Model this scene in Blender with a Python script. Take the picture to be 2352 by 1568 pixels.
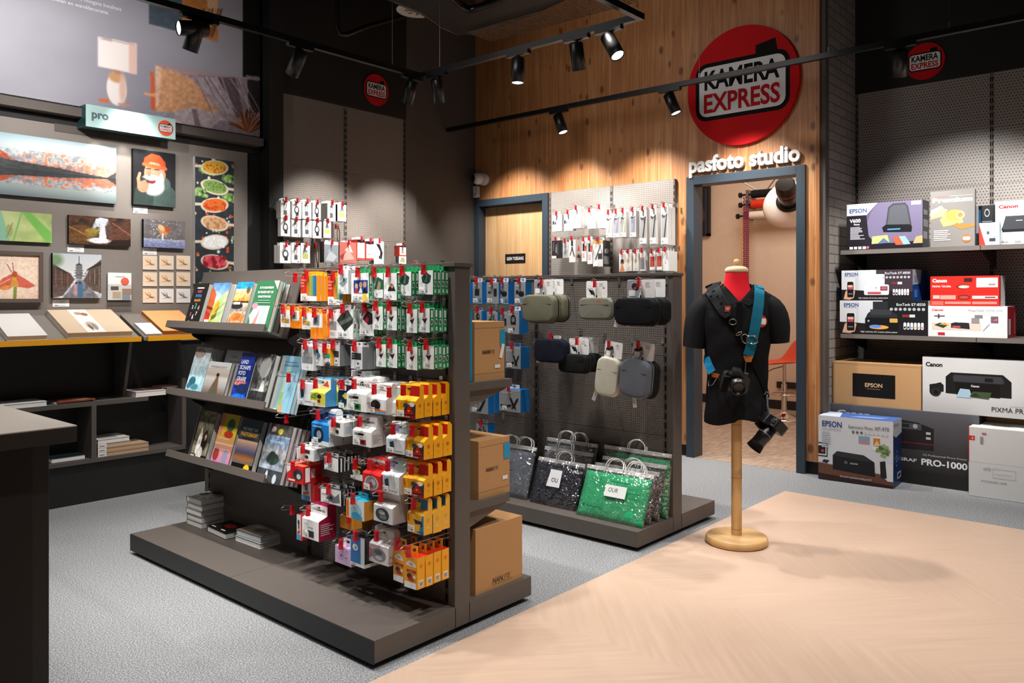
import bpy, math, random
import numpy as np
from mathutils import Vector, Matrix

for _o in list(bpy.data.objects): bpy.data.objects.remove(_o)
sc = bpy.context.scene
COLL = sc.collection
PI = math.pi
rnd = random.Random(7)

# ------------------------------------------------------------------ camera
# world axes follow the shop: +X runs towards the pine wall, +Y towards the picture wall
HEAD = math.radians(41.03); FOC = 1830.0; CX0 = 1176.0; HY = 683.0; CAMZ = 1.25
cd = bpy.data.cameras.new('camera'); cam = bpy.data.objects.new('camera', cd); COLL.objects.link(cam)
cd.lens = FOC / 2352 * 36; cd.sensor_width = 36; cd.shift_y = -(784 - HY) / 2352
cam.location = (0, 0, CAMZ); cam.rotation_euler = (PI / 2, 0, HEAD - PI / 2)
cd.clip_start = .05; sc.camera = cam

# ------------------------------------------------------------------ light
sc.view_settings.view_transform = 'Standard'; sc.view_settings.look = 'None'
sc.view_settings.exposure = 0.0; sc.view_settings.gamma = 1.0; sc.view_settings.use_curve_mapping = False
wd = bpy.data.worlds.new('world'); sc.world = wd; wd.use_nodes = True
wd.node_tree.nodes['Background'].inputs[0].default_value = (.9, .95, 1, 1)
wd.node_tree.nodes['Background'].inputs[1].default_value = .05

def spot(loc, aim, watt, deg=50, blend=.5, col=(1, .965, .93), rad=.04):
    l = bpy.data.lights.new('spot_light', 'SPOT'); l.energy = watt; l.spot_size = math.radians(deg)
    l.spot_blend = blend; l.color = col; l.shadow_soft_size = rad
    o = bpy.data.objects.new('spot_light', l); COLL.objects.link(o); o.location = loc
    o.rotation_euler = (Vector(aim) - Vector(loc)).to_track_quat('-Z', 'Y').to_euler()
    return o
def area(loc, aim, watt, sx, sy, col=(1, .95, .9)):
    l = bpy.data.lights.new('studio_fill_light', 'AREA'); l.energy = watt; l.shape = 'RECTANGLE'; l.size = sx; l.size_y = sy; l.color = col
    o = bpy.data.objects.new('studio_fill_light', l); COLL.objects.link(o); o.location = loc
    o.rotation_euler = (Vector(aim) - Vector(loc)).to_track_quat('-Z', 'Y').to_euler()
    return o
TZ = 2.8                                      # height of the lighting tracks
# row of ceiling spots almost straight above the front of the near gondola
for y in (2.3, 2.95, 3.6): spot((1.5, y - .05, 2.95), (1.80, y, .75), 165, 60, .8)
spot((.8, 1.6, 3.0), (1.95, 3.2, .9), 190, 44, .8)  # unseen aisle spot added to brighten the shelf books
# lights over the gondolas
for y in (2.6, 3.3): spot((2.75, y, 3.1), (2.6, y, .2), 70, 80, .7)
for y in (2.5, 3.2): spot((3.0, y - .2, 3.0), (3.65, y, .7), 130, 58, .7)
# picture wall washers on the rear track
for x in (.9, 1.7, 2.45): spot((x, 4.17, TZ - .15), (x + .05, 5.4, 1.5), 58, 72, .8)
spot((2.2, 4.72, 2.8), (2.27, 5.24, 2.24), 130, 34, 1.0)  # unseen spot set close to the wall for the sign glare
spot((1.2, 4.1, 2.75), (1.8, 5.35, 2.9), 135, 84, .9)
for x in (3.8, 4.5): spot((x, 4.45, TZ - .1), (x, 5.36, 1.35), 150, 62, .7)
spot((.7, 4.0, 2.9), (1.85, 3.55, .3), 120, 40, .8)  # unseen spot added to brighten the books on the deck
# pine wall washers on the track in front of it
for y in (4.8, 4.1, 3.4, 2.55): spot((5.05, y, TZ - .12), (5.62, y, 1.5), 115, 88, .9)
spot((2.9, 3.4, 3.3), (5.64, 3.4, 2.9), 75, 74, 1.0, rad=.6)  # unseen soft fill added for the upper pine wall, off the track
# sales floor
for x, y, w in ((1.1, 1.0, 120), (2.4, .2, 175), (3.1, 1.1, 130), (4.4, .7, 135), (.4, 3.2, 65), (4.85, 2.0, 80)): spot((x, y, 3.3), (x + .2, y + .25, 0), w, 86, .8)
spot((3.7, 2.6, 2.9), (3.95, 1.6, .9), 150, 50, .6)
for y, w in ((-.3, 130), (.5, 130), (1.25, 175)): spot((4.95, y, 2.7), (6.33, y, 1.3), w, 70, .7)
spot((-.1, 2.3, 2.6), (.2, 2.9, .9), 110, 70, .8)  # unseen spot added to brighten the counter top
area((7.2, 3.2, 3.15), (7.2, 3.2, 0), 44, 1.2, 1.2, (1, .93, .87))  # unseen area light put in to light the studio


# ------------------------------------------------------------------ helpers
_d = Vector((math.cos(HEAD), math.sin(HEAD), 0)); _r = Vector((math.sin(HEAD), -math.cos(HEAD), 0))
def ray(x, y): return _d + _r * ((x - CX0) / FOC) + Vector((0, 0, (HY - y) / FOC))
def atx(x, y, X): v = ray(x, y); return Vector((0, 0, CAMZ)) + v * (X / v.x)
def aty(x, y, Y): v = ray(x, y); return Vector((0, 0, CAMZ)) + v * (Y / v.y)
def atz(x, y, z=0): v = ray(x, y); return Vector((0, 0, CAMZ)) + v * ((z - CAMZ) / v.z)

_hc = {}
def srgb(c):
    if isinstance(c, str):
        if c not in _hc:
            h = c if len(c) == 6 else ''.join(k * 2 for k in c)
            _hc[c] = tuple(int(h[i:i + 2], 16) / 255 for i in (0, 2, 4))
        return _hc[c]
    return tuple(c)
def lin(c): return tuple(v / 12.92 if v <= .04045 else ((v + .055) / 1.055) ** 2.4 for v in srgb(c))
def lin_np(a): return np.where(a <= .04045, a / 12.92, ((np.maximum(a, 0) + .055) / 1.055) ** 2.4)

class NT:                                     # small node-tree writer
    def __init__(s, name):
        s.m = bpy.data.materials.new(name); s.m.use_nodes = True; s.t = s.m.node_tree
        s.b = s.t.nodes['Principled BSDF']; s.out = s.t.nodes['Material Output']
    def n(s, typ, ins=None, **at):
        k = s.t.nodes.new('ShaderNode' + typ)
        for a, v in at.items(): setattr(k, a, v)
        for i, v in (ins or {}).items(): s.put(k.inputs[i], v)
        return k
    def put(s, sock, v):
        if isinstance(v, bpy.types.NodeSocket): s.t.links.new(v, sock)
        elif isinstance(v, bpy.types.Node): s.t.links.new(v.outputs[0], sock)
        else:
            if sock.type == 'RGBA' and len(v) == 3: v = (*v, 1)
            sock.default_value = v
    def ma(s, op, a, b=0.0, c=0.0): return s.n('Math', {0: a, 1: b, 2: c}, operation=op)
    def mix(s, f, a, b, mode='MIX'):
        k = s.n('Mix', {0: f, 6: a, 7: b}, data_type='RGBA', blend_type=mode); return k.outputs[2]
    def xyz(s, kind='Object'):
        tc = s.n('TexCoord'); sp = s.n('SeparateXYZ', {0: tc.outputs[kind]}); return tc.outputs[kind], sp.outputs
    def vec(s, x, y, z): return s.n('CombineXYZ', {0: x, 1: y, 2: z})
    def noise(s, v, sc_, det=2.0, rough=.5): return s.n('TexNoise', {'Vector': v, 'Scale': sc_, 'Detail': det, 'Roughness': rough})
    def ramp(s, f, stops):
        k = s.n('ValToRGB', {0: f}); e = k.color_ramp.elements
        while len(e) < len(stops): e.new(.5)
        for el, (p, c) in zip(e, stops): el.position = p; el.color = (*c, 1)
        return k.outputs[0]
    def bump(s, h, st=.3, dist=.01): s.put(s.b.inputs['Normal'], s.n('Bump', {'Height': h, 'Strength': st, 'Distance': dist}))
    def set(s, **kw):
        for k, v in kw.items(): s.put(s.b.inputs[k.replace('_', ' ')], v)
        return s

MT = {}
def attr_mat(name, rough=.5, spec=.4, metal=0.0, coat=0.0, bump=0.0, bs=200., trans=0.0):
    k = NT(name); a = k.n('VertexColor', layer_name='Col')
    v, _ = k.xyz(); nz = k.noise(v, bs, 2)
    fac = k.ma('MULTIPLY_ADD', nz.outputs[0], .08, .96)
    k.set(Base_Color=k.mix(1.0, a.outputs[0], fac.outputs[0], 'MULTIPLY'), Roughness=rough, Metallic=metal)
    k.b.inputs['Specular IOR Level'].default_value = spec; k.b.inputs['Coat Weight'].default_value = coat
    k.b.inputs['Transmission Weight'].default_value = trans
    if bump: k.bump(nz.outputs[0], bump, .002)
    MT[name] = k.m
attr_mat('print', .42, .4)                    # printed card
attr_mat('matte', .8, .2)
attr_mat('gloss', .22, .5)
attr_mat('plastic', .35, .5)
attr_mat('metal', .3, .5, 1.0)
attr_mat('chrome', .08, .5, 1.0)
attr_mat('cloth', .9, .15, bump=.5, bs=900.)
attr_mat('laminate', .55, .3, bump=.05, bs=300.)
attr_mat('film', .14, .6, coat=.5, bump=.6, bs=28.)
attr_mat('kraft', .75, .2, bump=.05, bs=60.)
def emit_mat(name, col, st):
    k = NT(name); k.set(Base_Color=(1, 1, 1)); k.b.inputs['Emission Color'].default_value = (*col, 1); k.b.inputs['Emission Strength'].default_value = st; MT[name] = k.m
emit_mat('lamp_glow', (1, .95, .9), 6.0)
k = NT('clear'); k.set(Roughness=.05); k.b.inputs['Transmission Weight'].default_value = 1; k.b.inputs['IOR'].default_value = 1.1; k.b.inputs['Alpha'].default_value = .25; MT['clear'] = k.m

# ---- mesh writer: many shapes become ONE mesh with a printed colour per face corner
_txt = {}
def text_geo(s, bold=0.0, shear=0.0):
    key = (s, bold, shear)
    if key not in _txt:
        cu = bpy.data.curves.new('t', 'FONT'); cu.body = s; cu.size = 1; cu.offset = bold; cu.shear = shear; cu.resolution_u = 3; cu.fill_mode = 'FRONT'
        o = bpy.data.objects.new('t', cu); me = o.to_mesh()
        v = [tuple(p.co)[:2] for p in me.vertices]; f = [tuple(p.vertices) for p in me.polygons]
        o.to_mesh_clear(); bpy.data.objects.remove(o); bpy.data.curves.remove(cu)
        xs = [p[0] for p in v] or [0, 1]
        _txt[key] = (v, f, min(xs), max(xs))
    return _txt[key]
CAP = None
class MB:
    def __init__(s, M=None): s.v = []; s.f = []; s.cc = []; s.mi = []; s.mats = []; s.sm = []; s.M = M
    def slot(s, m):
        if m not in s.mats: s.mats.append(m)
        return s.mats.index(m)
    def add(s, vs, fs, c, m='print', smooth=False, vc=None):
        b = len(s.v)
        if s.M is not None: vs = [s.M @ Vector(p) for p in vs]
        s.v.extend([tuple(p) for p in vs]); k = s.slot(m)
        n = sum(len(f) for f in fs)
        if vc is not None: s.cc.append(np.asarray(vc)[[i for f in fs for i in f]])
        else: s.cc.append(np.tile(np.array(lin(c)), (n, 1)))
        s.f.extend([tuple(i + b for i in f) for f in fs]); s.mi.extend([k] * len(fs)); s.sm.extend([smooth] * len(fs))
        return s
    def box(s, x0, y0, z0, x1, y1, z1, c, m='print', cs=None):
        vs = [(x, y, z) for z in (z0, z1) for y in (y0, y1) for x in (x0, x1)]
        fs = [(0, 2, 3, 1), (4, 5, 7, 6), (0, 1, 5, 4), (1, 3, 7, 5), (3, 2, 6, 7), (2, 0, 4, 6)]   # bottom top front(-y) right back left
        if cs is None: return s.add(vs, fs, c, m)
        for i, f in enumerate(fs): s.add([vs[j] for j in f], [(0, 1, 2, 3)], cs.get(i, c), m)
        return s
    def prism(s, pts, h, c, m='print', axis='z', smooth=False, o=0.0, c2=None):
        # pts ccw in the two remaining axes, extruded o..o+h along axis
        n = len(pts)
        def P(a, b, t): return {'z': (a, b, t), 'x': (t, a, b), 'y': (a, t, b)}[axis]
        vs = [P(a, b, o) for a, b in pts] + [P(a, b, o + h) for a, b in pts]
        caps = [tuple(range(n))[::-1], tuple(range(n, 2 * n))]; sd = [(i, (i + 1) % n, n + (i + 1) % n, n + i) for i in range(n)]
        if axis == 'y': caps = [c_[::-1] for c_ in caps]; sd = [q[::-1] for q in sd]
        s.add(vs, caps, c, m); s.add(vs, sd, c2 or c, m, smooth); return s
    def tube(s, pts, r, c, m='metal', n=8, closed=False, rs=None, flat=None):
        P = [Vector(p) for p in pts]; rings = []; N = len(P); up0 = None
        for i, p in enumerate(P):
            a = P[(i - 1) % N] if (closed or i) else P[0]; b = P[(i + 1) % N] if (closed or i < N - 1) else P[-1]
            t = (b - a).normalized()
            if up0 is None: up0 = Vector((0, 0, 1)) if abs(t.z) < .9 else Vector((1, 0, 0))
            x = t.cross(up0);
            if x.length < 1e-5: x = t.orthogonal()
            x.normalize(); y = x.cross(t).normalized(); up0 = y
            rr = rs[i] if rs else r
            ry = rr if flat is None else flat
            rings.append([p + x * (math.cos(2 * PI * j / n) * rr) + y * (math.sin(2 * PI * j / n) * ry) for j in range(n)])
        vs = [q for g in rings for q in g]; fs = []
        for i in range(N if closed else N - 1):
            i2 = (i + 1) % N
            for j in range(n): fs.append((i * n + j, i * n + (j + 1) % n, i2 * n + (j + 1) % n, i2 * n + j))
        s.add(vs, fs, c, m, True)
        if not closed: s.add(vs, [tuple(range(n))[::-1], tuple(range((N - 1) * n, N * n))], c, m)
        return s
    def lathe(s, prof, c, m='plastic', n=24, o=(0, 0, 0), smooth=True, sx=1.0, sy=1.0, cap=True, axis='z'):
        vs = []
        for r, z in prof:
            for j in range(n):
                a = 2 * PI * j / n; p = (math.cos(a) * r * sx, math.sin(a) * r * sy, z)
                if axis == 'y': p = (p[0], -p[2], p[1])       # profile z grows towards the viewer (-y)
                if axis == 'x': p = (p[2], p[0], p[1])
                vs.append((p[0] + o[0], p[1] + o[1], p[2] + o[2]))
        k = len(prof); fs = [(i * n + j, i * n + (j + 1) % n, (i + 1) * n + (j + 1) % n, (i + 1) * n + j) for i in range(k - 1) for j in range(n)]
        s.add(vs, fs, c, m, smooth)
        if cap: s.add(vs, [tuple(range(n))[::-1], tuple(range((k - 1) * n, k * n))], c, m)
        return s
    def loft(s, rings, c, m='cloth', smooth=True, cap=True, vc=None):
        n = len(rings[0]); k = len(rings); vs = [p for g in rings for p in g]
        fs = [(i * n + j, i * n + (j + 1) % n, (i + 1) * n + (j + 1) % n, (i + 1) * n + j) for i in range(k - 1) for j in range(n)]
        s.add(vs, fs, c, m, smooth, vc)
        if cap: s.add(vs, [tuple(range(n))[::-1], tuple(range((k - 1) * n, k * n))], c, m, False, vc)
        return s
    def art(s, o, ux, uy, items, m='print', e=.0004, l0=1):
        # flat printing on a face: o corner, ux/uy edge vectors (viewer's right / up)
        e = min(e, .0024 / (len(items) + 1)); o = Vector(o); ux = Vector(ux); uy = Vector(uy); W = ux.length; H = uy.length; n = ux.cross(uy).normalized(); a = ux / W; b = uy / H
        for i, it in enumerate(items):
            off = n * (e * (l0 + i)); t = it[0]
            if t == 'r':
                _, x0, y0, x1, y1, c = it[:6]; pts = [(x0, y0), (x1, y0), (x1, y1), (x0, y1)]
            elif t == 'p': pts, c = it[1], it[2]
            elif t == 'e':
                _, cx, cy, rx, ry, c = it[:6]; ry = rx * W / H if ry is None else ry
                rot = it[6] if len(it) > 6 else 0; pts = []
                for j in range(20):
                    q = 2 * PI * j / 20; xx = math.cos(q) * rx * W; yy = math.sin(q) * ry * H
                    pts.append((cx + (xx * math.cos(rot) - yy * math.sin(rot)) / W, cy + (xx * math.sin(rot) + yy * math.cos(rot)) / H))
            elif t == 'rr':                      # rounded rectangle, radius in metres as fraction of H
                _, x0, y0, x1, y1, c, rad = it; pts = []; ry = rad; rx = rad * H / W
                for (cx, cy, a0) in ((x1 - rx, y1 - ry, 0), (x0 + rx, y1 - ry, 1), (x0 + rx, y0 + ry, 2), (x1 - rx, y0 + ry, 3)):
                    for j in range(5):
                        q = (a0 + j / 4) * PI / 2; pts.append((cx + rx * math.cos(q), cy + ry * math.sin(q)))
            elif t == 't':
                x, y, h, txt, c = it[1:6]; op = it[6] if len(it) > 6 else {}
                v, f, xa, xb = text_geo(txt, op.get('b', .0), op.get('sh', 0.)); sc_ = h * H / .7; sx = sc_ * op.get('sx', 1.)
                if 'w' in op: sx = op['w'] * W / (xb - xa)
                al = op.get('al', 'l'); dx = {'l': -xa * sx, 'c': -(xa + xb) / 2 * sx, 'r': -xb * sx}[al]
                sk = op.get('sk', 0.); flip = -1 if op.get('flip') else 1
                vs = [o + off + a * (x * W + flip * (p[0] * sx + dx)) + b * (y * H + flip * (p[1] * sc_ + sk * (p[0] * sx + dx))) for p in v]
                s.add(vs, f, c, m); continue
            elif t == 'g':                       # painted picture: canvas over rectangle
                _, x0, y0, x1, y1, cv = it; hh, ww = cv.a.shape[:2]
                gx = np.linspace(x0, x1, ww); gy = np.linspace(y1, y0, hh)
                X, Y = np.meshgrid(gx, gy); base = o + off
                vs = (np.array(base)[None, None] + X[..., None] * np.array(ux) + Y[..., None] * np.array(uy)).reshape(-1, 3)
                idx = np.arange(hh * ww).reshape(hh, ww)
                fs = np.stack([idx[1:, :-1], idx[1:, 1:], idx[:-1, 1:], idx[:-1, :-1]], -1).reshape(-1, 4)
                s.add([Vector(p) for p in vs], [tuple(q) for q in fs.tolist()], None, m, False, lin_np(cv.a.reshape(-1, 3))); continue
            s.add([o + off + ux * x + uy * y for x, y in pts], [tuple(range(len(pts)))], c, m)
        return s
    def front(s, x0, z0, x1, z1, y, items, m='print', **k): return s.art((x0, y, z0), (x1 - x0, 0, 0), (0, 0, z1 - z0), items, m, **k)
    def build(s, name, parent=None, bevel=0.0, seg=2, sub=0, loc=None, rz=None):
        me = bpy.data.meshes.new(name); me.from_pydata(s.v, [], s.f)
        at = me.attributes.new('Col', 'FLOAT_COLOR', 'CORNER')
        cc = np.concatenate(s.cc) if s.cc else np.zeros((0, 3)); at.data.foreach_set('color', np.c_[cc, np.ones(len(cc))].astype(np.float32).ravel())
        for m in s.mats: me.materials.append(MT[m])
        me.polygons.foreach_set('material_index', s.mi); me.polygons.foreach_set('use_smooth', s.sm); me.update()
        o = bpy.data.objects.new(name, me); COLL.objects.link(o)
        if parent: o.parent = parent
        if loc is not None: o.location = loc
        if rz is not None: o.rotation_euler = (0, 0, rz)
        if bevel:
            md = o.modifiers.new('edge', 'BEVEL'); md.width = bevel; md.segments = seg; md.limit_method = 'ANGLE'; md.angle_limit = .7
        if sub:
            md = o.modifiers.new('round', 'SUBSURF'); md.levels = sub; md.render_levels = sub
        return o
LABELS = {}
def tag(o, label, cat, group=None, kind=None):
    if label:
        if label in LABELS and not (group and LABELS[label] == group): print('DUPLABEL', label)
        LABELS[label] = group or 1; o['label'] = label
        n = len(label.split())
        if n < 4 or n > 16: print('LABELLEN', n, label)
    if cat: o['category'] = cat
    if group: o['group'] = group
    if kind: o['kind'] = kind
    return o
def thing(name, label, cat, loc=(0, 0, 0), rz=0.0, group=None):
    o = bpy.data.objects.new(name, None); COLL.objects.link(o); o.location = loc; o.rotation_euler = (0, 0, rz); o.empty_display_size = .05
    return tag(o, label, cat, group)
def struct(o): o['kind'] = 'structure'; return o
def copy_tree(o, parent=None):
    c = o.copy(); COLL.objects.link(c)
    if parent: c.parent = parent
    for ch in list(o.children): copy_tree(ch, c)
    return c
def dup(root, loc, label, group=None, rot=None, cat=None):
    c = copy_tree(root); c.location = loc
    if rot is not None: c.rotation_euler = rot
    return tag(c, label, cat, group)
RX = -PI / 2                                   # turns a local front (-y) to face -X

# ---- painter: numpy pictures printed as a grid of coloured points
class Cv:
    def __init__(s, w, h, c='808080'):
        s.w, s.h = w, h; s.a = np.tile(np.array(srgb(c)), (h, w, 1)).astype(float)
        s.X, s.Y = np.meshgrid(np.linspace(0, 1, w), np.linspace(1, 0, h)); s.A = w / h
    def put(s, m, c):
        m = np.clip(m, 0, 1)[..., None]; c = np.array(srgb(c)) if not isinstance(c, np.ndarray) else c
        s.a = s.a * (1 - m) + c * m; return s
    def e(s, cx, cy, rx, ry, c, rot=0., soft=.15, op=1.):
        x = (s.X - cx) * s.A; y = s.Y - cy; ca, sa = math.cos(rot), math.sin(rot)
        d = np.sqrt(((x * ca + y * sa) / (rx * s.A)) ** 2 + ((-x * sa + y * ca) / ry) ** 2)
        return s.put(np.clip((1 - d) / soft + .5, 0, 1) * op, c)
    def p(s, pts, c, op=1.):
        ins = np.zeros(s.X.shape, bool); n = len(pts)
        for i in range(n):
            (x0, y0), (x1, y1) = pts[i], pts[(i + 1) % n]
            if y0 == y1: continue
            ins ^= ((s.Y > y0) != (s.Y > y1)) & (s.X < (x1 - x0) * (s.Y - y0) / (y1 - y0) + x0)
        f = ins.astype(float); g = np.pad(f, 1, mode='edge'); f = (f * 2 + g[:-2, 1:-1] + g[2:, 1:-1] + g[1:-1, :-2] + g[1:-1, 2:]) / 6
        return s.put(f * op, c)
    def r(s, x0, y0, x1, y1, c, op=1.): return s.put(((s.X >= x0) & (s.X <= x1) & (s.Y >= y0) & (s.Y <= y1)) * op, c)
    def l(s, x0, y0, x1, y1, w, c, op=1.):
        ax, ay, bx, by = x0 * s.A, y0, x1 * s.A, y1; px, py = s.X * s.A, s.Y; L = (bx - ax) ** 2 + (by - ay) ** 2 + 1e-9
        t = np.clip(((px - ax) * (bx - ax) + (py - ay) * (by - ay)) / L, 0, 1)
        d = np.hypot(px - ax - t * (bx - ax), py - ay - t * (by - ay)); return s.put(np.clip((w - d) / (w * .5) + .5, 0, 1) * op, c)
    def g(s, c0, c1, y0=0., y1=1., op=1.):     # vertical blend, c0 at y0 to c1 at y1
        t = np.clip((s.Y - y0) / (y1 - y0), 0, 1)[..., None]; m = ((s.Y >= y0) & (s.Y <= y1))[..., None] * op
        col = np.array(srgb(c0)) * (1 - t) + np.array(srgb(c1)) * t; s.a = s.a * (1 - m) + col * m; return s
    def nz(s, fx, fy, seed=0, octv=3):
        rg = np.random.RandomState(seed); out = np.zeros(s.X.shape); am = 1.
        for o in range(octv):
            nx, ny = int(fx * 2 ** o) + 2, int(fy * 2 ** o) + 2; g = rg.rand(ny, nx)
            x = s.X * (nx - 1.001); y = s.Y * (ny - 1.001); xi = x.astype(int); yi = y.astype(int); u = x - xi; v = y - yi
            u = u * u * (3 - 2 * u); v = v * v * (3 - 2 * v)
            out += am * ((g[yi, xi] * (1 - u) + g[yi, xi + 1] * u) * (1 - v) + (g[yi + 1, xi] * (1 - u) + g[yi + 1, xi + 1] * u) * v); am *= .5
        return out / (2 - .5 ** (octv - 1))
    def tex(s, fx, fy, amt, seed=0, mask=None):
        n = (s.nz(fx, fy, seed) - .5) * 2 * amt
        if mask is not None: n = n * mask
        s.a = np.clip(s.a * (1 + n[..., None]), 0, 1); return s
    def dots(s, n, box, r, cols, seed=0, soft=.4):
        q = random.Random(seed)
        for _ in range(n):
            x = q.uniform(box[0], box[2]); y = q.uniform(box[1], box[3]); rr = r * q.uniform(.6, 1.3); s.e(x, y, rr / s.A, rr, q.choice(cols), soft=soft)
        return s
# ================================================================== surfaces of the room
def pegboard_mat(name, col, sp, rad, stag=False, clear=False, axis=1):
    k = NT(name); v, q = k.xyz(); u = q[axis]; w = q[2]
    a = k.ma('DIVIDE', u, sp); b = k.ma('DIVIDE', w, sp)
    if stag: a = k.ma('ADD', a, k.ma('MULTIPLY', k.ma('FLOOR', b), .5))
    fa = k.ma('SUBTRACT', k.ma('FRACT', a), .5); fb = k.ma('SUBTRACT', k.ma('FRACT', b), .5)
    dd = k.ma('SQRT', k.ma('ADD', k.ma('MULTIPLY', fa, fa), k.ma('MULTIPLY', fb, fb)))
    hole = k.ma('LESS_THAN', dd, rad)
    nz = k.noise(v, 40, 3); c = k.mix(nz.outputs[0], [x * .92 for x in lin(col)], [x * 1.08 for x in lin(col)])
    k.set(Base_Color=k.mix(hole, c, (.004, .004, .004)), Roughness=.5)
    if clear:
        tr = k.n('BsdfTransparent'); mx = k.n('MixShader', {0: hole, 1: k.b.outputs[0], 2: tr.outputs[0]}); k.put(k.out.inputs[0], mx)
    MT[name] = k.m
pegboard_mat('peg_dark', '655e58', .0125, .22, clear=True)
pegboard_mat('peg_wall', '918982', .016, .17)
pegboard_mat('peg_far', '847b73', .016, .17, axis=0)
pegboard_mat('peg_print', '948d87', .02, .2, stag=True)

def wood_mat(name, base, dark, light, plank, knots=.5, rough=.45, ax='y', sc=1.0):
    k = NT(name); v, q = k.xyz(); u = q['XYZ'.index(ax.upper())]; w = q[2]
    pi_ = k.ma('FLOOR', k.ma('DIVIDE', u, plank)); wn = k.n('TexWhiteNoise', {'W': pi_}, noise_dimensions='1D')
    sh = k.ma('MULTIPLY', wn.outputs[0], 37.0)
    gv = k.vec(k.ma('MULTIPLY', u, 55 * sc), sh, k.ma('MULTIPLY', k.ma('ADD', w, sh), 2.2 * sc))
    g = k.noise(gv, 1.0, 4, .6); g2 = k.noise(k.vec(k.ma('MULTIPLY', u, 9), sh, k.ma('MULTIPLY', w, .7)), 1., 3)
    c = k.ramp(k.ma('ADD', k.ma('MULTIPLY', g.outputs[0], .7), k.ma('MULTIPLY', g2.outputs[0], .3)), [(.3, lin(dark)), (.55, lin(base)), (.75, lin(light))])
    c = k.mix(k.ma('MULTIPLY_ADD', wn.outputs[0], .35, .0), c, lin(dark), 'MIX')
    if knots:
        vo = k.n('TexVoronoi', {'Vector': k.vec(k.ma('MULTIPLY', u, 1.35), sh, k.ma('MULTIPLY', w, .85)), 'Scale': 6.5})
        sp_ = k.n('SeparateColor', {0: vo.outputs['Color']})
        mk = k.ma('MULTIPLY', k.ma('LESS_THAN', sp_.outputs[0], knots), 1.0)
        kn = k.ma('MULTIPLY', k.ramp(vo.outputs['Distance'], [(.0, (1, 1, 1)), (.13, (.9, .9, .9)), (.24, (0, 0, 0))]), mk)
        c = k.mix(k.ma('MULTIPLY', kn, .8), c, lin('5a2c12'))
    gap = k.ma('LESS_THAN', k.ma('FRACT', k.ma('DIVIDE', u, plank)), .025)
    c = k.mix(k.ma('MULTIPLY', gap, .6), c, lin(light))
    k.set(Base_Color=c, Roughness=rough); k.bump(g.outputs[0], .08, .002); MT[name] = k.m
wood_mat('pine_wall', 'c08553', '9a5c2e', 'dab284', .115, .55)
wood_mat('pine_door', 'd0a878', 'b98a5a', 'e2c49a', .05, 0)
wood_mat('beech', 'd9ae74', 'c99a5e', 'e6c391', .3, 0, .4, sc=.5)

k = NT('carpet'); v, q = k.xyz()
n1 = k.noise(v, 190, 2, .7); n2 = k.noise(v, 60, 2); n3 = k.noise(v, .9, 2)
c = k.ramp(n1.outputs[0], [(.34, lin('57585a')), (.5, lin('898b8d')), (.66, lin('bebfc0'))])
c = k.mix(k.ma('MULTIPLY', n2.outputs[0], .35), c, lin('6a6b6d')); k.set(Base_Color=c, Roughness=.95); k.b.inputs['Specular IOR Level'].default_value = .05
k.bump(n1.outputs[0], .6, .004); MT['carpet'] = k.m

k = NT('oak_floor'); v, q = k.xyz()
def rot(k, a, q): return (k.ma('ADD', k.ma('MULTIPLY', q[0], math.cos(a)), k.ma('MULTIPLY', q[1], math.sin(a))), k.ma('SUBTRACT', k.ma('MULTIPLY', q[1], math.cos(a)), k.ma('MULTIPLY', q[0], math.sin(a))))
u, w = rot(k, .0, q)
band = k.ma('FLOOR', k.ma('DIVIDE', u, .6)); odd = k.ma('MODULO', k.ma('ABSOLUTE', band), 2.0)
ua, wa = rot(k, .75, q); ub, wb = rot(k, -.75, q)
al = k.n('Mix', {0: odd, 2: ua, 3: ub}).outputs[0]; ac = k.n('Mix', {0: odd, 2: wa, 3: wb}).outputs[0]
pl = k.ma('FLOOR', k.ma('DIVIDE', ac, .11)); wn = k.n('TexWhiteNoise', {'Vector': k.vec(pl, band, 0)}, noise_dimensions='3D')
g = k.noise(k.vec(k.ma('MULTIPLY', al, 3), k.ma('MULTIPLY', ac, 45), k.ma('MULTIPLY', wn.outputs[0], 9)), 1., 4, .6)
c = k.ramp(g.outputs[0], [(.2, lin('b99d87')), (.5, lin('c1a590')), (.8, lin('c7ac97'))])
c = k.mix(k.ma('MULTIPLY', wn.outputs[0], .06), c, lin('b49478'))
k.set(Base_Color=c, Roughness=k.ma('MULTIPLY_ADD', g.outputs[0], .2, .38)); k.b.inputs['Specular IOR Level'].default_value = .4; MT['oak_floor'] = k.m

k = NT('studio_floor'); v, q = k.xyz()
g = k.noise(k.vec(k.ma('MULTIPLY', q[0], 8), k.ma('MULTIPLY', q[1], 26), 0), 1., 4, .6)
k.set(Base_Color=k.ramp(g.outputs[0], [(.3, lin('86705f')), (.7, lin('b39c88'))]), Roughness=.6); MT['studio_floor'] = k.m

k = NT('brick'); v, q = k.xyz()
br = k.n('TexBrick', {'Vector': k.vec(k.ma('ADD', q[0], q[1]), q[2], 0), 'Color1': (*lin('9b938d'), 1), 'Color2': (*lin('8f8781'), 1), 'Mortar': (*lin('5f5954'), 1), 'Scale': 1.0, 'Mortar Size': .004, 'Brick Width': .26, 'Row Height': .068})
nz = k.noise(v, 25, 3); k.set(Base_Color=k.mix(.3, br.outputs[0], nz.outputs[1], 'SOFT_LIGHT'), Roughness=.7)
k.bump(k.ma('ADD', k.ma('MULTIPLY', br.outputs['Fac'], -1), k.ma('MULTIPLY', nz.outputs[0], .4)), .8, .012); MT['brick'] = k.m

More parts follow.
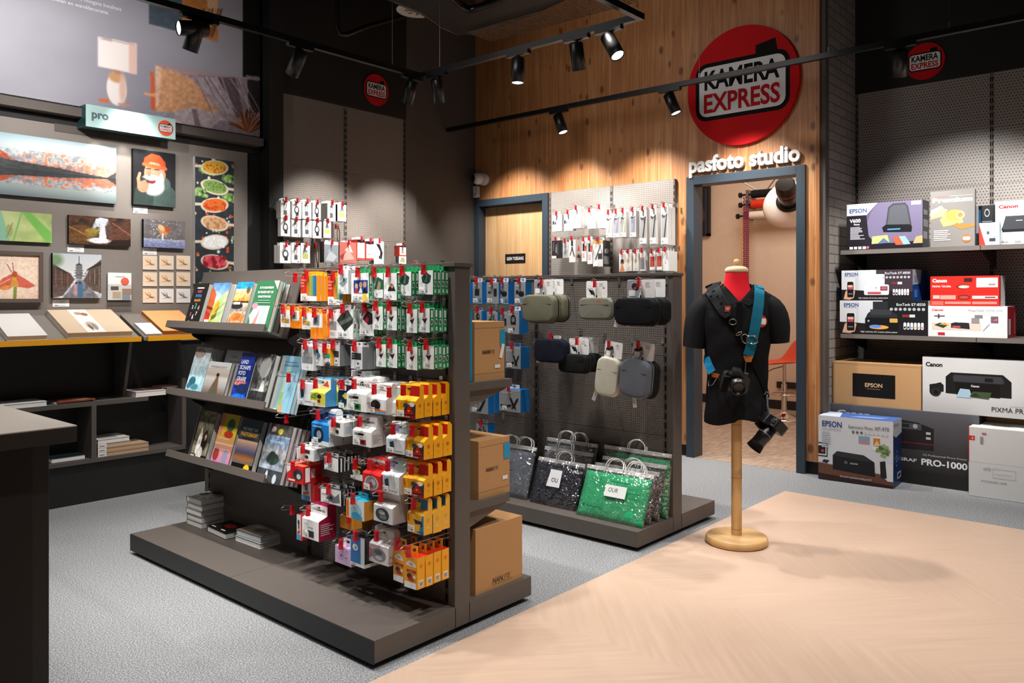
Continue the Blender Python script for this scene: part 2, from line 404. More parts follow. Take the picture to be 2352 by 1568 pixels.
def plain(name, col, rough=.7, amt=.06, scl=18.):
    k = NT(name); v, q = k.xyz(); nz = k.noise(v, scl, 4)
    k.set(Base_Color=k.mix(nz.outputs[0], [x * (1 - amt) for x in lin(col)], [x * (1 + amt) for x in lin(col)]), Roughness=rough)
    k.bump(k.noise(v, 300, 2).outputs[0], .05, .001); MT[name] = k.m
plain('dark_wall', '554e49'); plain('black_wall', '161514'); plain('taupe', '7d756e', .55); plain('beige_wall', 'd9c2ab'); plain('ceiling_black', '121110')
plain('steel_blue', '2f3b45', .4); plain('lam', '57504b', .5); plain('lam_black', '1a1918', .5); plain('lam_top', 'a89f97', .5)

# ------------------------------------------------------------------ the room shell
WX, PY_, DY, PX_, BY = 5.64, 5.40, 5.38, 6.37, 2.03        # pine wall, picture wall, dark wall, printer wall, brick return
FX, FY = 5.031, 2.045                                       # corner of the oak floor
ZC = 4.3
struct(MB().box(-3, -3.5, -.05, 5.66, 5.6, 0, '888888', 'carpet').box(5.66, -3.5, -.05, 6.5, 2.0, 0, '888888', 'carpet').build('floor'))
struct(MB().box(-3, -3.5, .0005, FX, FY, .003, '888888', 'oak_floor').build('floor'))
struct(MB().box(5.645, 2.16, -.05, 9, 4.8, .001, '888888', 'studio_floor').build('floor'))
struct(MB().box(-3, -3.5, ZC, 9, 5.6, ZC + .1, '888888', 'ceiling_black').build('ceiling'))
w = MB()                                                    # pine wall with two openings
for y0, y1, z0, z1 in ((2.045, 2.14, .09, ZC), (2.14, 3.07, 2.19, ZC), (3.07, 4.47, .09, ZC), (4.47, 5.38, 2.19, ZC)):
    w.box(WX, y0, z0, WX + .1, y1, z1, '888888', 'pine_wall')
struct(w.build('wall_right'))
w = MB().box(WX + .015, 2.045, 0, WX + .1, 2.14, .09, '888888', 'black_wall').box(WX + .015, 3.07, 0, WX + .1, 4.47, .09, '888888', 'black_wall')
struct(w.build('baseboard_right'))
struct(MB().box(3.31, DY, 0, WX, DY + .15, ZC, '888888', 'dark_wall').build('wall_back'))
struct(MB().box(-3, PY_, 0, 3.31, PY_ + .15, ZC, '888888', 'black_wall').build('wall_left'))
struct(MB().box(WX + .02, BY - .02, 0, 5.73, BY + .015, ZC, '888888', 'dark_wall').build('trim_1'))
struct(MB().box(5.73, BY, 0, PX_, BY + .12, ZC, '888888', 'brick').build('wall_return'))
struct(MB().box(PX_ + .02, -3.5, 0, PX_ + .1, BY + .02, ZC, '888888', 'dark_wall').build('wall_printers'))
struct(MB().box(PX_ - .02, -3.5, 2.81, PX_ + .02, BY, ZC, '888888', 'black_wall').build('trim_2'))
tl = aty(640, 210, DY - .03); tr = aty(930, 268, DY - .03)
struct(MB().box(tl.x - .02, DY - .05, tl.z, tr.x, DY, ZC, '888888', 'black_wall').build('trim_3'))
struct(MB().box(tr.x, DY - .035, 0, tr.x + .13, DY, ZC, '888888', 'dark_wall').build('trim_4'))
# studio behind the open doorway
SX = 8.7
struct(MB().box(SX, 2.16, 0, SX + .1, 4.7, 3.2, '888888', 'beige_wall').build('wall_studio_back'))
struct(MB().box(WX + .1, 4.6, 0, SX, 4.7, 3.2, '888888', 'beige_wall').build('wall_studio_left'))
struct(MB().box(5.76, 2.152, 0, SX, 2.17, 3.2, '888888', 'beige_wall').build('wall_studio_right'))
struct(MB().box(WX + .1, 2.152, 3.2, SX + .1, 4.7, 3.3, '888888', 'beige_wall').build('ceiling'))
struct(MB().box(SX - .015, 2.17, .001, SX, 4.6, .1, '888888', 'black_wall').build('baseboard_studio'))
struct(MB().box(SX - .03, 2.17, .24, SX, 3.62, .31, '888888', 'black_wall').build('trim_5'))
# door frames
def frame_box(m, y0, y1, zt, wd_, x0, x1, c, mat):
    m.box(x0, y0, 0, x1, y0 + wd_, zt, c, mat); m.box(x0, y1 - wd_, 0, x1, y1, zt, c, mat); m.box(x0, y0 + wd_, zt - wd_, x1, y1 - wd_, zt, c, mat); return m
d1 = frame_box(MB(), 2.137, 3.074, 2.193, .065, WX - .025, WX + .12, '888888', 'steel_blue').build('door_1', bevel=.002); struct(d1)
d2 = frame_box(MB(), 4.462, 5.377, 2.193, .065, WX - .025, WX + .12, '888888', 'steel_blue').build('door_2', bevel=.002); struct(d2)
MB().box(WX + .07, 4.527, .01, WX + .11, 5.312, 2.12, '888888', 'pine_door').build('door_leaf', d2)
p = atx(1161, 580, WX + .07); q = atx(1207, 603, WX + .07)
sg = MB(); yy = p.y - q.y; zz = .087
sg.box(0, -.004, 0, yy, 0, zz, '15120f', 'matte'); sg.front(0, 0, yy, zz, -.004, [('t', .5, .33, .34, 'GEEN TOEGANG', 'e8e4e0', {'al': 'c', 'w': .84, 'b': .02})])
tag(sg.build('door_sign', loc=(WX + .07, p.y, q.z), rz=RX), 'small black sign reading GEEN TOEGANG on the pale pine door', 'sign')

def peg_bay(name, y0, y1, z0, z1, X, mat, label, group=None, slots=True):
    t = thing(name, label, 'pegboard', (X, (y0 + y1) / 2, 0), 0, group); w2 = (y1 - y0) / 2
    m = MB(); n = max(1, round((z1 - z0) / .4)); hh = (z1 - z0) / n
    for i in range(n): m.box(0, -w2 + .012, z0 + i * hh + .001, .02, w2 - .012, z0 + (i + 1) * hh - .001, '888888', mat)
    m.build('perforated_panel', t)
    for s_ in (-1, 1):
        u = MB(); u.box(-.006, s_ * w2 - (.012 if s_ > 0 else 0), z0, .025, s_ * w2 + (0 if s_ > 0 else .012), z1, '6d6560', 'laminate')
        it = []
        for j in range(int((z1 - z0) / .05)): u.box(-.0072, s_ * (w2 - .006) - .003, z0 + j * .05 + .01, -.006, s_ * (w2 - .006) + .003, z0 + j * .05 + .04, '060606', 'matte')
        u.build('slotted_upright', t)
    return t
SEAM = atx(1405, 428, WX - .03).y
peg_bay('pegboard_panel', SEAM, 4.431, .1, 2.19, WX - .03, 'peg_wall', 'grey pegboard panel beside the pale pine door')
peg_bay('pegboard_panel', 3.169, SEAM, .1, 2.19, WX - .03, 'peg_wall', 'grey pegboard panel beside the open studio doorway')
ps = atx(2278, 300, PX_ - .01).y
peg_bay('pegboard_panel', ps, BY - .01, .09, 2.82, PX_ - .01, 'peg_print', 'pegboard wall panel behind the printers next to the brick wall')
peg_bay('pegboard_panel', ps - .97, ps, .09, 2.82, PX_ - .01, 'peg_print', 'pegboard wall panel behind the scanner box at the right edge')
def peg_bay_y(x0, x1, z0, z1, Y, label):
    t = thing('pegboard_panel', label, 'pegboard', ((x0 + x1) / 2, Y, 0)); w2 = (x1 - x0) / 2
    m = MB(); n = 5; hh = (z1 - z0) / n
    for i in range(n): m.box(-w2 + .012, 0, z0 + i * hh + .001, w2 - .012, .02, z0 + (i + 1) * hh - .001, '888888', 'peg_far')
    m.build('perforated_panel', t)
    for s_ in (-1, 1):
        u = MB().box(s_ * w2 - (.012 if s_ > 0 else 0), -.006, z0, s_ * w2 + (0 if s_ > 0 else .012), .02, z1, '6d6560', 'laminate')
        for j in range(int((z1 - z0) / .05)): u.box(s_ * (w2 - .006) - .003, -.0072, z0 + j * .05 + .01, s_ * (w2 - .006) + .003, -.006, z0 + j * .05 + .04, '060606', 'matte')
        u.build('slotted_upright', t)
FYP = DY - .022
sx = aty(793, 400, FYP).x
peg_bay_y(tl.x, sx, .1, tl.z, FYP, 'tall dark pegboard panel next to the picture wall')
peg_bay_y(sx, tr.x, .1, tl.z, FYP, 'tall dark pegboard panel next to the plain dark wall')
# ================================================================== gondolas
def gondola(x0, xa, xb, x1, y0, y1, zt, dz, label, tall=0.0):
    g = thing('display_gondola', label, 'display shelf', ((xa + xb) / 2, (y0 + y1) / 2, 0)); ox, oy = (xa + xb) / 2, (y0 + y1) / 2
    def B(*a): return MB(Matrix.Translation((-ox, -oy, 0))).box(*a)
    for nm, a, b in (('deck', x0, xa + .002), ('deck', xb - .002, x1)):
        ym = (y0 + y1) / 2
        m = MB(Matrix.Translation((-ox, -oy, 0)))
        m.box(a, y0, .022, b, ym - .0012, dz, '888888', 'lam'); m.box(a, ym + .0012, .022, b, y1, dz, '888888', 'lam'); m.build(nm, g, bevel=.0015)
    if tall: B(x0 - .004, y0 + .001, .02, x0 + .001, y1, dz - .002, '888888', 'lam_black').build('kick_panel', g)  # thin near-black sheet over the front face of the deck
    B(x0 + .04, y0 + .04, 0, x1 - .04, y1 - .04, .03, '888888', 'lam_black').build('plinth', g)
    B(xa - .004, y0, .022, xb + .004, y0 + .035, zt - .016, '888888', 'lam').build('end_panel', g, bevel=.0015)
    B(xa - .004, y1 - .035, .022, xb + .004, y1, zt - .016, '888888', 'lam').build('end_panel', g, bevel=.0015)
    B(xa - .012, y0 - .006, zt - .016, xb + .012, y1 + .006, zt, '888888', 'lam').build('top_cap', g, bevel=.0015)
    ym = (y0 + y1) / 2
    for X in (xa, xb - .012):
        for ya, yb in ((y0 + .055, ym - .015), (ym + .015, y1 - .055)):
            m = MB(Matrix.Translation((-ox, -oy, 0))); n = 3; hh = (zt - .02 - dz) / n
            for i in range(n): m.box(X, ya, dz + i * hh + .001, X + .012, yb, dz + (i + 1) * hh - .001, '888888', 'peg_dark')
            m.build('perforated_panel', g)
    for yy in (y0 + .045, ym, y1 - .045):
        m = MB(Matrix.Translation((-ox, -oy, 0))).box(xa - .002, yy - .012, dz, xb + .002, yy + .012, zt - .016, '4a4440', 'laminate')
        for j in range(int((zt - dz) / .05)):
            for X in (xa - .0035, xb + .002): m.box(X, yy - .004, dz + j * .05 + .01, X + .0015, yy + .004, dz + j * .05 + .04, '040404', 'matte')
        m.build('slotted_upright', g)
    return g
DZ = .1
G1 = gondola(1.711, 2.095, 2.168, 2.535, 2.10, 3.952, 1.381, DZ, 'near display gondola with slanted book shelves and crowded wire hooks', 1)
G2 = gondola(3.351, 3.70, 3.786, 4.166, 2.10, 3.95, 1.381, DZ, 'far display gondola with hanging pouches and plastic wrapped bags')
SH = math.radians(17)
_n = Vector((-math.cos(SH), 0, math.sin(SH))); _u = Vector((math.sin(SH), 0, math.cos(SH)))
SHELF = [Vector((1.972, 0, z)) for z in (1.092, .762, .452)]
BAY0, BAY1 = 3.015, 3.90
for s_, o in zip(('upper', 'middle', 'lower'), SHELF):
    gl = Vector((-(2.095 + 2.168) / 2, -(2.10 + 3.952) / 2, 0)); M = Matrix.Translation(gl)
    m = MB(M)                                               # leaning back plate + ledge + lip, one bent sheet
    def pt(n_, u_, y): q = o + _n * n_ + _u * u_; return (q.x, y, q.z)
    prof = [(0, -.01), (0, .30), (-.008, .30), (-.008, -.022), (.115, -.022), (.115, .012), (.108, .012), (.108, -.01)]
    vs = [pt(a, b, BAY0) for a, b in prof] + [pt(a, b, BAY1) for a, b in prof]; n = len(prof)
    m.add(vs, [(0, 1, 2, 3), (0, 3, 4, 7), (4, 5, 6, 7)], '888888', 'lam')
    m.add(vs, [(11, 10, 9, 8), (15, 12, 11, 8), (15, 14, 13, 12)], '888888', 'lam'); m.add(vs, [(i, i + n, (i + 1) % n + n, (i + 1) % n) for i in range(n)], '888888', 'lam')
    sf = m.build('book_shelf', G1)
    for yy in (BAY0 + .02, BAY1 - .02):
        b = MB(M); q0 = o + _u * -.022; b.prism([(2.095, o.z + .02), (o.x + .01, o.z - .028), (o.x + .02, o.z - .04), (2.095, o.z - .1)][::-1], .003, '3a3633', 'laminate', axis='y', o=yy)
        b.build('shelf_bracket', sf)
# shelves for cartons on the right flank of the near gondola
NS = []
for i, z in enumerate((.925, .467)):
    M = Matrix.Translation((-(2.095 + 2.168) / 2, -(2.10 + 3.952) / 2, 0))
    m = MB(M).box(2.17, 2.10, z - .03, 2.415 if i == 0 else 2.40, 3.0, z, '888888', 'lam'); sf = m.build('flat_shelf', G1, bevel=.0015)
    b = MB(M).prism([(2.17, z - .03), (2.17, z - .1), (2.40, z - .04), (2.40, z - .03)], .003, '6b625b', 'laminate', axis='y', o=2.12); b.build('shelf_bracket', sf)

# ================================================================== counter in the left foreground
t = thing('service_counter', 'dark service counter with pale grey worktop at the left edge', 'counter', (.4, 2.8, 0))
M = Matrix.Translation((-.4, -2.8, 0))
MB(M).box(-.6, 2.335, .855, .866, 4.2, .896, '2e2825', 'laminate').box(-.6, 2.335, .8962, .866, 4.2, .90, '888888', 'lam_top').build('worktop', t, bevel=.001)
MB(M).box(.78, 2.415, 0, .823, 4.1, .855, '888888', 'lam_black').build('side_panel', t, bevel=.002)
MB(M).box(-.5, 2.46, .0, .78, 2.48, .855, '0d0f13', 'laminate').build('front_panel', t)
m = MB(M).box(.70, 2.41, 0, .782, 2.462, .855, '241f1d', 'laminate'); m.build('corner_post', t, bevel=.002)
m = MB(M); m.lathe([(.011, 0), (.011, .004), (.006, .005)], '050505', 'plastic', 16, (.655, 2.46, .72), axis='y'); m.build('lock', t)
# ================================================================== hanging goods: shared builders
ORD = ['front one', 'second from the front', 'third from the front', 'fourth from the front', 'fifth from the front', 'sixth from the front']
def lines(x0, y0, x1, y1, n, c='8a8a8a', seed=1, th=.45):
    q = random.Random(seed); out = []; dy = (y1 - y0) / n
    for i in range(n): out.append(('r', x0, y1 - (i + th) * dy, x0 + (x1 - x0) * q.uniform(.55, 1), y1 - i * dy, c))
    return out
def price_label(root, x, z, w=.034, h=.022, y=-.0012, tilt=0.0):
    m = MB(); m.box(-w / 2, -.0006, 0, w / 2, 0, h, 'f1f1ef', 'matte')
    m.front(-w / 2, 0, w / 2, h, -.0006, [('r', .1, .2, .32, .8, 'b9bcc2'), ('r', .42, .22, .5, .5, '55585c'), ('r', .56, .22, .8, .42, '6a6d72'), ('r', .42, .66, .92, .76, 'b0b2b5')])
    o = m.build('price_label', root); o.location = (x, y, z); o.rotation_euler = (0, tilt, 0); return o
def flat_pack(name, cat, w, h, t, st, label, loc, rz, group=None, price=True, tab=.02):
    r = thing(name, label, cat, loc, rz, group)
    m = MB().box(-w / 2, 0, 0, w / 2, t, h, st['body'], st.get('m', 'print'), {3: st['side'], 5: st['side'], 1: st.get('top', st['side'])})
    m.front(-w / 2, 0, w / 2, h, 0, st['art']); m.art((w / 2, 0, 0), (0, t, 0), (0, 0, h), st.get('sart', []), e=.0003); m.build('carton', r)
    if tab:
        tw = w * st.get('tabw', .55); y = t * .5; z0 = h; z1 = h + tab
        m = MB(); cc_ = st.get('tab', st['side']); sl = min(.012, tw * .2)
        for a, b, c_, d_ in ((-tw / 2, z0, -sl, z1), (sl, z0, tw / 2, z1), (-sl, z0, sl, z0 + tab * .35), (-sl, z1 - tab * .25, sl, z1)): m.box(a, y - .0006, b, c_, y + .0006, d_, cc_)
        m.build('hang_tab', r)
    if price: price_label(r, -w * .24, h * .06, min(.036, w * .45), min(.024, h * .2))
    return r
def cam_box(name, cat, w, h, t, H, st, label, loc, rz, group=None, price=True):
    r = thing(name, label, cat, loc, rz, group); k = .5 * t
    prof = [(0, 0), (t, 0), (t, H - .01), (t - .008, H), (k + .004, H), (k, H - .006), (k, h + .012), (.004, h), (0, h - .004)]
    m = MB(); n = len(prof); vs = [(-w / 2, y, z) for y, z in prof] + [(w / 2, y, z) for y, z in prof]
    m.add(vs, [tuple(range(n))[::-1], tuple(range(n, 2 * n))], st['side'])
    cols = [st['side']] * n; cols[n - 1] = st['body']; cols[n - 2] = st.get('top', st['body']); cols[6] = st.get('top', st['body']); cols[5] = st.get('tab', st['body'])
    for i in range(n): m.add(vs, [(i, (i + 1) % n, n + (i + 1) % n, n + i)], cols[i])
    m.front(-w / 2, 0, w / 2, h - .004, 0, st['art']); m.art((w / 2, 0, 0), (0, t, 0), (0, 0, h), st.get('sart', []), e=.0003); m.build('carton', r)
    tb = MB(); tb.box(-w / 2 + .001, k - .0008, h + .013, w / 2 - .001, k, H - .006, st.get('tab', st['body']))
    tb.front(-w / 2, h + .013, w / 2, H - .006, k - .0008, st.get('tart', []) + [('rr', .42, .62, .58, .78, '1c1c1c', .06)]); tb.build('header_card', r)
    if price: price_label(r, -w * .25, h * .05, min(.036, w * .42), min(.024, h * .33))
    return r
HOOK = None
def hook(X, Y, z, depth, clip, label, rz=RX):
    # depth: wire length in front of the board, clip: distance of the red stop clip from the board
    r = thing('peg_hook', label, 'hook', (X, Y, z), rz)
    m = MB()
    for dz_, L in ((0, depth), (.016, depth * .94)): m.tube([(0, 0, dz_), (0, -L * .9, dz_), (0, -L, dz_ + .006)], .0017, 'd8d8d8', 'metal', 6)
    m.tube([(0, -depth * .94, .016), (0, -depth, .012)], .0017, 'd8d8d8', 'metal', 6); m.box(-.012, -depth - .001, .004, .012, -depth, .026, 'e6e6e4', 'clear')
    m.box(-.009, -.004, -.012, .009, 0, .03, 'c9c9c9', 'metal'); m.build('wire_prong', r)
    c = MB(); w = .0075
    c.prism([(-w, .012), (-w * .7, .004), (-w * .75, -.012), (-w, -.026), (w, -.026), (w * .75, -.012), (w * .7, .004), (w, .012)], .014, 'c4101c', 'plastic', axis='y', o=-clip - .014)
    c.build('stop_clip', r, bevel=.0015); return r

# ---- printed styles
def stripes(cs, x0, y0, x1, y1): n = len(cs); return [('r', x0 + (x1 - x0) * i / n, y0, x0 + (x1 - x0) * (i + 1) / n, y1, c) for i, c in enumerate(cs)]
def st_orange(tx='POLAROID'):
    return dict(body='f4f2ee', side='f19a12', tab='f6a91c', art=[('r', 0, .3, .38, 1, 'd93a22')] + stripes(['e07a26', 'cf9a3e', '9bae4c', '79a562', '2f79a8', '2a6fa3'], .38, .22, 1, 1) + [('t', .05, .8, .07, 'COLOR', 'f6e3da'), ('t', .05, .68, .07, 'FILM', 'f6e3da'), ('t', .05, .56, .07, 'DUO', 'f6e3da'), ('t', .5, .07, .035, 'Polaroid', '555555', {'al': 'c'})])
def st_orange_small():
    return dict(body='f3f1ee', side='f4951a', tab='f8ae2b', tabw=.8, art=[('r', .1, .28, .9, .5, 'ee7d22'), ('p', [(.1, .28), (.5, .28), (.9, .5), (.5, .5)], 'e9b33a'), ('p', [(.6, .28), (.9, .28), (.9, .5)], '7fae6a'), ('r', .15, .6, .3, .85, 'c0c4c8'), ('r', .42, .62, .5, .85, '8d9398'), ('t', .5, .1, .05, 'Polaroid', '777777', {'al': 'c'})])
def st_orange_back():
    return dict(body='efedea', side='f4951a', tab='f8ae2b', art=[('r', 0, 0, 1, .45, 'f08a1f'), ('r', .25, .55, .75, .95, '9aa0a6')] + lines(.3, .58, .7, .92, 6, '44484c', 3) + [('t', .5, .15, .12, 'i', 'fbd7a6', {'al': 'c'})])
def st_instax(pic, side='12824a', tab='1c9a58', extra=[]):
    return dict(body='e9ebea', side=side, tab=tab, art=[('t', .08, .9, .04, 'instax', '9aa5a0')] + pic + [('r', .3, .12, .38, .24, '8d979c'), ('r', .44, .14, .62, .2, 'a9b0b3')] + extra + lines(.08, .03, .7, .1, 2, 'b5bbbb', 5), sart=[('r', .3, .62, .75, .92, 'dfe6e0'), ('p', [(.15, .35), (.6, .3), (.85, .52), (.4, .58)], 'eef0ec'), ('p', [(.25, .37), (.57, .34), (.72, .5), (.42, .53)], '2a332e'), ('r', .3, .06, .75, .22, 'bfe0c8'), ('r', .1, .24, .5, .28, '2fae68')])
HEX = [('p', [(.28, .5), (.2, .72), (.5, .95), (.88, .78), (.8, .52), (.6, .44)], '1d4a40'), ('p', [(.42, .52), (.5, .88), (.62, .86), (.6, .5)], '7d8a80'), ('e', .54, .8, .05, .06, 'd8b394')]
CONE = [('p', [(.3, .52), (.75, .62), (.55, .36)], '3a2730'), ('e', .5, .66, .22, .1, 'f1d9cf'), ('e', .42, .78, .06, .06, 'c65548'), ('e', .58, .8, .06, .06, 'd9a05f'), ('e', .5, .72, .1, .04, 'b7685a')]
CONE2 = [('p', [(.3, .56), (.78, .6), (.58, .36)], '402338'), ('e', .52, .62, .2, .06, 'e8cfc8'), ('e', .52, .74, .03, .03, 'd05050')]
PEOPLE = [('r', .14, .32, .95, .76, '24478f'), ('e', .3, .55, .09, .1, 'd2a383'), ('e', .55, .6, .09, .1, 'c79a7b'), ('e', .78, .6, .1, .11, 'c59372'), ('p', [(.18, .32), (.3, .52), (.45, .32)], 'c72837'), ('p', [(.42, .32), (.56, .54), (.68, .32)], 'e0ddd8'), ('p', [(.64, .32), (.8, .54), (.95, .32)], '191c28'), ('e', .78, .16, .15, None, 'f3c53a')]
CORNER = [('p', [(.35, .35), (.6, .85), (1, .72), (1, .35)], '225c48'), ('p', [(.55, .35), (.7, .7), (.85, .6), (.8, .35)], 'b08b6c'), ('e', .2, .16, .15, None, 'f3c53a')]
GIRLS = [('p', [(.3, .34), (.5, .62), (.72, .58), (.92, .34)], '2c2226'), ('e', .48, .56, .08, .07, 'd9a98c'), ('e', .66, .5, .08, .07, 'cf9a7c'), ('e', .22, .16, .15, None, 'f3c53a')]
DIAM = [('p', [(.02, .62), (.35, .9), (.7, .98), (1, .7), (1, .55), (.5, .25)], '3b4441'), ('p', [(.15, .55), (.9, .78), (.97, .6), (.5, .28)], '5f6a62'), ('p', [(.3, .45), (.95, .66), (.97, .58), (.5, .28)], '2c3431')]
DIAG = [('p', [(.22, .6), (.55, .9), (.95, .8), (.95, .45), (.62, .4)], '2d2430'), ('p', [(.3, .58), (.5, .72), (.66, .6), (.55, .44)], 'b02a36'), ('p', [(.1, .75), (.3, .95), (.38, .92), (.2, .7)], '6a6f75'), ('p', [(0, .62), (.8, .0), (.78, -.0), (0, .6)], '9aa0a2')]
def st_plain(body, side, art, tab='e8e8e6', **k): return dict(body=body, side=side, art=art, tab=tab, **k)
GREYCARD = [('r', .05, .3, .95, .95, 'a9acae'), ('r', .05, .3, .95, .55, '8a8d90'), ('t', .5, .1, .05, 'Polaroid', '666666', {'al': 'c'}), ('r', .15, .7, .3, .9, 'd9dadb')]
DARKPACK = [('r', .08, .42, .9, .72, '2d2f33'), ('t', .14, .6, .05, 'MONO', 'd6d6d6'), ('t', .14, .5, .05, 'BLACK', 'd6d6d6'), ('r', .2, .8, .35, .95, '9ea2a6'), ('p', [(.45, .1), (.8, .1), (.8, .42), (.6, .38)], 'dfe2e4'), ('e', .66, .25, .07, .06, '2a2a2c')]
MAGN = [('e', .45, .7, .12, .12, '2c3c4a'), ('p', [(.3, .45), (.62, .7), (.8, .5), (.5, .3)], '55819a'), ('e', .4, .42, .1, .08, 'd4c2b4'), ('r', .2, .12, .6, .16, 'a0a4a8')]
def kodak(st=0):
    if st < 2:
        band = [('r', .62, 0, 1, 1, 'f3a712'), ('p', [(.45, 0), (.98, 0), (1, .82), (.72, .9), (.42, .5)], '34312f'), ('e', .8, .8, .14, .13, 'efece6'), ('e', .5, .72, .12, .14, '3d4a57'), ('p', [(.42, .2), (.7, .8), (.92, .24)], 'c1201c'), ('e', .66, .42, .05, .05, 'f2b83b'), ('r', .4, .0, 1, .17, '8e1a1e'), ('t', .44, .04, .09, 'FunSaver', 'f4efe6'), ('r', .04, .62, .12, .95, 'd33a1c'), ('r', .2, .8, .4, .83, 'c98a10')]
        return dict(body='f5ac14', side='f4a90f', top='f8b526', tab='f6ae18', tart=[('p', [(.5, 0), (1, 0), (1, 1), (.6, 1)], 'c3201b'), ('t', .08, .3, .16, 'Kodak', 'd0281c', {'b': .02}), ('r', .1, .72, .5, .8, 'c3201b')], art=band, sart=[('e', .5, .68, .2, None, 'd98a0c'), ('e', .5, .68, .1, None, 'd05a14'), ('r', .45, .28, .56, .4, 'd08a10')])
    return dict(body='f6b424', side='f0b035', top='f6bb3a', tab='f7ba30', tart=[('p', [(.55, 0), (1, 0), (1, 1), (0, 1), (0, .85), (.6, .8)], '2a7fae'), ('t', .1, .3, .16, 'Kodak', 'd0281c', {'b': .02})], art=[('p', [(.7, 0), (1, 0), (1, 1), (.9, 1)], '2a7fae'), ('p', [(.38, .75), (.5, .5), (.85, .55), (.8, .42), (.92, .42), (.9, .68), (.5, .72)], '22231f'), ('r', .04, .62, .12, .95, 'd33a1c'), ('r', .6, 0, 1, .15, '1f5f8a'), ('t', .62, .03, .08, 'Sport', 'f0efe8')], sart=[('e', .5, .68, .2, None, 'dba030'), ('r', .4, .28, .56, .4, 'e8cda0')])
def box_white(name1='HARMAN', col='2f8a4a', stripe='1a1a1a', sidecol='e4e4e2', body='edece9', reg=None):
    return dict(body=body, side=sidecol, tab='eeedea', art=[('r', .1, .72, .6, .86, stripe), ('t', .13, .75, .08, 'READY', 'f2f2f2'), ('t', .3, .55, .1, 'CAMERA', '333333'), ('r', .35, .12, .72, .45, col), ('e', .55, .28, .09, .12, '202020'), ('r', .08, .15, .22, .42, 'c9d6c9')], tart=[('t', .5, .3, .26, name1, '1c1c1c', {'al': 'c', 'b': .02, 'w': .72})], sart=lines(.1, .2, .9, .8, 6, 'bcbcba', 8))
S = {}
S['film1'] = st_orange(); S['film_s'] = st_orange_small(); S['film_b'] = st_orange_back()
S['red_strip'] = st_plain('d8352a', 'ef7a1e', [('r', 0, 0, 1, .45, 'ef7a1e'), ('t', .12, .82, .07, 'COL', 'f2d6cc'), ('t', .12, .7, .07, 'FILM', 'f2d6cc'), ('t', .12, .58, .07, 'SX', 'f2d6cc')])
S['grey_strip'] = st_plain('d9dadb', '8d9093', [('r', 0, .35, 1, .7, '8e9194'), ('t', .12, .82, .06, 'B&W', '55585c')] + lines(.1, .08, .8, .25, 3, '9a9a9a'))
S['wht_cam'] = st_plain('e4e5e6', 'c3c5c7', [('p', [(.1, .45), (.9, .7), (.9, .5), (.5, .3)], '8fa2a5'), ('r', .15, .82, .4, .94, 'c2c6c9'), ('e', .6, .6, .1, .08, '49575a'), ('t', .5, .08, .04, 'Polaroid', '777777', {'al': 'c'})])
for n_, pc in (('people', PEOPLE), ('corner', CORNER), ('girls', GIRLS), ('hex', HEX), ('cone', CONE), ('cone2', CONE2), ('diag', DIAG)): S[n_] = st_instax(pc)
S['diam'] = st_instax(DIAM, side='c4c8c9', tab='dfe1e1')
S['greycard'] = st_plain('e6e7e8', 'c0c2c4', GREYCARD); S['magnet'] = st_plain('e3e5e6', 'c9cbcd', MAGN); S['dark'] = st_plain('c9cbcd', '6f7275', DARKPACK)
S['colour'] = st_plain('eceae6', 'e6a020', [('r', 0, .7, 1, 1, 'f0a51c'), ('r', 0, .45, 1, .68, '46a06a'), ('r', .2, .52, .5, .62, 'e8e8e8'), ('r', 0, .0, 1, .18, '27292c'), ('e', .75, .15, .18, .09, '2a6fae'), ('e', .3, .12, .14, .07, 'e08a2a')])
S['kodak'] = kodak(0); S['kodak_sport'] = kodak(2)
S['harman'] = box_white(); S['harman_red'] = box_white('HARMAN', 'b8242c', '101010'); S['harman_mag'] = box_white('HARMAN', '2a2a2a', 'edece9', 'a01440')
S['lomo'] = st_plain('ecebe9', 'c9c9c8', [('e', .45, .6, .26, .34, '1f2023'), ('e', .5, .45, .12, .18, '0d0d0e'), ('r', 0, .18, 1, .3, 'e88a3a'), ('r', 0, .06, 1, .18, '5aa7d6'), ('r', 0, .3, .7, .36, 'd64c3c')], tart=[('t', .5, .3, .2, 'SIMPLE', '30354a', {'al': 'c'}), ('r', .1, .15, .35, .5, 'b9bcc2')])
S['aqua'] = st_plain('dfe6e8', 'cfd8d8', [('r', .15, .1, .45, .9, '9fc4d4'), ('p', [(.2, .75), (.4, .85), (.45, .4), (.25, .3)], '30363c'), ('r', .5, .2, .9, .5, 'e9eaea')], tart=[('p', [(0, .3), (.4, .2), (.45, .9), (0, .9)], '8e8ac0'), ('p', [(.5, .2), (1, .1), (1, .8), (.6, .9)], 'b8dbe0')])
S['lime'] = st_plain('d3c84a', '3f86b8', [('e', .6, .75, .14, .16, '2a2320'), ('e', .58, .42, .1, .12, '7a3a2a'), ('p', [(0, .7), (.2, .95), (.5, .8), (.35, .6)], '6fae4a'), ('r', .0, .0, 1, .12, 'd9ccd8')], tart=[('e', .3, .7, .2, .18, '6bb0d8'), ('p', [(.5, .3), (.9, .2), (.8, .9)], 'd94a3a')], tab='e9e8cf')
S['fish'] = st_plain('14222b', '121a20', [('p', [(.3, .55), (.6, .7), (.95, .55), (.6, .42)], 'd9d04a'), ('p', [(.3, .0), (.75, .3), (1, .3), (1, .0)], '2f7fc0'), ('p', [(.4, 0), (.8, .22), (1, .22), (1, .1), (.6, 0)], 'e5c53a'), ('p', [(.1, .3), (.3, .4), (.35, .2)], '3f8f5a'), ('r', .1, .78, .7, .98, 'd9dde0')])
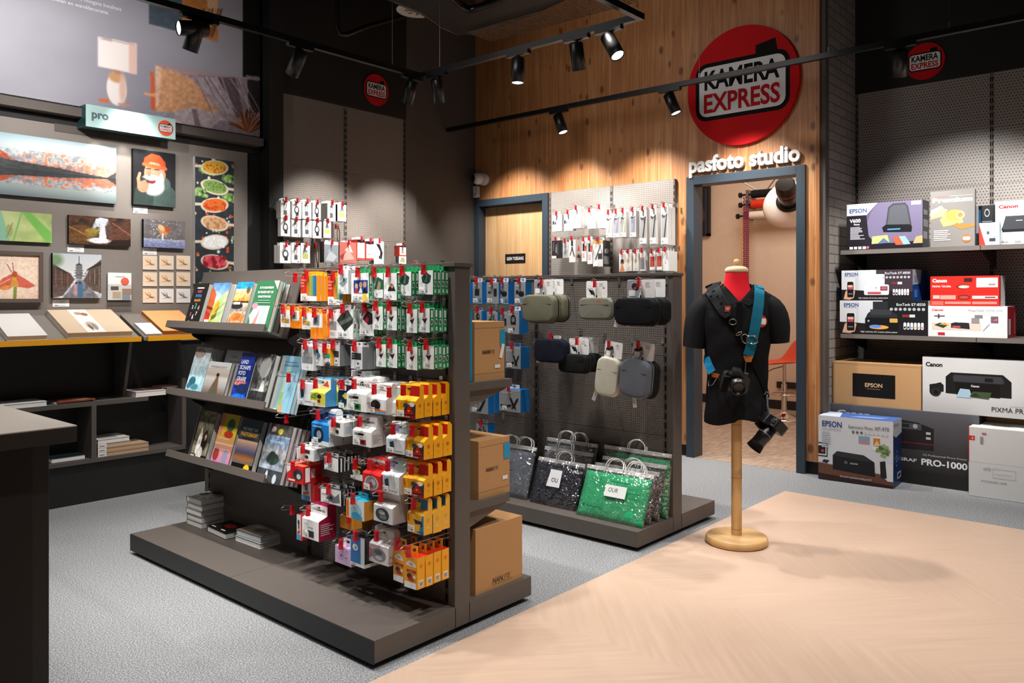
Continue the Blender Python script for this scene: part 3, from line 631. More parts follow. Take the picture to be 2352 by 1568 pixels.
S['blue_cam'] = st_plain('1c78c0', 'dfe8ee', [('r', 0, 0, 1, .22, 'e6eaec'), ('e', .42, .48, .28, .36, '1b2230'), ('e', .45, .5, .14, .2, '8fa8b8'), ('r', .1, .85, .6, .9, 'bcd8ee')], tart=[('t', .3, .45, .14, 'FujiFilm', 'e9f2f8', {'al': 'c'}), ('rr', .0, .72, 1, 1, 'dfe5e8', .1)], tab='2274bd')
S['small_white'] = st_plain('e5e4e2', 'd2d2d0', [('r', .5, .6, .78, .92, '3a3a3c'), ('r', .08, .1, .5, .5, 'd8c4b8'), ('e', .6, .3, .1, .14, '2b2d33')] + lines(.1, .6, .4, .85, 4, 'a8a8a8'), sart=[('r', .2, .2, .7, .7, 'a9b9c6')])
S['red_box'] = st_plain('d42a26', 'b81d22', [('p', [(.0, .5), (.6, 1), (.0, 1)], 'ebe6e2'), ('e', .68, .5, .28, .32, '3a3d42'), ('e', .72, .4, .13, .15, 'c9ccd0'), ('r', .1, .1, .5, .2, 'f0e4dc')], top='f2604a', sart=[('r', .1, .1, .35, .9, 'f0ece8'), ('r', .42, .3, .62, .8, 'e8b8b0')])
S['tall_red'] = st_plain('e9e7e5', 'c22a2c', [('r', .75, 0, 1, 1, 'cf2f2c'), ('r', .0, .0, .7, .22, '5f9fcf'), ('e', .35, .7, .18, .1, '3a444c'), ('p', [(.1, .32), (.6, .42), (.6, .3), (.2, .24)], 'e0532a'), ('r', .3, .45, .5, .65, '39536a')])
S['bw_cam'] = st_plain('e2e2df', '1a1a1b', [('r', .3, .82, .45, .92, '4a4a4a'), ('r', .2, .15, .65, .6, 'f1f1ef'), ('r', 0, .45, .14, .9, 'd2455a')] + lines(.25, .2, .6, .5, 4, '9a9da0'), sart=[('r', .3, 0, .55, 1, 'd9d9d6'), ('r', .8, 0, 1, 1, 'c9c9c6')])
S['black_yel'] = st_plain('171718', '101011', [('r', .2, .0, .9, .42, 'e6e6e4'), ('e', .45, .55, .3, .18, 'd8d2b8'), ('e', .5, .55, .12, .1, 'e0b028'), ('r', .5, .85, .8, .95, 'e6a51e')])
S['red_ring'] = st_plain('d8231f', 'c01d1d', [('e', .5, .5, .38, .42, 'ded9d8'), ('e', .5, .5, .33, .37, '8f8d92'), ('e', .58, .55, .16, .2, 'cfc6c8'), ('p', [(.3, .4), (.5, .6), (.62, .35), (.45, .2)], 'b04050')], tart=[('t', .5, .3, .14, 'Simple', 'f0dcd8', {'al': 'c'}), ('rr', 0, .72, 1, 1, 'd8d8d8', .1)], tab='cf2420')
S['bw_film'] = st_plain('d9dad9', '26272a', [('p', [(.25, .3), (.5, .7), (.7, .5), (.9, .8), (.95, .2), (.6, .1)], '6b6d70'), ('p', [(.4, .35), (.55, .55), (.62, .3)], '1e1f22'), ('r', .05, .6, .4, .9, 'f2f2f0')], sart=[('r', .4, 0, .6, 1, '9a9a9c')])
S['under'] = st_plain('dfe3e0', 'e0a040', [('r', 0, 0, .16, 1, 'f0a93a'), ('r', .05, .1, .12, .9, 'd0402a'), ('e', .55, .5, .3, .32, '9fc6d8'), ('p', [(.3, .3), (.6, .4), (.9, .2), (.9, 0), (.3, .0)], '3a9bc8'), ('p', [(.35, .7), (.5, .9), (.6, .6)], 'f0f0ea')], top='2f9cb8', tab='36a6c2', sart=[('e', .5, .6, .22, None, 'c98f3a')])
S['bw_round'] = st_plain('d9d9d8', 'c2c2c0', [('e', .46, .5, .36, .4, '3c3d40'), ('e', .42, .62, .16, .16, '909296'), ('e', .52, .36, .2, .16, '77797c'), ('p', [(.3, .55), (.6, .7), (.62, .5)], 'cfcfcf')])
S['orange_card'] = st_plain('f3a01c', 'd98a14', [('r', 0, 0, 1, .42, '1b1a1a'), ('t', .1, .22, .08, 'GOLD', 'b8b0a0'), ('r', .72, .5, .9, .56, 'd8601c')])
S['pink'] = st_plain('cfaed2', 'b898bd', [('e', .35, .48, .18, .24, 'c39fca'), ('e', .38, .5, .05, .07, '5a4560'), ('r', .35, .82, .5, .9, 'a888b0'), ('r', .65, .82, .8, .88, 'a888b0'), ('r', .66, .42, .78, .48, '6a4f70')])
S['ilford'] = st_plain('2a6fb4', '26272a', [('r', .72, 0, 1, 1, 'cfd3d6'), ('e', .35, .62, .2, .12, 'e3e8ec'), ('p', [(.3, .62), (.42, .56), (.4, .66)], '1d4f86'), ('r', 0, 0, 1, .1, 'e9e9e7'), ('t', .08, .025, .05, 'ILFORD', '1a1a1a', {'b': .01})], tab='dfe3e6', sart=[('r', 0, 0, 1, .12, 'e2e2e0'), ('r', .2, .2, .8, .9, '3a3b3f')])
S['pinkcam'] = st_plain('e6dfe0', 'd6d3d3', [('p', [(0, .2), (.3, .4), (.2, .7), (0, .8)], 'd9818e'), ('e', .5, .5, .38, .34, '8f8f93'), ('e', .5, .62, .2, .12, '55565b'), ('e', .52, .32, .18, .12, 'c9c9cc'), ('r', .1, .88, .6, .95, 'c99aa4')], tart=[('r', .2, .2, .7, .6, 'd9c9cc')])
S['fun_film'] = dict(body='f4a914', side='f3a812', tab='f2a512', top='c8201c', tart=[('r', 0, 0, 1, .5, 'c3201b')], art=[('p', [(.15, .78), (.5, .9), (.9, .76), (.9, .68), (.15, .7)], 'efece4'), ('t', .5, .75, .05, 'Kodak', 'd0281c', {'al': 'c', 'b': .01}), ('r', .2, .5, .92, .58, 'b81f1d'), ('t', .55, .52, .035, 'FunSaver', 'f2ece2', {'al': 'c'}), ('e', .42, .38, .2, .08, '2d2a28'), ('p', [(.3, .26), (.55, .4), (.8, .25)], 'c32320'), ('e', .8, .38, .1, .05, 'e8e4de'), ('r', .05, .0, .95, .2, 'f0f0ee')], sart=[('r', .2, .06, .8, .28, 'e9e3d6'), ('e', .5, .72, .2, None, 'd97f10'), ('r', .3, .09, .7, .22, '9a958c')])
# ================================================================== goods on the wire hooks of the near gondola
# left px, right px, top px, bottom px (of the carton), front plane X, number deep, thickness, kind, style, description
GB = 2.093
def place_rect(xl, xr, yt, yb, X):
    a = atx(xl, (yt + yb) / 2, X); b = atx(xr, (yt + yb) / 2, X); m = (xl + xr) / 2
    return (a.y + b.y) / 2, a.y - b.y, atx(m, yt, X).z, atx(m, yb, X).z
def place_rect_y(xl, xr, yt, yb, Y):
    a = aty(xl, (yt + yb) / 2, Y); b = aty(xr, (yt + yb) / 2, Y); m = (xl + xr) / 2
    return (a.x + b.x) / 2, b.x - a.x, aty(m, yt, Y).z, aty(m, yb, Y).z
def hang_row(rows, board, rz=RX, group=None, what='hanging goods', cat_default='packaged goods', hookx=None):
    fx = rz == RX; P3 = (lambda a, b, z: (a, b, z)) if fx else (lambda a, b, z: (b, a, z))
    for R in rows:
        xl, xr, yt, yb, X, n, t, kind, sty, desc = R[:10]; opt = R[10] if len(R) > 10 else {}
        yc, w, zt, zb = (place_rect if fx else place_rect_y)(xl, xr, yt, yb, X); h = zt - zb; name = opt.get('name', 'hanging_pack'); cat = opt.get('cat', cat_default); grp = group if n < 2 else desc
        lab = desc + (', ' + ORD[0] if n > 1 else ''); tw = rnd.uniform(-.05, .05)
        if kind == 'f':
            r = flat_pack(name, cat, w, h, t * .92, S[sty], lab, P3(X, yc, zb), rz, grp, opt.get('price', True), opt.get('tab', .018)); hz = zt + opt.get('tab', .018) - .012
        else:
            H = h + opt.get('tab', .055); r = cam_box(name, cat, w, h, t * .94, H, S[sty], lab, P3(X, yc, zb), rz, grp, opt.get('price', True)); hz = zb + h + .013 + (H - .006 - h - .013) * .66
        r.rotation_euler.z += tw
        for i in range(1, n):
            c = dup(r, P3(X + t * i, yc + rnd.uniform(-.0015, .0015), zb + rnd.uniform(-.002, .002)), f'{desc}, {ORD[i]}', grp)
            for ch in list(c.children):
                if ch.name.startswith('price_label'): bpy.data.objects.remove(ch)
        if opt.get('hook', True):
            hook(*P3(board, yc + opt.get('hdx', 0), 0)[:2], hz + .004, board - X + opt.get('out', .05), board - X + .004, f'wire hook with red clip carrying {opt.get("short", desc)}', rz)
F, Bx = 1.97, 1.90
FT = dict(cat='film pack', name='film_pack'); FS = dict(FT, price=False); CB = dict(cat='camera box', name='camera_box')
hang_row([
 (690, 728, 633, 691, F, 4, .02, 'f', 'film1', 'orange film pack with rainbow stripe, leftmost top row', FT),
 (753, 787, 636, 700, F, 3, .02, 'f', 'film1', 'orange striped film pack beside the white box', FT),
 (776, 800, 620, 675, F - .02, 3, .028, 'f', 'wht_cam', 'slim white film pack with pale camera picture', FT),
 (808, 846, 627, 694, F - .03, 2, .02, 'f', 'people', 'white film pack showing laughing people on blue', FT),
 (849, 879, 627, 684, F, 3, .02, 'f', 'corner', 'white film pack with green corner picture', FT),
 (881, 912, 627, 689, F, 2, .02, 'f', 'girls', 'white film pack showing two dark haired girls', FT),
 (912, 945, 624, 679, 1.99, 4, .02, 'f', 'hex', 'white green film pack left of the end', FT),
 (961, 995, 621, 676, 2.005, 4, .02, 'f', 'hex', 'white green film pack at the top end', FT),
 # second row
 (645, 666, 712, 751, 1.92, 2, .02, 'f', 'film_s', 'small orange film pack next to the books', FS),
 (666, 687, 714, 754, 1.93, 3, .02, 'f', 'film_b', 'small orange film pack with barcode, left', FS),
 (694, 713, 718, 756, 1.94, 2, .02, 'f', 'film_s', 'small orange film pack in second row', FS),
 (714, 740, 720, 778, 1.94, 3, .02, 'f', 'film_b', 'tall orange film pack with barcode', FS),
 (744, 757, 722, 776, F, 3, .02, 'f', 'red_strip', 'narrow red and orange film pack', FS),
 (757, 773, 722, 776, F, 3, .02, 'f', 'grey_strip', 'narrow grey and white film pack', FS),
 (773, 811, 710, 778, F, 3, .02, 'f', 'diam', 'large white film pack with landscape diamond', FT),
 (827, 858, 708, 771, F, 3, .02, 'f', 'diag', 'white film pack with red diagonal picture', FT),
 (855, 880, 704, 757, 1.96, 3, .02, 'f', 'cone', 'white film pack with cone, second row first', FS),
 (886, 911, 704, 758, 1.98, 4, .02, 'f', 'cone', 'white film pack with cone, second row middle', FS),
 (934, 958, 710, 764, 1.98, 3, .02, 'f', 'cone', 'white film pack with cone, second row third', FS),
 (962, 987, 708, 763, 1.99, 4, .022, 'f', 'cone2', 'white film pack with cone, second row end', FS),
 # third row
 (692, 720, 793, 850, 1.93, 2, .02, 'f', 'greycard', 'grey and white film pack in third row', FS),
 (718, 741, 792, 839, 1.94, 3, .026, 'f', 'magnet', 'white film pack with tiny skater picture', FS),
 (743, 758, 800, 839, 1.95, 3, .02, 'f', 'colour', 'narrow colourful film pack in third row', FS),
 (758, 781, 792, 840, F, 4, .026, 'f', 'dark', 'grey mono film pack in third row left', FS),
 (805, 833, 796, 847, 1.95, 4, .03, 'f', 'dark', 'grey mono film pack in third row right', FS),
 (863, 887, 790, 842, 1.97, 3, .02, 'f', 'cone', 'white film pack with cone, third row first', FS),
 (887, 913, 790, 844, 1.98, 4, .02, 'f', 'cone2', 'white film pack with cone, third row second', FS),
 (933, 959, 796, 849, 1.98, 4, .02, 'f', 'cone', 'white film pack with cone, third row third', FS),
 (970, 997, 793, 847, 2.005, 4, .02, 'f', 'cone2', 'white film pack with cone, third row end', FS),
 (806, 838, 851, 866, 1.97, 2, .04, 'f', 'small_white', 'flat white box under the mono packs', dict(FS, hook=False, tab=0, cat='small box', name='small_box')),
 # fourth row
 (683, 718, 880, 930, 1.92, 1, .05, 'f', 'aqua', 'pale grey camera box beside the film poster book', dict(CB, tab=.012)),
 (714, 746, 900, 933, 1.90, 2, .06, 'c', 'lime', 'yellow camera box with green leaf picture', CB),
 (777, 805, 884, 940, 1.96, 2, .04, 'f', 'fish', 'black camera pack with yellow fish', CB),
 (797, 841, 902, 944, 1.90, 2, .06, 'c', 'harman', 'white camera box with green picture', CB),
 (843, 887, 914, 950, 1.92, 2, .06, 'c', 'lomo', 'white camera box with black camera and stripes', CB),
 (889, 909, 921, 955, 1.95, 1, .05, 'c', 'aqua', 'narrow pale camera box beside upper yellow boxes', CB),
 (910, 954, 917, 959, 1.913, 4, .043, 'c', 'kodak', 'yellow camera box, upper column', dict(CB, short='upper yellow camera boxes')),
 # fifth row
 (714, 757, 972, 1022, 1.90, 2, .07, 'c', 'blue_cam', 'blue camera box with round dark picture', CB),
 (753, 790, 968, 1000, 1.90, 2, .05, 'f', 'small_white', 'small white box right of the blue boxes', dict(CB, tab=.014)),
 (810, 853, 988, 1024, 1.90, 2, .06, 'c', 'harman_red', 'white camera box with red picture', CB),
 (888, 928, 1006, 1041, 1.92, 1, .06, 'c', 'aqua', 'pale camera box left of middle yellow boxes', CB),
 (930, 974, 1010, 1052, 1.93, 3, .047, 'c', 'kodak', 'yellow camera box, middle column', dict(CB, short='middle yellow camera boxes')),
 # sixth row
 (682, 720, 1030, 1056, 1.90, 3, .03, 'f', 'small_white', 'little white box above the red box', dict(CB, tab=.016, price=False)),
 (660, 696, 1068, 1109, 1.88, 1, .1, 'f', 'red_box', 'red camera box with black camera picture', dict(CB, tab=.012, price=False)),
 (744, 778, 1050, 1081, 1.90, 3, .035, 'f', 'bw_cam', 'white and black camera box in stack', dict(CB, tab=.014)),
 (805, 836, 1068, 1102, 1.92, 1, .05, 'f', 'black_yel', 'black camera box with pale ring', dict(CB, tab=.02)),
 (832, 875, 1087, 1128, 1.90, 2, .06, 'c', 'red_ring', 'bright red camera box with round window', CB),
 (876, 916, 1090, 1133, 1.91, 1, .07, 'c', 'aqua', 'pale camera box next to the red round window', CB),
 (927, 973, 1098, 1139, 1.93, 3, .047, 'c', 'kodak', 'yellow camera box, third column', dict(CB, short='third yellow camera boxes')),
 # seventh row
 (692, 722, 1098, 1150, 1.94, 2, .04, 'f', 'tall_red', 'tall white and red camera box', dict(CB, hook=False, price=False)),
 (738, 782, 1122, 1157, 1.90, 3, .035, 'f', 'bw_film', 'grey monochrome picture box', dict(CB, tab=.014)),
 (796, 836, 1148, 1192, 1.88, 1, .09, 'f', 'under', 'teal topped yellow underwater camera box', dict(CB, tab=.02, price=False)),
 (858, 902, 1161, 1200, 1.90, 1, .08, 'c', 'bw_round', 'white camera box with round grey picture', dict(CB, price=False)),
 (936, 973, 1178, 1225, 1.94, 3, .045, 'c', 'kodak_sport', 'yellow and blue camera box', dict(CB, short='yellow and blue camera boxes')),
 # lowest row
 (694, 732, 1192, 1238, 1.88, 1, .09, 'c', 'harman_mag', 'white and magenta camera box lowest left', CB),
 (682, 694, 1182, 1240, 1.93, 1, .05, 'f', 'tall_red', 'narrow red box behind the magenta box', dict(CB, hook=False, price=False)),
 (781, 832, 1187, 1240, 1.95, 2, .03, 'f', 'orange_card', 'orange and black hanging card', dict(CB, tab=.012, price=False)),
 (769, 808, 1257, 1296, 1.90, 1, .05, 'f', 'pink', 'pink camera pack hanging lowest', dict(CB, tab=.03, price=False)),
 (805, 838, 1232, 1300, 1.89, 2, .06, 'f', 'ilford', 'tall blue camera box with white foot', dict(CB, price=False)),
 (848, 892, 1250, 1294, 1.91, 1, .06, 'c', 'pinkcam', 'pale pink and grey camera box', dict(CB, price=False)),
 (903, 929, 1262, 1335, 1.93, 2, .05, 'f', 'fun_film', 'tall yellow camera pack, second column', dict(CB, tab=.035, price=False)),
 (929, 958, 1278, 1350, 1.90, 4, .04, 'f', 'fun_film', 'tall yellow camera pack, end column', dict(CB, tab=.035, price=False)),
], GB)
# empty hooks beside the goods
for x, y, z_ in ((675, 634, 'upper left above the films'), (660, 864, 'in front of the blue film book'), (655, 958, 'beside the grey seaside book'), (668, 1168, 'above the deck by the magenta box')):
    p = atx(x, y, 1.93); hook(GB, p.y, p.z, .21, .15, 'empty wire hook with red clip ' + z_)
# ================================================================== books
def book(name, cat, w, h, t, art, label, group=None, cover='222222', spine=None, hard=.002):
    r = thing(name, label, cat, (0, 0, 0), 0, group); m = MB(); sp = spine or cover
    m.box(-w / 2, 0, 0, w / 2, hard, h, cover); m.box(-w / 2, t - hard, 0, w / 2, t, h, cover); m.box(-w / 2, hard, 0, -w / 2 + hard, t - hard, h, sp)
    m.front(-w / 2, 0, w / 2, h, 0, art, 'gloss'); m.build('cover', r)
    p = MB().box(-w / 2 + hard, hard, .003, w / 2 - .004, t - hard, h - .003, 'dcdad5', 'matte')
    it = lines(0, 0, 1, 1, 7, 'c3c1bc', 2, .6); p.art((w / 2 - .004, hard, .003), (0, t - 2 * hard, 0), (0, 0, h - .006), [('r', a / 6, 0, a / 6 + .05, 1, 'bcbab5') for a in range(1, 6)]); p.build('page_block', r)
    return r
ROT_SHELF = Matrix(((0, -_n.x, _u.x), (-1, 0, 0), (0, -_n.z, _u.z)))
ROTE = ROT_SHELF.to_euler()
def shelf_books(si, rows):
    o = SHELF[si]
    for xl, xr, yt, yb, s_, n, t, art, label, cover in rows:
        base = o + _n * s_ + _u * -.018; a = atx(xl, yb, base.x); b = atx(xr, yb, base.x); w = a.y - b.y; yc = (a.y + b.y) / 2
        d0 = atx((xl + xr) / 2, yt, base.x + .05); h = (d0.z - base.z) / math.cos(SH)
        r = book('photo_book', 'book', w, h, t * .96, art, label + (', front copy' if n > 1 else ''), None if n < 2 else label, cover)
        r.location = (base.x, yc, base.z); r.rotation_euler = ROTE
        for i in range(1, n):
            q = o + _n * (s_ - t * i) + _u * -.018
            dup(r, (q.x, yc + rnd.uniform(-.004, .001), q.z), f'{label}, copy {["", "just", "third", "fourth"][i]} {"behind the front one" if i == 1 else "from the front"}', label)
def cvb(c, *ops):
    v = Cv(56, 80, c)
    for o_ in ops: getattr(v, o_[0])(*o_[1:])
    return v
kid = [('r', 0, 0, 1, 1, '121213'), ('r', .25, .88, .75, .91, 'cfcfcf'), ('t', .5, .79, .055, 'HOE?', 'e2487c', {'al': 'c', 'b': .02}), ('t', .5, .69, .055, 'FOTOS', '3aa0d8', {'al': 'c', 'b': .02}), ('t', .5, .59, .055, 'MAKEN', 'f09038', {'al': 'c', 'b': .02})]
for tx, x, y, c_, h_ in (('2', .3, .43, 'e8e8e8', .07), ('3', .5, .43, '4a9a9a', .12), ('4', .74, .4, 'e58a80', .1), ('5', .3, .27, 'd87a8a', .07), ('6', .5, .2, 'e3c8c8', .1), ('7', .7, .28, 'd8e0e4', .08), ('8', .3, .06, 'e0a040', .1), ('0', .72, .06, '7fb4cf', .09)): kid.append(('t', x, y, h_, tx, c_, {'al': 'c', 'b': .03}))
bld = cvb('b9c9d9', ('g', 'cfd9e0', '4f8ad0', .55, 1), ('p', [(.0, .1), (.0, .95), (.35, .75), (.4, .2)], 'b5532c'), ('p', [(.0, .1), (.0, .4), (.38, .3), (.38, .1)], 'a8281c'), ('p', [(.3, .1), (.35, .55), (1, .85), (1, .0)], 'a9bd60'), ('p', [(.35, .4), (.6, .62), (.75, .5), (.45, .28)], 'dfa02c'), ('p', [(.4, .28), (1, .45), (1, .36), (.42, .18)], '5f5a28'), ('p', [(.55, .4), (1, .62), (1, .54), (.56, .34)], '6a6a30'), ('p', [(.65, .05), (.7, .7), (1, .85), (1, 0)], 'b9d8a0', .7), ('p', [(0, .5), (.36, .45), (.36, .4), (0, .44)], '5a2018'), ('r', 0, 0, 1, .1, 'c9c2b8'), ('tex', 8, 12, .25, 3))
sun = cvb('b8a48c', ('g', 'e58a30', 'e8cfae', .58, .85), ('r', 0, .86, 1, 1, '2a9fd0'), ('g', '8c8684', 'd9b9a2', .38, .56), ('e', .2, .68, .2, .06, 'ffd27a'), ('e', .8, .83, .12, .08, '6a5a48'), ('r', 0, .56, 1, .6, '3a2a28'), ('e', .3, .5, .4, .07, '2a2626'), ('e', .5, .22, .45, .14, 'd0743a'), ('g', '3c3a3e', '8a6a5a', .0, .14), ('tex', 10, 16, .35, 5))
smart = [('r', 0, 0, 1, 1, '3b7d54'), ('p', [(.0, .3), (.12, .42), (.62, 0), (.3, 0)], 'bfe0c8'), ('p', [(.75, 1), (1, .82), (1, 1)], 'cfe8d8'), ('r', .12, .06, .85, .5, 'e8eef0'), ('p', [(.2, .1), (.45, .45), (.4, .1)], 'c98f86'), ('p', [(.5, .1), (.55, .44), (.75, .4), (.7, .1)], 'b8c4d8'), ('e', .17, .5, .13, .06, 'e88fa6'), ('t', .5, .84, .042, 'FOTOGRAFEREN', 'f2f4f2', {'al': 'c', 'w': .62, 'b': .03}), ('t', .5, .75, .042, 'EN FILMEN MET DE', 'f2f4f2', {'al': 'c', 'w': .7, 'b': .03}), ('t', .5, .66, .042, 'SMARTPHONE', 'f2f4f2', {'al': 'c', 'w': .58, 'b': .03}), ('r', .25, .6, .8, .61, 'a9d0b4'), ('r', .15, .55, .85, .562, 'a9d0b4')]
snow = cvb('9cc6d6', ('g', 'a8d0de', 'cfd4d2', .2, 1), ('e', .3, .88, .35, .1, 'b09a92'), ('e', .3, .3, .2, .1, '2a5f70'), ('e', .5, .2, .25, .06, '4a8a9c'), ('e', .15, .22, .12, .06, '3a6a7c'), ('tex', 12, 16, .2, 8))
girl = cvb('b9a99a', ('g', '8c8f92', 'd8c8b8', .3, .8), ('g', '5a5048', '9a8f88', .12, .35), ('p', [(.25, .12), (.5, .62), (.58, .62), (.72, .12)], '6a4a3a'), ('p', [(.38, .12), (.5, .45), (.6, .12)], '3a5a4c'), ('e', .53, .66, .07, .05, '30241f'), ('r', 0, 0, 1, .12, '15130f'), ('r', 0, .82, 1, 1, 'd9d9d6'))
land = cvb('14308c', ('g', '0d1f66', '1b3fae', .3, 1), ('e', .3, .42, .5, .06, 'b86a70'), ('e', .6, .3, .4, .1, '16264a'), ('e', .5, .1, .6, .1, '1b62c8'), ('tex', 8, 10, .3, 6))
waterf = cvb('6a6a68', ('tex', 8, 12, .9, 12), ('e', .6, .75, .3, .2, 'b4b4b0'), ('p', [(.5, .2), (.6, .5), (.75, .5), (.85, .2)], 'c9c9c6'), ('r', 0, 0, 1, .3, '1b1b1c', .8), ('p', [(.0, .3), (0, .8), (.35, .6), (.4, .3)], '26282a', .7))
filmc = [('r', 0, 0, 1, 1, '8bbdd2'), ('p', [(.35, .05), (.3, .5), (.5, .85), (.6, .85), (.48, .5), (.62, .05)], '9fb9a6'), ('p', [(.42, .08), (.38, .35), (.5, .35), (.55, .08)], '8fb26a'), ('p', [(.45, .0), (.42, .12), (.56, .12), (.66, .0)], 'd2a46a'), ('r', 0, 0, .35, .06, 'e6ecee'), ('r', .08, .68, .22, .8, '2b6a94'), ('r', .2, .88, .8, .9, '6d9cc0'), ('r', .14, .82, .9, .85, '6d9cc0')]
wed = cvb('7c7a62', ('g', '4c4638', '9a987c', .4, 1), ('e', .35, .35, .14, .25, 'e0dcd4'), ('e', .65, .42, .18, .22, '2c2420'), ('e', .68, .5, .07, .06, 'b58a6c'), ('e', .32, .6, .05, .06, 'd0b090'), ('r', 0, 0, 1, .16, '201d18'), ('e', .5, .2, .2, .12, 'c9c4ba'), ('tex', 10, 14, .35, 4))
yel = cvb('e08a6a', ('g', 'c678b4', 'e0a84a', .1, .6), ('r', .2, .6, 1, 1, 'd9bb3a'), ('e', .62, .8, .2, .12, '3f6a44'), ('e', .6, .63, .24, .07, 'b83a20'), ('e', .2, .25, .16, .12, '8a3a30'), ('e', .7, .2, .15, .16, '8a8aa0'), ('r', 0, .44, 1, .46, 'e8c8b8'))
shop = cvb('6a5a50', ('g', '2c1f1a', '46505a', .45, .75), ('r', 0, .76, 1, 1, '1d4a5c'), ('g', '4a4a7a', 'e2b48a', .38, .62), ('e', .5, .3, .5, .06, '8a5a3a'), ('r', 0, 0, 1, .2, '171310'), ('e', .75, .12, .14, .08, 'e8b820'))
lake = cvb('8e98a4', ('g', '7a8490', 'a6a09c', .3, .6), ('g', 'a8a6a6', '5f7ea0', .5, .78), ('e', .5, .4, .26, .1, '33403a'), ('e', .45, .46, .14, .07, '2a3630'), ('r', .1, .8, 1, 1, '50504a'), ('e', .55, .88, .1, .05, 'b0a838'), ('e', .25, .9, .1, .05, 'c9b8b0'), ('r', 0, 0, 1, .22, '3a3d40'), ('tex', 9, 12, .4, 9), ('e', .4, .1, .05, .1, 'c9ccd0'), ('e', .75, .08, .08, .08, 'b9c4cc'))
def G_(cv, *more): return [('g', 0, 0, 1, 1, cv)] + list(more)
shelf_books(0, [(420, 451, 651, 743, .100, 3, .03, kid, 'black childrens photography book with coloured numbers', '141414'),
 (461, 501, 650, 746, .100, 3, .03, G_(bld, ('r', .06, .04, .32, .2, 'd9d6cc')), 'architecture photo book with yellow green facades', 'cfd0c8'),
 (517, 553, 648, 748, .100, 3, .03, G_(sun, ('r', .08, .53, .5, .58, 'e9e4dc'), ('t', .5, .16, .03, 'LANGE SLUITERTIJD', 'ece4da', {'al': 'c', 'w': .6})), 'photo book with orange sunset and blue top', 'c9c4bc'),
 (562, 612, 645, 750, .102, 1, .024, smart, 'green smartphone photography guide', '3b7d54'),
 (568, 614, 647, 750, .076, 1, .022, [], 'pale book directly behind the green smartphone guide', 'd6d4cf'), (572, 617, 648, 750, .053, 1, .02, [], 'teal book second behind the green smartphone guide', '1f86a4'), (577, 622, 650, 751, .032, 1, .03, [], 'thick grey book last behind the green smartphone guide', 'c6c1ba')])
shelf_books(1, [(421, 457, 796, 899, .100, 2, .03, G_(snow, ('t', .5, .62, .05, 'ORF COMPOSITIE', 'e3f0f4', {'al': 'c', 'w': .8, 'b': .02})), 'pale blue icy landscape book', '9cc6d6'),
 (458, 509, 829, 906, .104, 2, .02, G_(girl, ('t', .5, .84, .05, 'INGELICHT', '6a3a30', {'al': 'c', 'w': .7}), ('r', .06, .05, .24, .08, 'd8a030'), ('r', .75, .05, .92, .08, 'd8a030')), 'book with woman in skirt before a lake', '6a5a50'),
 (490, 541, 804, 880, .06, 1, .02, [('r', 0, 0, 1, 1, 'd3dadd')] + lines(.25, .5, .75, .9, 4, 'a9b4b8'), 'pale white book peeking behind the skirt book', 'd3dadd'),
 (526, 558, 808, 915, .100, 2, .03, G_(land, ('t', .1, .78, .075, 'LAND', 'e8ecf4', {'b': .03, 'w': .5}), ('t', .1, .67, .075, 'SCHAPS', 'e8ecf4', {'b': .03, 'w': .75}), ('t', .1, .56, .075, 'FOTO', 'e8ecf4', {'b': .03, 'w': .5}), ('t', .1, .45, .075, 'GRAFIE', 'e8ecf4', {'b': .03, 'w': .65})), 'deep blue landscape photography book', '14308c'),
 (562, 602, 811, 921, .100, 3, .03, G_(waterf, ('t', .5, .3, .035, 'COMPOSITIE', 'd9d9d9', {'al': 'c', 'w': .7}), ('r', .6, .06, .9, .08, 'c9c9c9')), 'black and white waterfall photo book', '3a3a3a'),
 (615, 664, 816, 931, .045, 2, .018, filmc, 'light blue book with curling film strip', '8bbdd2')])
shelf_books(2, [(433, 467, 941, 1049, .100, 3, .03, G_(wed, ('r', .0, .0, .25, .14, 'd0d0cc')), 'olive wedding photography book', '4a4638'),
 (479, 520, 948, 1063, .100, 3, .026, G_(yel, ('t', .1, .53, .035, 'COMPOSITIE', 'f4ece4', {'w': .6}), ('t', .1, .34, .03, 'FOTOGRAFIE', 'f4e0ec', {'w': .8})), 'yellow and pink book with succulent plant', '6a2a3a'),
 (526, 572, 960, 1075, .100, 3, .03, G_(shop, ('t', .5, .79, .05, 'HOE WERKT DAT', 'dfe4e6', {'al': 'c', 'w': .75, 'b': .03}), ('t', .5, .69, .06, 'PHOTOSHOP?', 'e8a41c', {'al': 'c', 'w': .8, 'b': .03}), ('r', .2, .64, .8, .66, '26282a')), 'dark photo editing book with yellow title', '171310'),
 (586, 640, 972, 1091, .100, 4, .024, G_(lake, ('t', .5, .68, .045, 'bijzondere', 'c9d4dc', {'al': 'c', 'w': .6})), 'grey seaside rock photo book', '4a5460')])
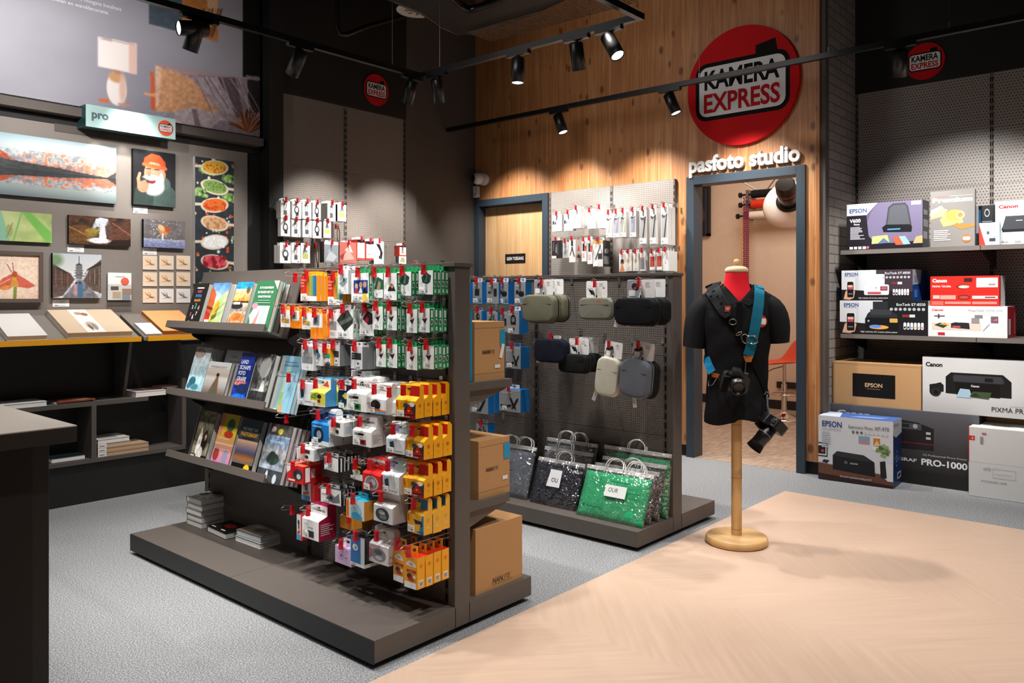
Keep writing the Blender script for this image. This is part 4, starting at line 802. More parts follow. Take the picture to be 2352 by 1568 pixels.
# books lying flat on the deck
def flat_book(c, ux, uy, w, h, t, art, label, group, cover, name='photo_book'):
    r = book(name, 'book', w, h, t, art, label, group, cover)
    X = Vector((*ux, 0)).normalized(); Z = Vector((*uy, 0)); Z = (Z - X * Z.dot(X)).normalized(); Y = Vector((0, 0, -1))
    M = Matrix((X, Y, Z)).transposed(); r.rotation_euler = M.to_euler(); r.location = c; return r
greyc = cvb('cdcac4', ('tex', 9, 14, .15, 2), ('e', .5, .6, .28, .15, '6a6864'), ('e', .3, .3, .2, .1, '7a7873'), ('e', .6, .85, .2, .06, '6f6d69'), ('tex', 20, 28, .5, 5))
for i in range(5): flat_book((1.972 + .003 * (i % 2), 3.84 + .004 * (i % 3 - 1), DZ + .0285 * (i + 1)), (0, -1), (1, 0), .15, .238, .028, G_(greyc) if i == 4 else [('r', 0, 0, 1, 1, 'c9c6c0')], ['lowest grey book of the stack on the deck', 'second grey book from below in the deck stack', 'middle grey book of the deck stack', 'second grey book from the top of the deck stack', 'topmost grey book of the deck stack'][i], 'stacked grey books on the deck', '8a8783')
redb = [('r', 0, 0, 1, 1, '17120f'), ('r', 0, .8, 1, 1, 'b01828'), ('e', .5, .32, .24, .1, 'd02a14'), ('p', [(.2, .7), (.8, .72), (.75, .6), (.4, .62)], 'a8281a'), ('r', .15, .9, .85, .94, 'e8c0c0'), ('r', .15, .84, .75, .875, 'e8c0c0'), ('r', .1, .06, .3, .09, 'e0d8d0'), ('r', .6, .05, .8, .09, 'e0d8d0')]
flat_book((1.965, 3.605, DZ + .03), (.0, -1), (1, .0), .2, .235, .03, redb, 'black and red hardcover lying on the deck', None, '15110f').rotation_euler.rotate_axis('Y', .06)
blu = cvb('a8968a', ('p', [(0, .6), (1, .9), (1, 1), (0, 1)], '3a9cc0'), ('e', .5, .7, .3, .1, '8ab4c4'), ('e', .6, .62, .12, .06, '3a5a50'), ('e', .3, .4, .2, .12, 'c9bfb4'), ('e', .6, .25, .25, .1, '8a7264'), ('tex', 7, 9, .2, 7))
flat_book((1.985, 3.355, DZ + .027), (.02, -1), (1, .02), .205, .245, .026, [('r', 0, 0, 1, 1, 'd8d4d0')], 'white hardcover under the blue and beige book', None, 'd8d4d0')
flat_book((1.99, 3.358, DZ + .055), (.03, -1), (1, .03), .2, .24, .027, G_(blu, ('t', .4, .3, .04, 'STILTE', '6a5a50', {'w': .4})), 'blue and beige hardcover on top of another book', None, '4f8296')

# ================================================================== cartons on the near gondola
def carton(name, label, x0, y0, z0, x1, y1, z1, c='b98d5f', arts=(), group=None, cat='box', flaps=True, m='kraft', off=(0, 0)):
    cx, cy = (x0 + x1) / 2, (y0 + y1) / 2; r = thing(name, label, cat, (cx, cy, z0), 0, group); w, d, h = x1 - x0, y1 - y0, z1 - z0
    b = MB().box(-w / 2, -d / 2, 0, w / 2, d / 2, h - .002, c, m)
    if arts: b.art((-w / 2, -d / 2 - .0004, 0), (w, 0, 0), (0, 0, h), list(arts))
    b.build('carton', r, bevel=.003)
    f = MB().box(-w / 2, -d / 2, h - .002, w / 2, -.0015, h + .002, c, m).box(-w / 2, .0015, h - .002, w / 2, d / 2, h + .002, c, m); f.build('top_flap', r)
    return r
INK = '5a3d24'
def nan_art(x, y, h): return [('t', x, y, h, 'NAN', INK, {'b': .05, 'sh': .25}), ('t', x + .205, y, h, 'LITE', INK, {'sh': .25})]
NB = [('r', 0, .9, 1, .905, '9a7248'), ('r', 0, .12, 1, .125, '9a7248')]
carton('shipping_box', 'kraft lamp box on the upper shelf of the gondola end', 2.222, 2.125, .925, 2.396, 2.72, 1.153, arts=NB + nan_art(.24, .46, .06) + [('r', .66, .2, .84, .26, 'e6e4de'), ('r', .84, .58, 1, .86, '1f95c0'), ('p', [(.8, .38), (.9, .36), (1.0, .6), (.9, .62)], 'e4e4e0')])
carton('shipping_box', 'kraft lamp box on the lower shelf of the gondola end', 2.239, 2.12, .467, 2.421, 2.8, .69, arts=NB + nan_art(.22, .46, .06) + [('r', .76, .25, .92, .32, 'e6e4de'), ('r', .8, .62, 1, .9, '1f95c0')])
carton('shipping_box', 'large kraft lamp box standing on the gondola base', 2.222, 2.12, DZ - .002, 2.5, 2.72, .352, arts=nan_art(.34, .1, .075) + [('r', .34, .075, .78, .08, INK)])
b = carton('lamp_box', 'narrow teal box beside the upper kraft lamp box', 2.173, 2.13, .925, 2.216, 2.6, 1.2, '1a86a8', m='print')
b = carton('lamp_box', 'narrow blue box behind the lower kraft lamp box', 2.175, 2.2, .467, 2.232, 2.6, .70, '1f8fc0', m='print')

# ================================================================== far gondola: blue packs
B2 = 3.698
def bluepk(pic): return st_plain('8d9092', '1276c4', [('r', .0, .9, 1, 1, '9b9ea0'), ('r', .08, .82, .6, .85, 'd0d2d3'), ('r', .08, .77, .45, .79, 'c0c2c3')] + pic, tab='dfe4e6', tabw=.5)
SPK = [('r', .25, .38, .72, .64, '1d1f21'), ('p', [(.25, .64), (.35, .68), (.8, .68), (.72, .64)], '3a3d40'), ('e', .8, .18, .16, .08, '1a86b8')]
SPK2 = [('r', .12, .46, .36, .62, '1f2123'), ('e', .62, .46, .26, .12, '17181a'), ('r', .38, .5, .86, .56, '2a2c2f'), ('e', .8, .18, .16, .08, '1a86b8')]
CLIP = [('p', [(.05, .3), (.1, .2), (.35, .18), (.6, .25), (.55, .32), (.3, .26)], '17191b'), ('p', [(.5, .6), (.58, .62), (.72, .3), (.62, .28)], '17191b'), ('p', [(.85, .62), (.92, .6), (.75, .28), (.66, .3)], '17191b'), ('p', [(.58, .12), (.66, .3), (.75, .3), (.82, .12), (.7, .18)], '17191b')]
LOOP = [('e', .5, .62, .24, .2, '1a1b1d'), ('e', .5, .62, .14, .12, '8d9092'), ('r', .3, .42, .72, .5, '1a1b1d'), ('r', .5, .2, .62, .28, '1a1b1d')]
BAR = [('r', .6, .35, .85, .7, '202225'), ('r', .15, .5, .35, .58, '202225')]
STICK = [('p', [(.1, .4), (.3, .7), (.5, .42), (.4, .42), (.3, .58), (.2, .4)], '17191b'), ('r', .62, .5, .7, .85, '17191b'), ('p', [(.3, .1), (.5, .18), (.8, .6), (.88, .6), (.6, .1)], '17191b')]
for n_, pc in (('b_spk', SPK), ('b_spk2', SPK2), ('b_clip', CLIP), ('b_loop', LOOP), ('b_bar', BAR), ('b_stick', STICK)): S[n_] = bluepk(pc)
BP = dict(cat='accessory pack', name='accessory_pack', tab=.022, out=.04)
hang_row([
 (1062, 1078, 648, 697, 3.53, 1, .05, 'f', 'b_spk', 'grey blue pack half hidden behind the end panel', dict(BP, price=False)),
 (1086, 1107, 647, 697, 3.54, 1, .055, 'f', 'b_spk', 'grey blue pack with black cube picture', BP),
 (1118, 1145, 648, 697, 3.52, 1, .02, 'f', 'b_bar', 'flat grey pack with tilted price label', BP),
 (1144, 1167, 647, 698, 3.54, 1, .06, 'f', 'b_spk2', 'grey blue pack with two speakers, left', BP),
 (1182, 1207, 647, 698, 3.54, 1, .06, 'f', 'b_spk2', 'grey blue pack with two speakers, right', BP),
 (1090, 1106, 714, 745, 3.53, 1, .06, 'f', 'b_loop', 'grey blue pack just above the kraft box', dict(BP, price=False)),
 (1118, 1143, 716, 760, 3.53, 1, .02, 'f', 'b_stick', 'flat grey pack in second row', dict(BP, price=False)),
 (1147, 1166, 718, 762, 3.55, 1, .02, 'f', 'b_bar', 'narrow grey pack in second row', dict(BP, price=False)),
 (1166, 1192, 713, 767, 3.50, 1, .09, 'f', 'b_loop', 'grey blue pack with black loop picture', BP),
 (1161, 1196, 796, 846, 3.50, 1, .085, 'f', 'b_clip', 'wide grey blue pack with clamp, upper', dict(BP, price=True)),
 (1080, 1121, 894, 949, 3.48, 2, .06, 'f', 'b_stick', 'wide grey blue pack with small tripods', BP),
 (1147, 1195, 893, 945, 3.48, 1, .09, 'f', 'b_clip', 'wide grey blue pack with clamp, lower', BP),
 (1094, 1120, 973, 1005, 3.5, 1, .07, 'f', 'b_stick', 'lowest grey blue pack behind the kraft box', dict(BP, price=False)),
], B2)

# ================================================================== far gondola: pouches on header cards
def rring(w, h, r, z_or_y, n=6, cx=0., cz=0.):
    pts = []
    for (sx, sz, a0) in ((1, 1, 0), (-1, 1, 1), (-1, -1, 2), (1, -1, 3)):
        for j in range(n):
            a = (a0 + j / (n - 1)) * PI / 2; pts.append((cx + sx * (w / 2 - r) + r * math.cos(a), z_or_y, cz + sz * (h / 2 - r) + r * math.sin(a)))
    return pts
def pouch(w, h, t, col, label, loc, card=(.12, .075, 0.), cardart=(), group=None, tall=False, taper=.0, tag_at=None, tab=None, roll=0., flap=None, zipcol='1b1b1b'):
    r = thing('camera_pouch', label, 'pouch', loc, RX, group); r.rotation_euler = (0, roll, RX)
    m = MB(); R = min(w, h) * .3
    spec = [(.72, -.5), (.86, -.485), (.95, -.42), (1.0, -.2), (1.0, .2), (.97, .4), (.88, .48), (.7, .5)]
    q = random.Random(int(w * 1e5)); rings = []
    for s_, y in spec:
        rg = rring(w * (s_ * .55 + .45), h * (s_ * .6 + .4), R * s_, y * t); rings.append([(x * (1 - taper * (z / h)) + q.uniform(-.0012, .0012), yy + q.uniform(-.001, .001), z + q.uniform(-.0012, .0012)) for x, yy, z in rg])
    for fr, idx in ((.6, 0), (.2, 0)): g0 = rings[2 if fr == .2 else 1] if False else rings[0]; rings.insert(0, [(x * (fr if fr == .6 else .35), -t * (.53 if fr == .6 else .545), z * (fr if fr == .6 else .35)) for x, yy, z in g0])
    rings = [g[::-1] for g in rings]
    m.loft(rings, col, 'cloth'); m.build('pouch_body', r, sub=1)
    z = MB(); rg = [(x * (1 - taper * (zz / h)), y, zz) for x, y, zz in rring(w * 1.004, h * 1.004, R, t * .1)]; z.tube(rg, .0032, zipcol, 'plastic', 6, closed=True); z.build('zipper', r)
    if flap:
        f = MB(); f.box(-w * .42, -t * .5 - .0018, h * .16, w * .42, -t * .5 + .002, h * .18, flap, 'cloth'); f.build('pocket_seam', r)
    if tab: f = MB(); f.prism([(-.014, 0), (.014, 0), (.011, .014), (-.011, .014)], .003, tab, 'matte', axis='y', o=-t * .5 - .001); o = f.build('leather_tab', r); o.location = (w * .12, 0, h * .28)
    cw, chh, cx = card; c = MB(); rg = rring(cw, chh, .009, 0); zc = h / 2 + chh / 2 + .002
    c.prism([(x, z) for x, _, z in rg], .0012, 'ecebea', 'print', axis='y'); c.front(-cw / 2, -chh / 2, cw / 2, chh / 2, 0, list(cardart))
    o = c.build('header_card', r); o.location = (cx, 0, zc - .004)
    st = MB(); st.box(-.004, -.001, 0, .004, .001, .016, '222222', 'cloth'); o = st.build('hanging_loop', r); o.location = (cx, 0, h / 2 - .004)
    if tag_at:
        g = MB(); g.box(-.011, 0, -.062, .011, .0008, 0, 'dcdbd8', 'print'); g.front(-.011, -.062, .011, 0, 0, lines(.2, .2, .8, .8, 5, 'b8b7b4', 3)); o = g.build('swing_tag', r); o.location = (tag_at[0], -t * .3, tag_at[1]); o.rotation_euler = (0, tag_at[2], 0)
    hk = loc[2] + zc + chh * .36
    return r, hk
CARD1 = [('p', [(.0, .1), (.0, .95), (.35, 1), (.5, .5), (.4, .0)], '9a9da3'), ('e', .3, .6, .14, .2, '2b2d33', -.5), ('p', [(.2, .5), (.35, .65), (.32, .45)], 'b04a5a'), ('r', .06, .1, .3, .42, 'f2f2f0')] + lines(.66, .6, .9, .85, 3, 'c0c2c4', 4) + [('r', .6, .1, .64, .5, 'd2d4d6')]
CARD2 = [('p', [(.1, .5), (.3, .45), (.36, .2), (.25, .18)], '1d1f22'), ('p', [(.3, .6), (.42, .2), (.36, .05)], '3a3d42'), ('r', .06, .55, .26, .8, 'e4e6e8'), ('r', .78, .58, .88, .62, '3a3a3a')] + lines(.62, .7, .9, .88, 2, 'c0c2c4', 4)
CARD3 = [('p', [(.0, .15), (.1, .55), (.45, .75), (.55, .35), (.4, .05)], '85888e'), ('p', [(.05, .5), (.4, .72), (.5, .55), (.2, .4)], '26282c'), ('r', .1, .1, .36, .4, 'f1f1ef')] + lines(.62, .6, .9, .85, 3, 'c0c2c4', 4)
def put_pouch(xl, xr, yt, yb, X, t, col, label, n=1, group=None, gap=None, hooklab=None, **kw):
    yc, w, zt, zb = place_rect(xl, xr, yt, yb, X); h = zt - zb
    r, hk = pouch(w, h, t, col, label + (', front one' if n > 1 else ''), (X + t / 2, yc, (zt + zb) / 2), group=group if n > 1 else None, **kw)
    for i in range(1, n): dup(r, (X + t / 2 + (gap or t + .012) * i, yc - .002 * i, (zt + zb) / 2 + .003 * i), f'{label}, one behind', group)
    off = kw.get('card', (0, 0, 0))[2]; hook(B2, yc - off * 1.0, hk, B2 - X - t / 2 + .05, B2 - X - t / 2 + .012, f'wire hook with red clip carrying {hooklab or label}'); return r
put_pouch(1196, 1271, 676, 741, 3.40, .075, '6d6c5a', 'olive boxy camera pouch with white card', 2, 'olive pouches', .09, card=(.135, .085, .018), cardart=CARD1, flap='59584a')
put_pouch(1327, 1404, 683, 733, 3.46, .045, '77776a', 'flat grey green pouch with leather tab', card=(.135, .09, .0), cardart=CARD2, flap='5f5f55', tab='a4673c')
put_pouch(1408, 1502, 683, 748, 3.40, .08, '17181a', 'large black pouch at the right gondola end', 2, 'large black pouches', .10, card=(.16, .092, .02), cardart=CARD1, flap='0e0f10', tag_at=(-.1, -.02, .25))
put_pouch(1224, 1296, 778, 833, 3.40, .07, '151a26', 'dark navy pouch left of the black one', card=(.12, .02, .0), tag_at=(-.08, -.01, .1))
put_pouch(1280, 1345, 813, 857, 3.42, .07, '18191b', 'small black pouch with two white cards', 2, 'small black pouches', .085, card=(.13, .085, .025), cardart=CARD2, flap='0c0d0e')
put_pouch(1366, 1418, 820, 911, 3.46, .055, 'c6c2b2', 'upright ivory pouch with paper tags', card=(.11, .085, .012), cardart=CARD3, roll=.12, taper=.06, tag_at=(-.055, -.08, .3), flap='b0ac9e', zipcol='8e8a7e')
put_pouch(1422, 1487, 824, 915, 3.44, .07, '63676f', 'upright slate grey pouch with paper tag', card=(.125, .09, .02), cardart=CARD3, roll=.12, taper=.06, tag_at=(.005, -.085, -.25), flap='4c5058', zipcol='2c2f34')
q_, w_, zt_, zb_ = place_rect(1436, 1500, 826, 915, 3.53)
r_, hk_ = pouch(w_, zt_ - zb_, .06, '1d1e20', 'upright black pouch behind the slate grey one', (3.58, q_, (zt_ + zb_) / 2), card=(.11, .085, -.01), cardart=CARD3[2:], roll=.12, taper=.06)

# ================================================================== far gondola: bagged backdrop cloths on the base
k = NT('wrap'); v, q = k.xyz(); nz = k.noise(v, 13, 3, .75); k.set(Base_Color=(.95, .95, .95), Roughness=.12)
k.bump(nz.outputs[0], 1.0, .035); tr = k.n('BsdfTransparent'); gl = k.n('BsdfGlossy', {'Roughness': .12, 'Normal': k.b.inputs['Normal'].links[0].from_socket})
k.put(k.out.inputs[0], k.n('MixShader', {0: .24, 1: tr.outputs[0], 2: gl.outputs[0]})); MT['wrap'] = k.m
def bag(w, h, t, col, label, loc, lean, items, group='bagged cloths on the base', handles=(0.,), rz=RX):
    r = thing('cloth_bag', label, 'bag', loc, 0); r.rotation_euler = Matrix((( 0, math.cos(lean), math.sin(lean)), (-1, 0, 0), (0, -math.sin(lean), math.cos(lean)))).to_euler()
    q = random.Random(hash(label) % 1000 if False else len(label) * 7); m = MB(); nx, nz_ = 12, 10
    def sheet(ins, c, mat, nm, dep, jit, z1):
        mm = MB(); vs = []; fs = []
        for side in (0, 1):
            for j in range(nz_ + 1):
                for i in range(nx + 1):
                    u, v_ = i / nx * 2 - 1, j / nz_ * 2 - 1; bul = (1 - abs(u) ** 3) * (1 - abs(v_) ** 3)
                    vs.append((u * (w / 2 - ins), (dep * (.25 + .75 * bul) / 2 + q.uniform(-jit, jit)) * (-1 if side == 0 else 1) + t / 2, ins + (v_ + 1) / 2 * (z1 - 2 * ins)))
        K = (nx + 1) * (nz_ + 1); id_ = lambda s_, j, i: s_ * K + j * (nx + 1) + i
        for j in range(nz_):
            for i in range(nx): fs.append((id_(0, j, i), id_(0, j, i + 1), id_(0, j + 1, i + 1), id_(0, j + 1, i))); fs.append((id_(1, j, i + 1), id_(1, j, i), id_(1, j + 1, i), id_(1, j + 1, i + 1)))
        for j in range(nz_): fs.append((id_(1, j, 0), id_(0, j, 0), id_(0, j + 1, 0), id_(1, j + 1, 0))); fs.append((id_(0, j, nx), id_(1, j, nx), id_(1, j + 1, nx), id_(0, j + 1, nx)))
        for i in range(nx): fs.append((id_(0, 0, i), id_(1, 0, i), id_(1, 0, i + 1), id_(0, 0, i + 1))); fs.append((id_(0, nz_, i), id_(0, nz_, i + 1), id_(1, nz_, i + 1), id_(1, nz_, i)))
        mm.add(vs, fs, c, mat, True); return mm.build(nm, r)
    sheet(.008, col, 'cloth', 'folded_cloth', t * .9, .0015, h * .93)
    sheet(0, 'e8e8e8', 'wrap', 'plastic_sleeve', t * 1.02, .003, h)
    s_ = MB().box(-w / 2, t * .5 - .004, h - .016, w / 2, t * .5 + .004, h + .004, 'e4e4e2', 'plastic'); s_.build('zip_strip', r)
    for hx in handles:
        for yy in (t * .3, t * .7):
            m = MB(); m.tube([(hx + math.cos(a) * .045 - (a - 1.5) * .006, yy + .012 * math.sin(a * 2), h + math.sin(a) * .055) for a in np.linspace(0, PI, 11)], .003, 'ecebe8', 'plastic', 6); m.build('cord_handle', r)
    if items:
        p = MB(); p.front(-w / 2, 0, w / 2, h, -.0085, items, 'matte'); p.build('insert_label', r)
    return r
LZ = DZ + .003
GT = [('t', .16, .72, .07, 'YOUR', '14603c', {'sh': .1}), ('r', .42, .74, .75, .755, '14603c'), ('p', [(.4, .46), (.71, .46), (.71, .68), (.4, .68)], 'dfe3e0'), ('t', .45, .55, .08, 'OUR', '25282a', {'sh': .1, 'sx': .9}), ('r', .72, .58, .9, .595, '14603c'), ('r', .12, .2, .16, .25, '14603c'), ('r', .18, .21, .42, .235, '14603c')]
bag(.415, .275, .05, '2eae74', 'green cloth in clear zip bag leaning in front', (3.392, 2.317, LZ), .42, GT, handles=(-.03, .1))
NT_ = [('t', .1, .72, .08, 'YOUR', '0c0e12'), ('p', [(.36, .42), (.64, .42), (.64, .78), (.4, .78)], 'd9dadc'), ('t', .45, .52, .09, 'OU', '1d1f22', {'b': .01, 'sx': .9})]
bag(.325, .26, .055, '1b222e', 'dark navy cloth in clear zip bag', (3.425, 2.712, LZ), .36, NT_, handles=(.02,))
bag(.30, .30, .055, '6a707a', 'slate grey cloth bag behind the kraft lamp box', (3.437, 3.05, LZ), .3, [('t', .3, .62, .06, 'YOUR', '30343a'), ('r', .3, .5, .6, .52, '30343a'), ('p', [(.28, .25), (.45, .25), (.45, .52), (.28, .52)], 'd9dadc')], handles=(-.05, .06))
bag(.40, .27, .05, '5f5c5e', 'grey cloth bag directly behind the front green one', (3.468, 2.315, LZ), .36, [], handles=(.04,))
bag(.40, .29, .05, '575557', 'grey cloth bag at the gondola end by the upright', (3.542, 2.31, LZ), .3, [], handles=())
bag(.42, .33, .045, '2f9e6c', 'green cloth bag at the back against the pegboard', (3.62, 2.31, LZ), .12, [], handles=(.0,))
bag(.34, .30, .05, '6b6f76', 'grey cloth bag behind the navy one', (3.51, 2.72, LZ), .28, [], handles=(-.03,))
bag(.36, .33, .045, '74777c', 'pale grey cloth bag against the pegboard middle', (3.60, 2.74, LZ), .16, [], handles=(-.04, .05))
# ================================================================== picture wall on the left
PW = 5.40
p0 = aty(0, 255, PW); pr = aty(565, 352, PW)
struct(MB().box(-3, PW - .02, .95, pr.x, PW, pr.z, '888888', 'taupe').build('trim_6'))
pc = aty(598, 300, PW); pe = aty(636, 300, PW)
struct(MB().box(pc.x, PW - .12, 0, pe.x - .02, PW, ZC, '888888', 'black_wall').build('trim_7'))
zm = aty(300, 264, PW - .05).z; mx1 = aty(597, 264, PW - .05).x
struct(MB().box(-3, PW - .1, zm - .075, mx1, PW, zm - .02, '888888', 'dark_wall').box(-3, PW - .02, pr.z + .002, mx1, PW, zm - .078, '888888', 'black_wall').build('trim_8'))
# mural
MX0, MX1, MZ0, MZ1 = 1.2, mx1, zm, 3.75
def mp(x, y): p = aty(x, y, PW - .05); return ((p.x - MX0) / (MX1 - MX0), (p.z - MZ0) / (MZ1 - MZ0))
mu = Cv(330, 205, 'a9a7b0'); mu.g('9a98a2', 'a6a4ae', 0, 1); mu.tex(5, 4, .05, 2)
def mpoly(pts, c, op=1.): mu.p([mp(*q) for q in pts], c, op)
def mell(x, y, rx, ry, c, rot=0., soft=.15, op=1.):
    a = mp(x - rx, y); b = mp(x + rx, y); c0 = mp(x, y - ry); c1 = mp(x, y + ry); o = mp(x, y); mu.e(o[0], o[1], (b[0] - a[0]) / 2, (c0[1] - c1[1]) / 2, c, rot, soft, op)
mell(330, 200, 120, 110, '8b8997', 0, 1.2, .6)
mpoly([(558, -40), (600, -40), (600, 182), (558, 176)], '14100f'); mpoly([(572, 60), (600, 66), (600, 72), (572, 66)], '3a2c28'); mpoly([(565, 172), (600, 178), (600, 184), (565, 178)], '8a7f7c')
mpoly([(225, 84), (313, 101), (313, 170), (225, 153)], 'efe6e2'); mpoly([(295, 97), (313, 101), (313, 170), (295, 166)], 'e3bfb4'); mpoly([(228, 86), (310, 102), (290, 101), (232, 90)], 'b89a9c')
mell(268, 204, 23, 38, 'eee4e2', 0, .1); mell(268, 178, 19, 12, 'c99a72', 0, .5); mell(282, 205, 8, 32, 'dcb8a8', 0, .8); mpoly([(262, 160), (276, 163), (276, 172), (262, 168)], 'b8866a')
mpoly([(226, 226), (250, 228), (250, 235), (226, 233)], 'd8673c'); mpoly([(272, 236), (300, 240), (300, 245), (272, 241)], 'c98a7a')
mpoly([(345, 165), (353, 167), (362, 255), (347, 250)], 'd2603c'); mpoly([(332, 211), (362, 216), (362, 224), (332, 219)], 'e2a07a')
mpoly([(356, 146), (600, 186), (600, 300), (548, 278), (360, 250)], 'a88e92')
mpoly([(356, 150), (400, 165), (440, 180), (500, 255), (480, 262), (360, 256)], 'cf9a72'); mpoly([(356, 150), (372, 155), (364, 240), (358, 250)], 'dcb39c')
mpoly([(430, 170), (600, 184), (600, 262), (545, 276), (515, 262), (470, 200)], '8f7f88'); mpoly([(500, 178), (540, 178), (560, 260), (545, 274)], '5f4f58'); mpoly([(455, 176), (490, 178), (540, 262), (520, 262)], 'a99aa2'); mpoly([(568, 182), (600, 186), (600, 256), (572, 262)], '2a2226')
mpoly([(400, 256), (440, 246), (500, 262), (545, 300), (405, 285)], 'b3a3a8'); mpoly([(440, 250), (452, 252), (462, 292), (448, 290)], '7a6a72'); mpoly([(505, 276), (600, 288), (600, 320), (480, 300)], '8a7f8c')
for i in range(26): q = random.Random(50 + i); xx = q.uniform(440, 560); mu.l(*mp(xx, 176 + (xx - 440) * .05), *mp(xx + q.uniform(20, 60), 262 + q.uniform(-16, 8)), q.uniform(.002, .005), q.choice(['c4b8bc', '57474f', '776870', 'b0a2a8']), .55)
mu.tex(90, 60, .16, 5, (mu.X > mp(356, 200)[0]) & (mu.Y < mp(440, 168)[1]))
for i in range(60): q = random.Random(i); x0, y0 = 570, 305; a = q.uniform(.2, 2.9); L = q.uniform(25, 60); u0 = mp(x0, y0); u1 = mp(x0 + L * math.cos(a) * .8, y0 - L * math.sin(a)); mu.l(*u0, *u1, .004, q.choice(['6a3a28', '8a5236', '4a2a22', 'a0704c']))
mpoly([(341, -40), (420, -40), (420, 75), (341, 55)], '4a5662'); mpoly([(420, -40), (501, -40), (501, 96), (420, 75)], 'b8763c'); mpoly([(470, -40), (501, -40), (501, 60), (480, 40)], 'd8b08a')
for i in range(7): mpoly([(448 + 6 * i, 84), (452 + 6 * i, 86), (470 + 7 * i, 20), (466 + 7 * i, 20)], ['5a3420', 'c98a4a', '7a4a2a'][i % 3])
mu.tex(60, 60, .12, 9, (mu.X > mp(341, 20)[0]) & (mu.X < mp(501, 20)[0]) & (mu.Y > mp(341, 60)[1]))
t = thing('wall_mural', 'huge wall mural of a grey living room with lamp and cushion', 'mural', (MX0, PW - .05, MZ0))
m = MB().box(0, 0, 0, MX1 - MX0, .05, MZ1 - MZ0, 'cfcfd2', 'matte')
a = mp(279, 34); bq = mp(250, 8)
m.front(0, 0, MX1 - MX0, MZ1 - MZ0, 0, [('g', 0, 0, 1, 1, mu), ('t', a[0], mp(279, 26)[1], .018, 'leveren wij de hoogste kwaliteit', 'e8e8ec', {'al': 'r'}), ('t', mp(250, 20)[0], mp(250, 34)[1], .018, 'in fotoboeken en wanddecoratie.', 'e8e8ec', {'al': 'r'}), ('t', mp(245, 0)[0], mp(245, -6)[1], .05, 'zorg', 'eeeef2', {'al': 'r', 'b': .02})], 'matte'); m.build('printed_panel', t)

def logo(): return [('e', .5, .5, .5, .5, 'c8141a'), ('rr', .08, .243, .92, .74, '121212', .1), ('p', [(.63, .73), (.63, .81), (.8, .84), (.82, .73)], '121212'), ('rr', .115, .278, .885, .705, 'e9e9e9', .075),
    ('t', .5, .515, .155, 'KAMERA', '141414', {'al': 'c', 'w': .67, 'b': .03}), ('t', .5, .315, .155, 'EXPRESS', 'c01a22', {'al': 'c', 'w': .68, 'b': .028})]
def round_logo(name, label, loc, dia, rz, th=.03):
    r = thing(name, label, 'sign', loc, rz); m = MB(); n = 48; pts = [(dia / 2 * math.cos(2 * PI * i / n), dia / 2 * math.sin(2 * PI * i / n)) for i in range(n)]
    m.prism(pts, th, 'c8141a', 'matte', axis='y', o=-th); m.front(-dia / 2, -dia / 2, dia / 2, dia / 2, -th, logo()[1:], 'matte', e=.0006); m.build('sign_disc', r); return r
# fascia sign box over the pictures
SY = 5.24; a = aty(197, 230, SY); b = aty(403, 282, SY); zt = aty(300, 256, SY).z; zb = aty(300, 305, SY).z
t = thing('fascia_sign', 'pale teal box sign with lettering above the hanging pictures', 'sign', (a.x, SY, zb)); w, h = b.x - a.x, zt - zb; a_sign, w_sign, zb_sign = a, w, zb
m = MB().box(0, 0, 0, w, PW - SY, h, '4a7472', 'plastic', {5: '1e3c3e', 3: '1e3c3e', 0: '26403f'}); m.front(0, 0, w, h, 0, [('r', 0, 0, 1, 1, 'a9c9c8')], 'plastic'); m.build('sign_box', t)  # pale face colour holds the glare, sides and underside coloured darker
m = MB(); m.front(0, 0, w, h, -.0006, [('t', .06, .42, .36, 'pro', '55686a', {'b': .04})], 'plastic'); m.build('lettering', t)
m = MB(); rr = h * .76; m.front(w * .79, h * .1, w * .79 + rr, h * .1 + rr, -.0008, [('e', .5, .5, .5, .5, 'd8502c')] + logo()[1:], 'plastic'); m.build('round_emblem', t)

# ---- pictures
def picture(name, cat, label, xl, xr, yt, yb, art, th=.025, edge='141414', m='print', frame=None, Y=None):
    Y = Y or PW - .02; f = Y - th; c, w, zt_, zb_ = place_rect_y(xl, xr, yt, yb, f); h = zt_ - zb_
    r = thing(name, label, cat, (c, Y, zb_)); b = MB().box(-w / 2, -th, 0, w / 2, 0, h, edge, 'matte')
    if frame:
        fw, fc = frame; g = MB()
        for q in ((-w / 2 - fw, -fw, w / 2 + fw, 0), (-w / 2 - fw, h, w / 2 + fw, h + fw), (-w / 2 - fw, 0, -w / 2, h), (w / 2, 0, w / 2 + fw, h)): g.box(q[0], -th - .012, q[1], q[2], 0, q[3], fc, 'laminate')
        g.build('frame', r)
    b.front(-w / 2, 0, w / 2, h, -th, art, m); b.build('printed_panel', r); return r
def caption(x0, x1, y0, y1, what):
    c, w, zt_, zb_ = place_rect_y(x0, x1, y0, y1, PW - .022); m = MB().box(-w / 2, -.002, 0, w / 2, 0, zt_ - zb_, 'ecebea', 'matte')
    m.front(-w / 2, 0, w / 2, zt_ - zb_, -.002, [('r', .12, .12, .34, .22, '3a3a3a'), ('r', .4, .14, .8, .19, 'a8a8a8')] + lines(.42, .4, .92, .85, 3, 'c4c4c4', 4)); tag(m.build('caption_card', loc=(c, PW - .02, zb_)), 'small white caption card below ' + what, 'label')
mt = Cv(230, 128, 'b4c2c8'); mt.g('d2cfc8', '8fb0bc', .5, 1); mt.e(.62, .8, .4, .16, 'e9eaea', 0, 1, .8)
